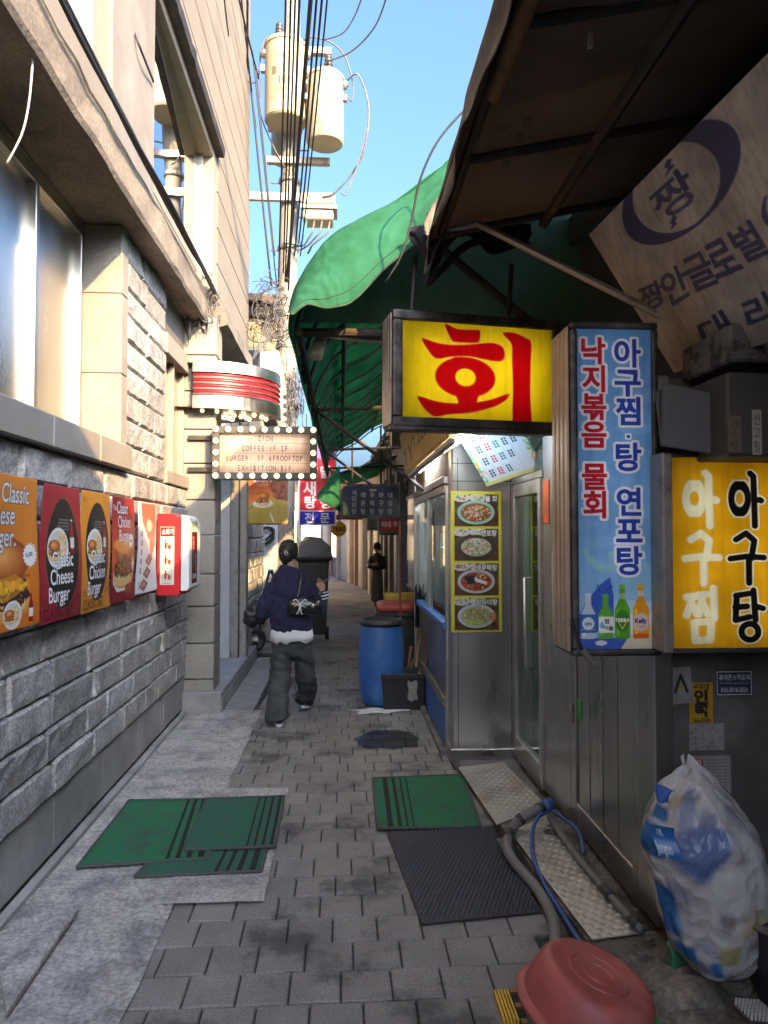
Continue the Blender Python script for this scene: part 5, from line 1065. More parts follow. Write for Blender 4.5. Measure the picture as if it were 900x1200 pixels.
o = MB().slab([(1.05,4.2,2.62),(1.30,4.2,2.62),(1.30,5.1,2.40),(1.05,5.1,2.40)], (0,0,.02)).build('ceiling_sheet', m_steel, rb)
MB().slab([(.80,4.05,2.75),(1.33,4.05,2.75),(1.33,5.12,2.75),(.80,5.12,2.75)], (0,0,.03)).build('passage_ceiling', m_alu, rb)
for k, (a_, b_) in enumerate((((519,527,4.9),(553,505,4.25)), ((491,551,6.6),(512,532,5.75)))):
    p0, p1 = P(a_[0], a_[1], y=a_[2]), P(b_[0], b_[1], y=b_[2]); t = thing('tube_light', ('bright fluorescent tube over the pillar, right under the yellow sign' if k == 0 else 'short fluorescent tube over the plywood fascia'), 'light', p0, 'tubes under the fascia banner')
    MB().tube([p0, p1], .024, 10).build('tube', m_tube, t); up_ = Vector((-.01,0,.045)); MB().tube([p0 + up_, p1 + up_], .028, 6).build('fitting', m_rustal, t)
c = Ink(170, 74, (196,156,34)); c.text('T.2268-', 60, 46, 24, (50,40,20), .01); c.text('Y Y', 8, 60, 40, (90,60,20), .02, sx=.8); [c.rect(2 + k*7, 68, 5 + k*7, 73, (60,45,20)) for k in range(24)]
fbn = thing('fascia_banner', 'yellow fascia banner with a phone number above the restaurant window', 'banner', (.66, 5.8, 2.2))
sheet('cloth', c, (.60,7.3,2.66), (0,-3.0,0), (.06,0,-.42), fbn, .5, .1, .15, thick=.002); box('rail', m_rustal, fbn, .655,.70,4.3,7.3,2.195,2.235,.006); MB().tube([(.60,7.35,2.67),(.60,4.3,2.67)], .016, 6).build('top_bar', m_iron, fbn)
# ------------------------------------------------------------------ green awning over the passage
ga = thing('green_awning', 'long green canvas awning on bowed ribs roofing the right side of the alley', 'awning', (.5, 9, 2.7))
PRF = smoothpath([(-.26,0,2.66),(-.30,0,2.80),(-.28,0,2.96),(-.20,0,3.16),(-.02,0,3.38),(.27,0,3.54),(.60,0,3.80),(1.0,0,3.98),(1.45,0,4.02)], 4); NP = len(PRF) - 1
Ya, Yb = 4.02, 14.6
def prf(u): i = min(int(u*NP), NP - 1); return PRF[i].lerp(PRF[i+1], u*NP - i)
def gsk(u, v):
    p = prf(u); y = Ya + v*(Yb - Ya); sag = .035*math.sin(v*math.pi*12)**2*math.sin(u*math.pi)
    return (p.x + .012*wob(u*5, y*1.5, 0, 1, 2), y, p.z - sag + .015*wob(u*6, y, 3, 1, 4))
MB().grid(gsk, 24, 90).build('canvas', m_green, ga, smooth=True, thick=.004)
LOW = smoothpath([(-.275,0,2.83),(-.20,0,2.875),(-.06,0,2.875),(.055,0,2.91),(.23,0,3.09),(.457,0,3.28),(.57,0,3.40)], 6)
UP = smoothpath([(-.31,0,2.86),(-.27,0,3.04),(-.15,0,3.25),(-.02,0,3.385),(.27,0,3.545),(.45,0,3.66),(.62,0,3.82)], 6)
def fl(u, v):
    i = min(int(u*(len(UP)-1)), len(UP)-2); k = u*(len(UP)-1) - i; a = UP[i].lerp(UP[i+1], k); b = LOW[i].lerp(LOW[i+1], k); w_ = v
    p = a.lerp(b, w_); bul = math.sin(w_*math.pi)*.03; fo = .035*wob(u*3.2 + w_*.8, w_*1.2, 1)*w_ + .014*abs(wob(u*9 - w_*2.5, w_*2, 4)) + .006*wob(u*24, w_*9, 7); return (p.x - .015*bul + .3*fo*w_, 4.03 - .20*w_ - bul*1.2 - fo, p.z + .5*bul*(1 - u*.4) + .012*w_*w_*wob(u*8, 0, 9))
MB().tube([Vector(fl(k/60, 1)) for k in range(61)], .006, 6).build('hem', m_greend, ga, smooth=True); MB().tube([Vector(fl(k/60, .86)) + Vector((0,-.004,0)) for k in range(61)], .0025, 5).build('seam', m_greend, ga, smooth=True)
MB().grid(fl, 90, 24).build('end_flap', m_green, ga, smooth=True, thick=.004)
gg = MB(); pts = [prf(k/20) for k in range(3, 21)]
gg.grid(lambda u, v: ((lambda p: (p.x + .03 - .0*v, 4.30 + .02*wob(u*4, v*3, 0), p.z - .03 + (2.93 - p.z + .03)*v))(pts[min(int(u*17 + .001), 17)])), 17, 6); gg.build('gable_canvas', m_greend, ga, smooth=True)
for k in range(14):
    y = 4.12 + k*.80; MB().tube([Vector((p.x + .035, y, p.z - .035)) for p in PRF[2:]], .014, 6).build('rib', m_iron, ga, smooth=True)
for (x, z) in ((-.245,2.80),(.02,3.34),(.62,3.74)): MB().tube([(x,4.05,z),(x,14.5,z)], .022, 8).build('rail', m_iron, ga)
MB().tube([(-.24,4.2,2.84),(1.3,4.2,2.86)], .028, 8).build('cross_bar', m_iron, ga); MB().tube([P(503,280,y=4.1),P(600,360,y=4.1),(1.3,4.1,2.75)], .026, 8).build('brace', m_iron, ga)
for y in (6.6, 9.8, 12.6): MB().tube([(-.24,y,2.80),(.78,y,2.05)], .02, 6).build('brace', m_iron, ga); MB().tube([(-.24,y,2.80),(1.3,y,2.86)], .02, 6).build('cross_bar', m_iron, ga)
MB().slab([P(365,385,y=4.25),P(449,396,y=4.25),P(449,402,y=4.25),P(365,391,y=4.25)], (0,.05,0)).build('timber_batten', m_rustal, ga, .004)
for y in (5.0, 7.4, 9.8, 12.2): MB().tube([(.68,y,3.5),(.68,y,2.1)], .02, 6).build('hanger_post', m_iron, ga) if y > 7 else None
a = P(372, 562, y=11.5)
ef = MB().grid(lambda u, v: ((lambda A_, B_: (A_.lerp(B_, v) + Vector((0, .05*math.sin(u*7), 0))))(P(371,580,y=10.6).lerp(P(398,545,y=10.9), u), P(371,585,y=10.6).lerp(P(399,600,y=10.9), u))), 10, 8); ef.build('torn_flap', m_green, ga, smooth=True, thick=.004)
# flood light under the awning
fl_ = thing('flood_light', 'small beige flood light hanging under the near end of the green awning', 'lamp', P(373, 420, y=4.3))
c0 = P(373, 408, y=4.3); tl = Matrix.Rotation(R(18), 3, 'Y') @ Matrix.Rotation(R(-25), 3, 'X'); m = MB()
m.loft([[c0 + tl @ Vector((x*s, y*s2, z)) for x, y in ((-.04,-.02),(-.025,-.035),(.025,-.035),(.04,-.02),(.04,.02),(.025,.035),(-.025,.035),(-.04,.02))] for s, s2, z in ((.7,.7,-.075),(1,1,-.06),(1.05,1.05,.02),(.85,.85,.06),(.5,.5,.075))]); m.build('housing', m_cream, fl_, smooth=False)
MB().tube([c0 + Vector((.0,0,.07)), P(372, 392, y=4.3), P(368, 386, y=4.28)], .014, 8).build('bracket', m_rustal, fl_, smooth=True)
box('sensor', m_black, fl_, c0.x-.012, c0.x+.016, 4.245, 4.262, c0.z-.055, c0.z-.04)
# near brown tarp
bt = thing('brown_tarp_awning', 'sooty brown tarpaulin awning overhead at the near right', 'awning', (.9, 2.2, 3.2))
def tarp(u, v):
    x, y = .44 + u*1.35, .2 + v*3.42; return (x, y, 3.16 + .30*u + .02*wob(x*2, y*2, 0, 1, 2) - .05*math.sin(v*math.pi*3)**2*math.sin(u*math.pi) + .012*wob(x*6, y*3, 1, 1, 5))
MB().grid(tarp, 24, 50).build('canvas', m_brown, bt, smooth=True, thick=.004)
MB().tube([(.50,.2,3.155),(.50,3.5,3.155)], .022, 8).build('rail', m_iron, bt); MB().tube([(1.02,.2,3.22),(1.02,3.5,3.22)], .026, 8).build('rail', m_iron, bt)
for y in (1.2, 2.0, 2.75, 3.45): MB().tube([(.50,y,3.13),(1.75,y,3.40)], .02, 8).build('cross_bar', m_iron, bt)
def rg(u, v):
    y = .4 + u*3.2; d = (.13 + .07*abs(wob(y*2.2, 0, 1)) + .05*wob(y*6, 0, 5) + .05*max(0, y - 2.9)); x = .445 - .02*math.sin(u*23)*v - .025*wob(y*3, v*2, 0)
    return (x - .02*v, y, 3.19 - d*v + .02*math.sin(y*5)*v)
MB().grid(rg, 60, 8).build('valance', m_rag, bt, smooth=True, thick=.004)
def roll(y): return Vector((.505 + .012*wob(y*3, 0, 0), y, 3.10 + .012*wob(y*2, 1, 0)))
MB().tube([roll(1.2 + k*.12) for k in range(10)], [.03 + .008*wob(k*.8, 0, 2) for k in range(10)], 10).build('rolled_canvas', M('ochre_roll', (.20,.105,.04), .8, var=.3, scale=6, c2=(.09,.06,.04)), bt, smooth=True)
def rag(name, top, n, mat, seed):
    "hanging torn cloth: top = list of (x,y,z,drop)"
    t = smoothpath([(a, b, c) for a, b, c, _ in top], 6); dr_ = smoothpath([(d, 0, 0) for *_, d in top], 6); m = MB(); N = len(t) - 1
    def f(u, v):
        i = min(int(u*N + .0001), N); p = t[i]; d = dr_[i].x*(1 + .25*wob(u*5, 0, seed)); return (p.x + .03*wob(u*4, v*3, seed)*v, p.y + .05*wob(u*6, v*2, seed + 3)*v, p.z - d*v)
    return m.grid(f, N, 10).build(name, mat, bt, smooth=True, thick=.004)
q3 = lambda px, py, y, d: (*P(px, py, y=y), d)
rag('torn_cloth', [q3(478,268,3.75,.03), q3(492,264,3.72,.14), q3(506,265,3.7,.30), q3(522,266,3.7,.10), q3(545,270,3.7,.03)], 8, m_blackc, 3)
rag('torn_cloth', [q3(500,250,3.66,.08), q3(522,240,3.64,.18), q3(545,252,3.62,.12), q3(580,262,3.6,.16), q3(622,262,3.6,.10)], 8, m_blackc, 9)
rag('grey_cloth', [q3(496,262,3.6,.05), q3(508,238,3.58,.26), q3(522,222,3.56,.22), q3(536,205,3.55,.10)], 8, m_rag, 5)
o = rag('green_scrap', [q3(517,246,3.55,.12), q3(530,232,3.55,.14), q3(538,232,3.55,.06)], 8, m_green, 7)
MB().tube([P(500,322,y=3.7), P(506,300,y=3.68), P(535,268,y=3.65)], [.02,.03,.035], 8).build('tied_end', m_rag, bt, smooth=True)
MB().tube(smoothpath([P(525,268,y=3.6),P(500,330,y=3.62),P(515,318,y=3.62),P(548,287,y=3.6),P(600,275,y=3.6)], 4), [.012]*4 + [.02]*13, 6).build('twisted_rag', m_blackc, bt, smooth=True)
MB().tube([(.50,3.45,3.14), P(560,262,y=3.42), P(868,417,y=2.88)], .017, 8).build('strut', m_rustal, bt)
MB().grid(lambda u, v: (.52 + u*1.25 - .1*v, 3.55 + v*.75, 3.20 + u*.30 + v*(.42 - .05*u) + .03*math.sin(u*9)*math.sin(v*5)), 10, 8).build('shade_canvas', m_brown, bt, smooth=True, thick=.004)  # added sheet that keeps the sun off the dark canvas behind the flap
o = MB().slab([P(691,-10,y=2.1),P(698,-10,y=2.1),P(695,54,y=2.1),P(690,55,y=2.1)], (0,.012,0)).build('strap_end', M('pale_strap', (.42,.38,.27), .7), bt)
def ink_on(name, txts, parent, o, ux, uy, w_, h_, colr):
    "stencilled letters as a thin raised layer"
    m = MB(); o, ux, uy = Vector(o), Vector(ux), Vector(uy); nrm = uy.cross(ux).normalized()*.0015
    for t, x, y, s, fl_ in txts:
        v, tr = glyph(t, .01); pts = [o + ux*((x + (-a if fl_ else a)*s)/w_) + uy*((y - b*s)/h_) + nrm*-1 for a, b in v]; m.add(pts, [tuple(q_) for q_ in tr])
    return m.build(name, colr, parent)
ink_on('stencil', [('번', 70, 30, 22, True), ('전', 62, 58, 22, True), ('영', 54, 86, 22, True), ('본', 46, 112, 22, True), ('744-', 24, 40, 16, True), ('7440', 20, 80, 14, True)], bt, P(590, 128, y=2.35) + Vector((0,0,0)), P(640,128,y=2.35) - P(590,128,y=2.35), P(572,205,y=2.75) - P(590,128,y=2.35), 90, 130, m_sdark)
o = cable([Vector((.72,3.15,3.27)), Vector((.70,3.3,3.55)), P(552,128,y=3.45),P(530,144,y=3.48),P(508,174,y=3.5),P(491,215,y=3.55),P(482,260,y=3.6),P(470,300,y=3.62),P(452,331,y=3.65)], .006, 'black cable drooping from the brown awning past the green flap', m_cable, None)
# big slanting banner board
bb = thing('banner_board', 'large slanting off white board with blue emblem and Korean lettering overhead', 'banner', (1.35, 2.2, 2.4))
tl_ = P(690, 275, y=3.30); bl_ = P(790, 437, y=3.12); tr_ = P(900, 62, x=1.17); ux = Vector((tr_.x - tl_.x, tr_.y - tl_.y, tr_.z - tl_.z)); ux = ux.normalized()*2.2; uy = bl_ - tl_; 
c = Ink(440, 170, (196,191,184)); c.grad(0, 0, 440, 170, (198,193,187), (190,184,176)); NB = (34,48,112)
BW = 440/2.2; bh = 170/uy.length
def bpt(px, py):
    "cell of the board seen at a photo position"
    n = ux.cross(uy); d = _M @ Vector(((px-450)/832, (600-py)/832, -1)); t = n.dot(tl_ - Vector((0,0,CAMZ)))/n.dot(d); p = Vector((0,0,CAMZ)) + d*t - tl_
    G = Matrix(((ux.dot(ux), ux.dot(uy)), (ux.dot(uy), uy.dot(uy)))); r = G.inverted() @ Vector((p.dot(ux), p.dot(uy))); return r.x*440, r.y*170
def bpoly(pts, colr): c.poly([bpt(*p) for p in pts], colr)
def bell(cx_, cy_, a, b, rot, colr):
    bpoly([(cx_ + a*math.cos(t*.15)*math.cos(rot) - b*math.sin(t*.15)*math.sin(rot), cy_ + a*math.cos(t*.15)*math.sin(rot) + b*math.sin(t*.15)*math.cos(rot)) for t in range(42)], colr)
bell(799, 214, 88, 50, R(-48), NB); bell(793, 220, 58, 46, R(-50), (195,190,184))
def bglyph(t, quad_, colr, bold=.02):
    "letter fitted to four photo corners TL TR BR BL"
    v, tr = glyph(t, bold); lo, hi = v.min(0), v.max(0); n = (v - lo)/(hi - lo); A_, B_, C_, D_ = [np.array(q_, float) for q_ in quad_]
    pp = [(A_*(1-a)*b + B_*a*b + C_*a*(1-b) + D_*(1-a)*(1-b)) for a, b in n]; cc_ = [bpt(*p_) for p_ in pp]
    for q_ in tr: c.poly([cc_[k] for k in q_], colr, ss=4)
bglyph('짱', ((757,232),(800,192),(822,232),(778,262)), NB, .02)
bpoly([(782,188),(788,186),(786,194),(792,193),(780,208),(783,197),(778,198)], NB); bpoly([(790,250),(794,256),(791,259),(794,262),(786,270),(788,262),(785,262)], NB)
for ch, qd in (('짱', ((746,338),(773,326),(782,354),(756,368))), ('안', ((771,322),(797,308),(812,344),(784,362))), ('글', ((797,306),(824,292),(846,330),(812,344))), ('로', ((822,290),(848,276),(872,314),(840,328))), ('벌', ((850,272),(880,256),(904,296),(872,310))), ('(', ((888,236),(900,228),(912,262),(898,274))), ('주', ((906,246),(932,230),(950,264),(922,280))), (')', ((936,222),(948,216),(962,250),(948,258))), ('대', ((815,378),(846,362),(868,398),(826,408))), ('리', ((868,352),(896,340),(918,378),(878,390)))): bglyph(ch, qd, NB, .025)
sheet('board_face', c, tl_, ux, uy, bb, .6, .0, .35); nn = ux.cross(uy).normalized()
MB().slab([tl_ - nn*.006, tl_ + ux - nn*.006, tl_ + ux + uy - nn*.006, tl_ + uy - nn*.006], nn*-.04).build('board_back', m_frame, bb) if nn.x < 0 else MB().slab([tl_ + nn*.006, tl_ + ux + nn*.006, tl_ + ux + uy + nn*.006, tl_ + uy + nn*.006], nn*.04).build('board_back', m_frame, bb)
# roof slab and upper wall of the row of shops behind the awnings
sr = thing('shop_row', 'low row of shops whose flat roof carries the awnings on the right', 'building', (2.2, 4, 0))
box('roof_slab', m_concd, sr, 1.42,5.5,-1.0,9.4,3.45,3.62); box('side_wall', m_dwall, sr, 4.0,4.2,-1.0,9.4,0,3.45)
MB().slab([(1.40,-1.2,5.15),(5.5,-1.2,5.15),(5.5,1.85,3.60),(1.40,1.85,3.60)], (0,0,.03)).build('shadow_roof', m_tin, sr); MB().slab([(1.5,-1.15,3.625),(1.5,-1.15,5.11),(1.5,1.75,3.625)], (.05,0,0)).build('shadow_gable', m_dwall, sr)  # unseen slope and infill, shaped to cast the left wall's diagonal shadow edge
box('near_wall', m_dwall, sr, 1.75,4.0,-1.2,-1.0,0,3.45); box('street_wall', m_dwall, sr, 1.75,1.9,-1.0,2.0,0,3.45)
nb = thing('near_building', 'taller plain building behind the viewer on the right side of the alley', 'building', (3.2, -6, 0)); box('wall', m_clad, nb, 1.38,6,-13.9,-1.25,0,5.2)
eb2 = thing('horizon_block', 'plain unseen block added far behind the viewer to cut off horizon glow', 'building', (0, -15, 0)); box('wall', m_plast, eb2, -6,7,-16,-14,0,3.6)  # added out of view so the steel does not mirror the bright horizon
lb2 = thing('left_rear_building', 'stone clad building behind the viewer on the left', 'building', (-3, -8, 0)); box('wall', m_plast, lb2, -4,-1.45,-13.9,1.45,0,4.4)
# folded foam sheet
fs = thing('foam_sheet', 'grey folded foam sheet wedged above the corner of the yellow light box', 'foam sheet', P(806, 528, y=2.6))
MB().slab([P(779,448,y=2.60),P(842,462,y=2.56),P(849,534,y=2.56),P(777,523,y=2.60)], (0,.03,.004)).build('front_fold', M('grey_foam', (.11,.11,.115), .75, var=.12, bump=.15, bs=15), fs, .008, seg=2); MB().slab([P(768,458,y=2.65),P(778,456,y=2.65),P(783,521,y=2.65),P(775,523,y=2.65)], (.02,.05,0)).build('back_fold', bpy.data.materials['grey_foam'], fs, .006)
# ------------------------------------------------------------------ mats and plates
def mat_(name, label, corners, zt, mat, stripes, dirn, grp, hx=.004):
    "carpet mat: corners TL TR BR BL as photo points on the ground; stripes along the short side at fractions"
    q_ = [P(a, b, z=zt) for a, b in corners]; cen = sum(q_, Vector())/4; cen.z = zt; t = thing(name, label, 'mat', (cen.x, cen.y, zt - hx), grp)
    bl = lambda u, v: (q_[0]*(1-u)*(1-v) + q_[1]*u*(1-v) + q_[2]*u*v + q_[3]*(1-u)*v)
    wv = lambda p, k: (p.x, p.y, p.z + .002*wob(p.x*5, p.y*5, k))
    MB().grid(lambda u, v: wv(bl(u, v), 1), 20, 16).build('pile', mat, t, smooth=True, thick=.006)
    for k, s in enumerate(stripes):
        m = MB().grid(lambda u, v: (lambda p: (p.x, p.y, p.z + .0055))(Vector(wv(bl(s[0] + (s[1]-s[0])*u, .02 + .96*v), 1))), 2, 16); m.build('stripe', m_stripe, t, smooth=True, thick=.002)
    e = MB(); ed = [bl(0,0), bl(1,0), bl(1,1), bl(0,1)]
    for k in range(4): e.tube([Vector(wv(ed[k].lerp(ed[(k+1) % 4], j/8), 1)) for j in range(9)], .008, 6)
    e.build('border', M('mat_border', (.07,.072,.068), .8) if 'mat_border' not in bpy.data.materials else bpy.data.materials['mat_border'], t, smooth=True); return t
sL = ((.62,.648),(.70,.735),(.79,.84),(.89,.95))
mat_('striped_mat', 'large bright green striped mat, leftmost of the overlapping three', ((151,938),(256,936),(245,1006),(90,1016)), .026, m_turf, ((.66,.685),(.735,.77),(.82,.86),(.91,.96)), 1, 'green striped mats')
mat_('striped_mat', 'green striped mat lying lowest, under the edges of two other mats', ((196,985),(318,975),(306,1021),(158,1027)), .022, m_turf2, ((.62,.645),(.71,.74),(.80,.84),(.90,.95)), 1, 'green striped mats')
mat_('striped_mat', 'faded green striped mat on top of two other mats', ((242,936),(333,933),(322,992),(215,996)), .034, m_turf2, ((.68,.70),(.76,.785),(.85,.88),(.94,.975)), 1, 'green striped mats')
mat_('striped_mat', 'green striped mat lying before the steel pillar on the right', ((437,912),(543,908),(564,969),(443,971)), .018, m_turf, ((.10,.15),(.20,.235),(.28,.30),(.345,.36)), 1, 'green striped mats')
q_ = [P(453,976,z=.012), P(573,969,z=.012), P(636,1068,z=.012), P(494,1082,z=.012)]; bm2 = thing('rubber_mat', 'black studded rubber mat lying on the pavers', 'mat', sum(q_, Vector())/4)
bl = lambda u, v: (q_[0]*(1-u)*(1-v) + q_[1]*u*(1-v) + q_[2]*u*v + q_[3]*(1-u)*v)
MB().slab([v_ - Vector((0,0,.012)) for v_ in q_], (0,0,.012)).build('base', m_rub, bm2, .003)
m = MB(); nu, nv = 24, 40
for j in range(nv):
    for i in range(nu):
        p = bl((i + .5 + (.25 if j % 2 else -.25))/nu*.97 + .015, (j + .5)/nv*.98 + .01); a = .0085; b = .0075
        m.add([(p.x-a,p.y-b,p.z),(p.x+a,p.y-b,p.z),(p.x+a,p.y+b,p.z),(p.x-a,p.y+b,p.z),(p.x-a*.4,p.y+b*.3,p.z+.014),(p.x+a*.4,p.y+b*.3,p.z+.014)], [(0,1,5,4),(1,2,5),(2,3,4,5),(3,0,4)])
tag(m.build('studs', m_rub, bm2), kind='stuff')
def plate_(label, corners, zt):
    q_ = [P(a, b, z=zt) for a, b in corners]; t = thing('checker_plate', label, 'floor plate', sum(q_, Vector())/4 - Vector((0,0,zt*.9)), 'checker plates')
    bl = lambda u, v: (q_[0]*(1-u)*(1-v) + q_[1]*u*(1-v) + q_[2]*u*v + q_[3]*(1-u)*v)
    MB().slab([v_ - Vector((0,0,.006)) for v_ in q_], (0,0,.006)).build('sheet', m_check, t, .001)
    m = MB(); L1 = (q_[3]-q_[0]).length; W1 = (q_[1]-q_[0]).length; nv, nu = int(L1/.034), int(W1/.034)
    for j in range(nv):
        for i in range(nu):
            p = bl((i + .5)/nu, (j + .5)/nv)
            for k in (-1, 0, 1):
                if (i + j) % 2: ax, ay, ox, oy = .012, .0022, 0, k*.0075
                else: ax, ay, ox, oy = .0022, .012, k*.0075, 0
                ca, sa = .8, .6; f = lambda x, y, z: (p.x + ox*ca - oy*sa + x*ca - y*sa, p.y + ox*sa + oy*ca + x*sa + y*ca, p.z + z)
                m.add([f(-ax,-ay,0),f(ax,-ay,0),f(ax,ay,0),f(-ax,ay,0),f(0,0,.0024)], [(0,1,4),(1,2,4),(2,3,4),(3,0,4)])
    tag(m.build('raised_bars', m_check, t), kind='stuff'); return t
plate_('worn checker plate at the foot of the glass door', ((537,899),(590,893),(641,944),(582,966)), .05)
plate_('long checker plate along the foot of the service door', ((598,975),(640,955),(752,1093),(694,1101)), .06)
tag(MB().slab([P(537,901,z=.04),P(590,895,z=.04),P(760,1098,z=.04),P(700,1118,z=.04)], (0,0,-.12)).build('concrete_ledge', m_rubble), kind='structure')
m = MB()
for k in range(3): m.slab([P(694,1104 + k*6,z=.05 - k*.012),P(752,1096 + k*5,z=.05 - k*.012),P(768,1100 + k*6,z=.05 - k*.012),P(702,1111 + k*6,z=.05 - k*.012)], (0,0,-.008))
m.build('stacked_sheets', m_rubble, smooth=False); tag(bpy.data.objects['stacked_sheets'], 'thin weathered sheets stacked under the near end of the long checker plate', 'sheets')
# hoses
def hose(name, pts, r, mat, label, bands=()):
    t = thing(name, label, 'hose', pts[0]); t.location.z = 0; WL[t.name] = Vector(t.location); MB().tube(smoothpath(pts, 8), r, 10).build('tube', mat, t, smooth=True); sp = smoothpath(pts, 8)
    for k in bands: MB().tube([sp[k], sp[k+1], sp[k+2]], r*1.18, 10).build('clamp', m_black, t, smooth=True)
hz = [P(641,944,z=.16), P(622,952,z=.15), P(604,966,z=.10), P(594,988,z=.08), P(601,1008,z=.06), P(628,1040,z=.03), P(646,1072,z=.03), P(651,1100,z=.03), P(650,1125,z=.03)]
hose('drain_hose', hz, .026, m_hose, 'thick grey drain hose running from the wall to the red basin', (3, 12, 20))
MB().tube([P(646,941,z=.17), P(636,946,z=.16)], .032, 12).build('coupling', m_hoseb, bpy.data.objects['drain_hose'], smooth=True)
hose('water_hose', [P(644,950,z=.13), P(632,956,z=.14), P(624,974,z=.10), P(625,1004,z=.07), P(638,1036,z=.04), P(656,1066,z=.03), P(680,1105,z=.03), P(690,1125,z=.03)], .011, m_hoseb, 'thin blue water hose beside the thick grey one')
hose('wall_pipe', [P(644,958,z=.09), P(672,998,z=.085), P(712,1046,z=.085), P(752,1090,z=.085)], .017, m_hose, 'dark grey pipe lying along the foot of the service door', (15, 21))
hose('floor_pipe', [P(648,951,z=.12), P(676,972,z=.10), P(684,1000,z=.09)], .010, m_hoseb, 'short blue hose end lying against the steel sheet')
# basins
rbn = P(690, 1168, z=.16); ax = Vector((-.30, -.30, .90)).normalized(); ax2 = Vector((.28, -.22, .93)).normalized(); rot = Vector((0,0,1)).rotation_difference(Vector((.20,.10,.97)).normalized()).to_matrix()
base = P(684, 1215, z=.0); base.z = 0
bs_ = thing('red_basin', 'red plastic basin turned upside down over a green basin', 'basin', base)
c0 = Vector((base.x + .005, base.y - .01, .085))
tl2 = Vector((0,0,1)).rotation_difference(Vector((.30,-.06,.95)).normalized()).to_matrix()
MB().lathe([(.232,-.012),(.236,.0),(.228,.012),(.212,.016),(.205,.05),(.190,.110),(.174,.132),(.158,.139),(.150,.137),(.10,.134),(.098,.138),(.09,.138),(.088,.134),(.055,.134),(.053,.138),(.046,.138),(.044,.134),(.004,.134)], c0, 44, mat=tl2).build('basin_body', m_redp, bs_, smooth=True).modifiers.new('edges', 'EDGE_SPLIT').split_angle = .9
gn = thing('green_basin', 'green plastic basin under the red one', 'basin', base); MB().lathe([(.17,.005),(.205,.105),(.222,.112),(.222,.10),(.209,.095),(.176,.0)], (base.x, base.y, .0), 36, mat=Vector((0,0,1)).rotation_difference(Vector((.1,-.02,.99)).normalized()).to_matrix()).build('basin_body', m_greenp, gn, smooth=True)
yc = thing('yellow_crate', 'yellow plastic drain crate beside the red basin', 'crate', P(595, 1180, z=0)); a = P(578, 1160, z=.02); b = P(622, 1195, z=.02)
ym = M('yellow_plastic', (.58,.33,.02), .5, var=.15); dk = m_sdark
for k in range(5): box('rib', ym, yc, a.x + k*.0115, a.x + k*.0115 + .008, b.y, a.y, 0, .022, .001)
for k in range(3): y = b.y + (a.y - b.y)*k/2; box('bar', M('brown_yellow', (.22,.13,.02), .6) if k == 0 else bpy.data.materials['brown_yellow'], yc, a.x + .06, a.x + .17, y - .012, y + .012, 0, .018, .001)
box('base', dk, yc, a.x + .058, a.x + .17, b.y - .04, a.y, 0, .008)
# rubbish, rocks
gbk = MB().slab([P(780,1100,z=.16),P(812,1092,z=.16),P(824,1106,z=.16),P(788,1116,z=.16)], (0,0,-.075)).build('green_block', M('green_block_paint', (.03,.20,.11), .6, var=.2, c2=(.10,.05,.05), t2=.6, s2=12), bev=.008); tag(gbk, 'green painted block wedged under the rubbish bag', 'block')
for k, (px, py, r, lab) in enumerate(((728,1120,.10,'brown lump of broken concrete beside the red basin'),(800,1160,.13,'large cracked concrete lump in front of the green block'),(845,1150,.10,'grey stone leaning near the scrub brush'),(770,1135,.07,'small broken stone between basin and green block'))):
    c0 = P(px, py, z=.06); m = MB().ball((0,0,0), 1, 14, 9); m.v = [(c0.x + v_[0]*r*1.3*(1 + .35*wob(*v_, 2, k)), c0.y + v_[1]*r*(1 + .35*wob(*v_, 2, k + 5)), .04 + v_[2]*r*.55*(1 + .4*wob(*v_, 3, k + 2))) for v_ in m.v]; tag(m.build('rock', m_rubble), lab, 'rock')
sbm = thing('scrub_brush', 'grey scrub brush with pale bristles at the bottom right edge', 'brush', P(876, 1188, z=.1)); c0 = P(876, 1180, z=.14)
MB().slab([c0 + Vector(v_) for v_ in ((-.03,.035,-.03),(.05,.02,-.03),(.06,-.06,-.03),(-.02,-.045,-.03))], (0,0,.018)).build('brush_back', m_black, sbm, .004); m = MB()
for i in range(7):
    for j in range(6): p = c0 + Vector((-.022 + i*.011 + j*.002, .028 - j*.014 - i*.002, -.012)); m.tube([p, p + Vector((.002,0,.022))], .0042, 5)
m.build('bristles', M('pale_bristle', (.45,.43,.40), .8), sbm)
db_ = thing('dark_tub', 'dark blue black plastic tub cut by the right edge of the picture', 'tub', P(915, 1185, z=.06)); a, b = P(873, 1078, y=2.30), P(905, 1075, y=2.30)
MB().slab([P(872,1080,y=2.42),P(960,1120,y=2.05),P(960,1300,y=2.05),P(892,1190,y=2.42)], (.10,.12,0)).build('tub_wall', M('navy_plastic', (.02,.025,.035), .35, var=.15), db_, .01); MB().tube([P(871,1079,y=2.41),P(960,1119,y=2.04)], .012, 8).build('tub_rim', m_rustal, db_)
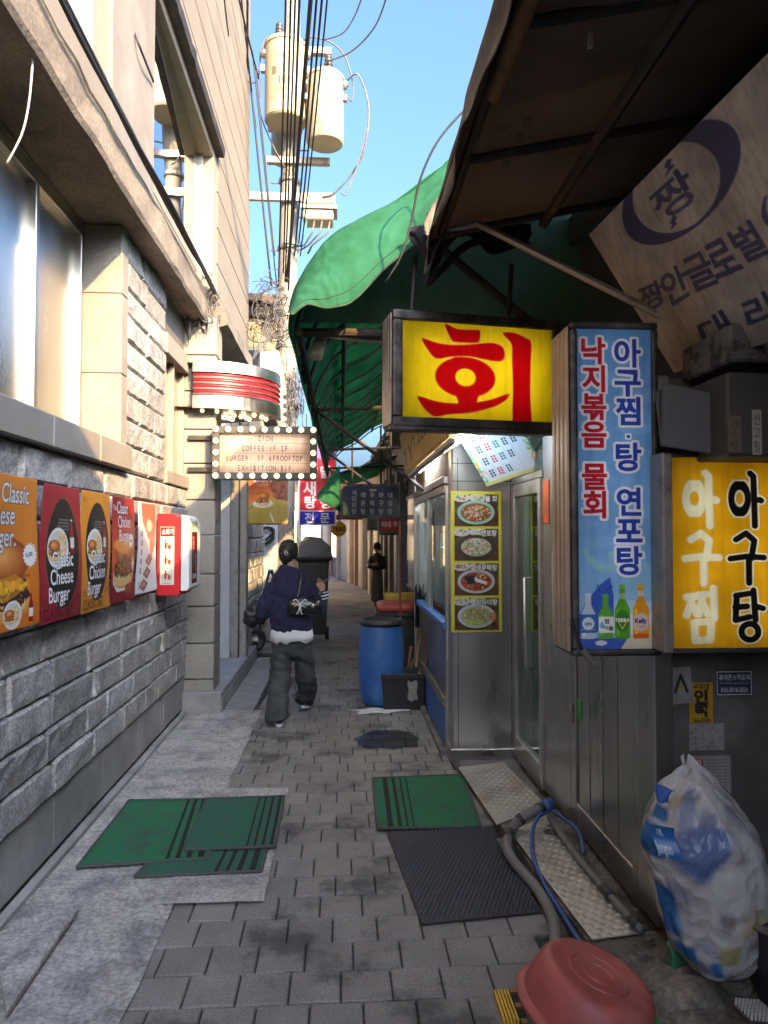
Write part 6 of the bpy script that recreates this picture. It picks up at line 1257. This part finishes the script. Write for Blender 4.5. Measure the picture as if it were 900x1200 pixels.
# rubbish bag
rbg = thing('rubbish_bag', 'bulging translucent rubbish bag printed in blue, leaning against the dark wall', 'bag', P(850, 1140, y=2.50))
ctr = [(838,1146,.012),(846,1135,.09),(843,1105,.155),(838,1070,.19),(833,1030,.205),(826,990,.20),(818,960,.175),(813,930,.125),(812,912,.075),(811,900,.03),(806,893,.024),(805,890,.01)]
cs = smoothpath([P(a, b, y=2.56 - .10*(1 - i/11)) for i, (a, b, _) in enumerate(ctr)], 6); rs_ = [v_.x for v_ in smoothpath([(r, 0, 0) for *_, r in ctr], 6)]
nb_, na = len(cs), 84
BG = Ink(na + 1, nb_, (222,220,218)); BL = (52,120,190); rr = random.Random(5)
for _ in range(120): BG.ell(rr.uniform(0, na), rr.uniform(3, 46), rr.uniform(1, 5), rr.uniform(.6, 2.2), rr.choice([(196,192,190),(150,146,146),(190,170,120),(140,120,120),(206,204,204),(126,140,170)]), rr.uniform(-.6,.6), a=.6)
# columns: angle 0 = +x; the side facing the camera is around -y = 3/4 of the way
def bb_(x): return x*na
BG.poly([(bb_(.62),31),(bb_(.68),27),(bb_(.755),31),(bb_(.78),37),(bb_(.70),38),(bb_(.645),37)], (84,116,182), .7); BG.poly([(bb_(.64),37),(bb_(.69),38),(bb_(.71),44),(bb_(.67),48),(bb_(.635),43)], (120,140,186), .5)
for x0, x1, y0, y1 in ((.50,.585,30,37),(.515,.59,38,41),(.50,.59,16,25),(.54,.62,11,15),(.66,.70,8,12)): BG.rect(bb_(x0), y0, bb_(x1), y1, BL, .9, 1)
BG.rect(bb_(.70), 11, bb_(.76), 16, (196,176,90), .6)
th = lambda u: u*2*math.pi
def bagf(u, v):
    j = np.clip(np.round(v*(nb_-1)).astype(int), 0, nb_-1); C = np.array([tuple(p) for p in cs])[j]; Rr = np.array(rs_)[j]; a = u*2*np.pi
    vec = np.vectorize(lambda a_, v_: (mnoise.noise(Vector((math.cos(a_)*1.6, math.sin(a_)*1.6, v_*5))))*.16 + abs(mnoise.noise(Vector((math.cos(a_)*4 + v_*3, math.sin(a_)*4, v_*9 + 3))))*.13 + mnoise.noise(Vector((math.cos(a_)*11, math.sin(a_)*11 + v_*7, v_*16)))*.05)
    rr_ = Rr*(1 + vec(a, v)); sl = np.where((v > .72), 1 + .12*np.sin(a*9)*(v - .72)*3, 1)
    return np.stack([C[..., 0] + rr_*sl*np.cos(a), C[..., 1] + rr_*sl*.75*np.sin(a), C[..., 2] + .02*np.sin(a*3)*v], -1)
o = sheet('bag_skin', BG, (0,0,0), (0,0,0), (0,0,0), rbg, .2, .42, .06, fn=bagf, crinkle=.55)
for t, px, py in (('re,', 770, 974), ('Jongno', 762, 988)):
    pass
MB().grid(lambda u, v: (P(772 + u*16 - 3*v, 921 + v*16 + u*4, y=2.40) + Vector((0, .02*math.sin(u*5 + v*4), .01*math.sin(v*6)))), 6, 6).build('blue_knot', cloth('blue_plastic_film', (.06,.16,.50), .3, .35), rbg, smooth=True, thick=.002)
c = Ink(44, 26, BL); c.text('re,', 10, 9, 11, W_, .02); c.text('Jongno', 2, 22, 12, W_, .02, sx=.85)
sheet('bag_print', c, P(763,966,y=2.395), P(792,972,y=2.36) - P(763,966,y=2.395), P(770,1002,y=2.40) - P(763,966,y=2.395), rbg, .3, .3, .1, fn=lambda u, v: np.stack([.0*u, .012*np.sin(v*5) + .01*u, 0*u], -1))
# ------------------------------------------------------------------ people
def ell(c, rx, ry, n=20, rot=0, tilt=None):
    out = []
    for k in range(n):
        a = 2*math.pi*k/n; v = Vector((rx*math.cos(a), ry*math.sin(a), 0)); v = Matrix.Rotation(rot, 3, 'Z') @ v
        if tilt is not None: v = Vector((0,0,1)).rotation_difference(Vector(tilt).normalized()).to_matrix() @ v
        out.append(Vector(c) + v)
    return out
def fuse(name, mb, mat, parent, vox=.011, it=6, fold=0, fs=14, seed=0):
    "closed pieces joined into one continuous skin"
    off = WL[parent.name]; me = mb.mesh(name, mat, off=off); bm = bmesh.new(); bm.from_mesh(me); bmesh.ops.recalc_face_normals(bm, faces=bm.faces); bm.to_mesh(me); bm.free()
    o = bpy.data.objects.new(name, me)
    r = o.modifiers.new('skin', 'REMESH'); r.mode = 'VOXEL'; r.voxel_size = vox; r.use_smooth_shade = True
    s = o.modifiers.new('soft', 'SMOOTH'); s.iterations = it; s.factor = .5
    me2 = worked(o); me2.name = name
    if fold:
        for v in me2.vertices:
            n = v.normal; p = v.co; v.co += n*fold*(mnoise.noise(Vector((p.x*fs*.7 + seed, p.y*fs*.7, p.z*fs*1.3 + p.x*6))) + .5*mnoise.noise(Vector((p.x*fs*2, p.y*fs*2 + seed, p.z*fs*2.4))))
    me2.shade_smooth(); 
    if not me2.materials: me2.materials.append(mat)
    q_ = link(name, me2, parent); WL[q_.name] = Vector(off); return q_
def limb(m, pts, rad, n=14): m.tube(smoothpath(pts, 5), [v.x for v in smoothpath([(r, 0, 0) for r in rad], 5)], n)
m_skin = M('skin', (.42,.25,.17), .5, var=.06, bump=.05); m_hair = M('black_hair', (.012,.010,.010), .38, var=.4, scale=30, bump=.6, bs=140, stretch=(1,1,.2))
m_navy = M('navy_jersey', (.018,.018,.055), .9, var=.15, bump=.3, bs=260); m_jean = M('charcoal_denim', (.042,.046,.048), .85, var=.25, scale=7, bump=.35, bs=260, c2=(.07,.076,.076), t2=.6, s2=5)
m_shirt = M('white_shirt', (.70,.70,.71), .8, var=.1); m_leather = M('black_leather', (.012,.012,.013), .22, var=.3, bump=.25, bs=40, coat=.3); m_nylon = M('black_nylon', (.016,.016,.018), .5, var=.3, bump=.3, bs=30)
def hand(m, w_, d, side, up=Vector((0,0,1)), curl=.5, s=1.0):
    "palm plus five bent fingers; w_ wrist, d pointing direction, side = towards the thumb"
    d, side = Vector(d).normalized(), Vector(side).normalized(); nrm = d.cross(side).normalized(); pm = w_ + d*.045*s
    m.loft([ell(w_ + d*t*s, rx*s, ry*s, 10, 0, d) for t, rx, ry in ((-.02,.024,.024),(.0,.026,.020),(.03,.036,.018),(.07,.040,.016),(.088,.036,.013))])
    for k, (o_, L_) in enumerate(((.027,.068),(.009,.076),(-.010,.070),(-.028,.055))):
        b = w_ + d*.08*s + side*o_*s; p1 = b + (d*math.cos(curl*.6) + nrm*math.sin(curl*.6))*L_*.42*s; p2 = p1 + (d*math.cos(curl*1.5) + nrm*math.sin(curl*1.5))*L_*.34*s; p3 = p2 + (d*math.cos(curl*2.3) + nrm*math.sin(curl*2.3))*L_*.28*s
        m.tube([b - d*.015*s, b, p1, p2, p3], [.009*s,.0092*s,.0085*s,.0078*s,.006*s], 8)
    b = w_ + d*.028*s + side*.026*s; m.tube([b - side*.01*s, b + side*.02*s + d*.018*s, b + side*.026*s + d*.048*s + nrm*.012*s], [.012*s,.011*s,.008*s], 8)
# walking woman seen from behind -----------------------------------
fx = P(343, 848, z=0); wx, wy = P(341, 790, y=6.42).x, 6.42
wo = thing('person', 'woman walking away in a navy sweatshirt and wide charcoal trousers, phone in hand', 'person', (wx, wy, 0))
X = lambda px, y=wy: P(px, 600, y=y).x
Z = lambda py, y=wy: P(450, py, y=y).z
Zp = lambda px, py, y=wy: P(px, py, y=y)
hipL, hipR = Zp(331, 748), Zp(352, 748); kneeL, kneeR = Zp(329, 795, 6.36), Zp(357, 790, 6.50); ankL, ankR = Vector((X(327, 6.22), 6.22, .085)), Vector((X(357, 6.72), 6.70, .12))
neck = Zp(338, 664, 6.44); shL, shR = Zp(322, 684), Zp(358, 684, 6.46); elL, elR = Zp(307, 715, 6.40), Zp(373, 714, 6.55); wrL, wrR = Zp(306, 728, 6.62), Zp(378, 692, 6.72)
body = MB()
body.loft([ell(Zp(341, py), rx, ry) for py, rx, ry in ((757,.10,.08),(748,.165,.105),(735,.165,.105),(715,.135,.095),(695,.14,.09),(682,.14,.085),(673,.09,.065),(664,.055,.055),(655,.048,.05))])
for hp, kn, an in ((hipL, kneeL, ankL), (hipR, kneeR, ankR)): limb(body, [hp, kn, an], [.085,.058,.04])
for sh, e, wr in ((shL, elL, wrL), (shR, elR, wrR)): limb(body, [sh, e, wr], [.040,.031,.024])
hc_ = Zp(338, 648, 6.46); 
body.loft([ell(hc_ + Vector((0, dy, dz)), rx, ry, 18) for dz, rx, ry, dy in ((-.115,.030,.035,.02),(-.10,.052,.06,.02),(-.06,.066,.082,.012),(-.01,.074,.092,0),(.04,.075,.094,-.005),(.085,.060,.076,-.005),(.108,.028,.035,-.005))])
for s in (-1, 1):   # ears
    body.loft([ell(hc_ + Vector((s*(.072 + t), .012, -.02)), .008, .018 - abs(t - .006), 8, 0, (1, 0, .1)) for t in (-.006, .006, .014)])
body.loft([ell(hc_ + Vector((0, .088 + t*.022, -.02 - t*.012)), .010*(1-t*.4), .016*(1-t*.5), 8, 0, (0,1,-.3)) for t in (-.6, 0, 1)])
hand(body, wrR, (-.15,.55,.55), (-.8,.3,.1), curl=.75, s=.95); hand(body, wrL, (.05,.8,-.2), (.2,.1,.9), curl=.8, s=.95)
fuse('body', body, m_skin, wo, .0075, 3)
for s in (-1, 1):
    e = MB().ball(hc_ + Vector((s*.030, .083, .0)), .011, 8, 6); e.build('eye', m_white, wo, smooth=True)
MB().tube([hc_ + Vector((-.022, .088, -.062)), hc_ + Vector((0, .093, -.063)), hc_ + Vector((.022, .088, -.062))], .005, 6).build('mouth', M('lips', (.35,.10,.09), .5), wo, smooth=True)
hair = MB(); hair.loft([ell(hc_ + Vector((0, dy, dz)), rx, ry, 20) for dz, rx, ry, dy in ((-.105,.045,.035,-.045),(-.07,.072,.06,-.036),(-.02,.086,.088,-.018),(.04,.087,.100,-.008),(.09,.070,.085,-.006),(.118,.038,.045,-.006),(.124,.008,.01,-.006))])
hair.ball(hc_ + Vector((-.006, -.10, -.012)), .050, 12, 8, (1.05,.72,1.45)); hair.ball(hc_ + Vector((.012, -.105, .035)), .036, 10, 7, (1,.7,1.2))
fuse('hair', hair, m_hair, wo, .008, 3, .006, 40)
cl = MB()
for s in (-1, 1):
    cl.tube([hc_ + Vector((s*.008 - .010, -.140, .025)), hc_ + Vector((s*.013 - .010, -.150, .005)), hc_ + Vector((s*.006 - .010, -.142, -.025))], .004, 6)
    for k in range(2): cl.tube([hc_ + Vector((s*.010 - .010, -.149, .012 - k*.02)), hc_ + Vector((-s*.004 - .010, -.148, .008 - k*.02))], .003, 5)
cl.build('hair_claw', M('pearl_claw', (.55,.53,.5), .25, .3, var=.1, bump=0), wo, smooth=True)
sw = MB(); sw.loft([ell(Zp(x, py), rx, ry, 24) for py, rx, ry, x in ((741,.178,.130,342),(738,.190,.138,342),(728,.194,.140,342),(712,.186,.135,341),(695,.184,.128,340),(684,.178,.118,340),(676,.158,.102,339),(670,.105,.085,338),(662,.068,.066,338))])
limb(sw, [Zp(323,686), Zp(314,702,6.42), Zp(308,717,6.42), Zp(307,722,6.54), wrL + Vector((0,-.02,-.003))], [.074,.074,.070,.058,.038])
limb(sw, [Zp(358,686), Zp(367,702,6.48), Zp(373,714,6.53), Zp(377,704,6.62), wrR + Vector((.01,-.03,-.02))], [.072,.072,.068,.056,.040])
fuse('sweatshirt', sw, m_navy, wo, .009, 4, .012, 12)
for k in range(3):
    p = Zp(379 - k*1.5, 702 - k*3.2, 6.60 + .04*k); MB().tube([p + Vector((-.02,-.055,0)), p + Vector((.035,-.045,.012)), p + Vector((.062,.0,.016))], .007, 6).build('cuff_stripe', m_shirt, wo, smooth=True)
hem = MB(); rows = []
n = 40
for j, (py, s) in enumerate(((736,.98),(744,1.03),(750,1.05))):
    rows.append([Zp(342, py) + Vector((.184*s*math.cos(2*math.pi*k/n), .134*s*math.sin(2*math.pi*k/n), -(.012*math.sin(k*.55 + 1) + .008*math.sin(k*1.3))*(j == 2) - .03*(j == 2)*(k in (28, 29)))) for k in range(n)])
hem.loft(rows, False).build('shirt_hem', m_shirt, wo, smooth=True, thick=.004)
tr = MB()
tr.loft([ell(Zp(341, py), rx, ry, 24) for py, rx, ry in ((738,.15,.11),(748,.160,.118),(760,.160,.12),(768,.12,.10))])
limb(tr, [Zp(331,756), Zp(329,775,6.40), kneeL + Vector((-.004,0,-.02)), Zp(326,820,6.28), Vector((X(325,6.21), 6.20, .075)), Vector((X(325,6.2), 6.19, .045))], [.098,.100,.095,.094,.098,.094])
limb(tr, [Zp(352,756), Zp(356,772,6.47), kneeR + Vector((.008,0,-.01)), Zp(360,806,6.60), Vector((X(358,6.70), 6.66, .12)), Vector((X(357,6.7), 6.65, .085))], [.096,.098,.093,.090,.093,.088])
fuse('trousers', tr, m_jean, wo, .009, 3, .015, 11, 3)
def shoe(c, yaw, pitch, nm):
    rt = Matrix.Rotation(yaw, 3, 'Z') @ Matrix.Rotation(pitch, 3, 'X'); m = MB(); f = lambda pts: [Vector(c) + rt @ Vector(p) for p in pts]
    m.loft([f(ell((0, y, z), rx, rz, 14, 0, (0, 1, 0))) for y, z, rx, rz in ((-.085,.04,.022,.03),(-.07,.045,.036,.042),(-.02,.055,.042,.05),(.04,.045,.045,.042),(.11,.034,.048,.032),(.16,.028,.038,.026),(.185,.024,.018,.016))]); o = m.build(nm, m_black, wo, smooth=True)
    s = MB(); s.loft([f([(x*1.0, y, z) for x, y in [(.04*math.cos(t*.349)*1.15, .05 + .14*math.sin(t*.349)) for t in range(18)]]) for z in (-.012, .014)]); s.build('sole', m_shirt, o)
shoe((X(328,6.2), 6.21, .016), R(4), 0, 'shoe'); shoe((X(358,6.7), 6.70, .035), R(-8), R(-12), 'shoe')
# handbag on her right side, phone, folded jacket
hb = thing('handbag', 'glossy black shoulder bag with a white ribbon bow worn by the walking woman', 'bag', Zp(357, 723, 6.30))
m = MB(); c0 = Zp(357, 711, 6.26); m.loft([[c0 + Vector((x, .055*s*math.sin(t*.35) , .078*s*math.cos(t*.35) + .012*math.sin((x+.1)*18))) for t in range(18)] for x, s in ((-.150,.55),(-.14,.85),(-.10,1),(0,1.06),(.10,1),(.14,.85),(.150,.55))]); m.build('bag_body', m_leather, hb, smooth=True)
st_ = smoothpath([c0 + Vector((-.07,0,.05)), Zp(351,690,6.29), Zp(354,672,6.34), Zp(356,667,6.44), Zp(358,680,6.60), c0 + Vector((.09,.04,.05))], 6); MB().tube(st_, .006, 6).build('strap', m_leather, hb, smooth=True)
rb_ = MB(); q0 = c0 + Vector((-.035,-.062,.02))
for dx, dz in ((-.06,.035),(.06,.03),(-.03,-.07),(.02,-.075),(-.05,-.01),(.05,-.02)): rb_.tube(smoothpath([q0, q0 + Vector((dx*.6, -.012, dz*1.1 + .012)), q0 + Vector((dx, -.006, dz))], 4), .0055, 5)
rb_.build('ribbon', m_shirt, hb, smooth=True); MB().ball(c0 + Vector((.075,-.058,.015)), .02, 8, 6).build('clasp', m_alu, hb, smooth=True)
ph = MB().slab([wrR + Vector(v_) for v_ in ((-.02,.075,.055),(.035,.115,.10),(.075,.065,.115),(.02,.025,.07))], (.004,-.006,.008)).build('phone', m_black, bev=.003); tag(ph, 'dark phone held up in the walking woman\'s right hand', 'phone')
jk = MB(); limb(jk, [Zp(305,705,6.46), Zp(298,716,6.46), Zp(293,727,6.45), Zp(290,734,6.45)], [.05,.075,.065,.03]); limb(jk, [Zp(309,709,6.5), Zp(301,722,6.52), Zp(296,730,6.5), Zp(300,731,6.5)], [.05,.07,.06,.02])
jr = thing('jacket', 'black jacket draped over the walking woman\'s left arm', 'jacket', Zp(297, 735, 6.46)); fuse('jacket_cloth', jk, m_nylon, jr, .009, 4, .014, 16)
gbx = thing('green_bag', 'dark green paper bag carried in front of the walking woman', 'bag', Zp(378, 725, 6.75)); a, b = Zp(371, 700, 6.78), Zp(382, 724, 6.78); box('bag_body', M('dark_green_paper', (.012,.05,.03), .7), gbx, a.x, b.x, 6.72, 6.9, b.z, a.z, .004)
# standing figure far down the alley --------------------------------
py_ = 16.2; F = lambda px, py, y=py_: P(px, py, y=y); g0 = F(442, 705)
pf = thing('person', 'person in a dark jacket and long grey skirt standing by the far shop fronts', 'person', (g0.x, py_, 0)); zt = F(442, 637).z; sc_ = zt/1.62
bz = lambda x, y, z: Vector((g0.x + x*sc_*.8, py_ + y*sc_, z*sc_))
m = MB(); m.loft([ell(bz(0,0,z), rx*sc_*.8, ry*sc_) for z, rx, ry in ((.85,.14,.10),(1.0,.13,.09),(1.2,.16,.1),(1.32,.15,.08),(1.37,.06,.055),(1.43,.045,.05))])
for s in (-.08, .08): limb(m, [bz(s,0,.85), bz(s,.01,.45), bz(s,0,.08)], [.08,.055,.04]); m.ball(bz(s,-.06,.04), .05, 8, 6, (.9,1.9,.7))
hd_ = bz(-.02,-.01,1.51); m.loft([ell(hd_ + Vector((0,dy,dz))*sc_, rx*sc_, ry*sc_, 14) for dz, rx, ry, dy in ((-.10,.035,.04,-.02),(-.05,.062,.075,-.01),(0,.072,.09,0),(.06,.066,.085,0),(.1,.03,.04,0))]); m.ball(hd_ + Vector((-.075,-.03,-.02)), .014, 6, 4)
limb(m, [bz(-.17,0,1.28), bz(-.24,-.06,1.04), bz(-.10,-.24,1.10)], [.045,.04,.028]); limb(m, [bz(.17,0,1.28), bz(.20,-.08,1.03), bz(-.02,-.24,1.06)], [.045,.04,.028]); hand(m, bz(-.10,-.24,1.10), (.6,-.4,.1), (0,-.2,1), curl=.8, s=.9); hand(m, bz(-.02,-.24,1.06), (-.7,-.3,.1), (0,-.2,1), curl=.8, s=.9)
fuse('body', m, m_skin, pf, .012, 3)
m = MB(); m.loft([ell(bz(0,0,z), rx*sc_*.8, ry*sc_) for z, rx, ry in ((.92,.17,.13),(1.1,.18,.13),(1.25,.185,.12),(1.34,.13,.09),(1.385,.07,.07))]); limb(m, [bz(-.16,0,1.28), bz(-.24,-.06,1.04), bz(-.13,-.21,1.09)], [.07,.065,.05]); limb(m, [bz(.16,0,1.28), bz(.21,-.08,1.03), bz(.02,-.22,1.06)], [.07,.065,.05]); fuse('jacket', m, m_nylon, pf, .014, 4, .008, 12)
m = MB(); m.loft([ell(bz(0,0,z), rx*sc_*.8, ry*sc_) for z, rx, ry in ((.14,.21,.18),(.4,.20,.17),(.7,.18,.15),(.95,.155,.12))]); fuse('skirt', m, M('grey_olive_cloth', (.12,.115,.10), .85), pf, .016, 4, .012, 8)
m = MB(); m.ball(hd_ + Vector((.012,.012,.03)), .098, 12, 8, (1,1.05,1.05)); m.ball(hd_ + Vector((.07,.07,-.02)), .05, 10, 7); fuse('hair', m, m_hair, pf, .014, 2)

bpy.data.scenes.remove(scratch)
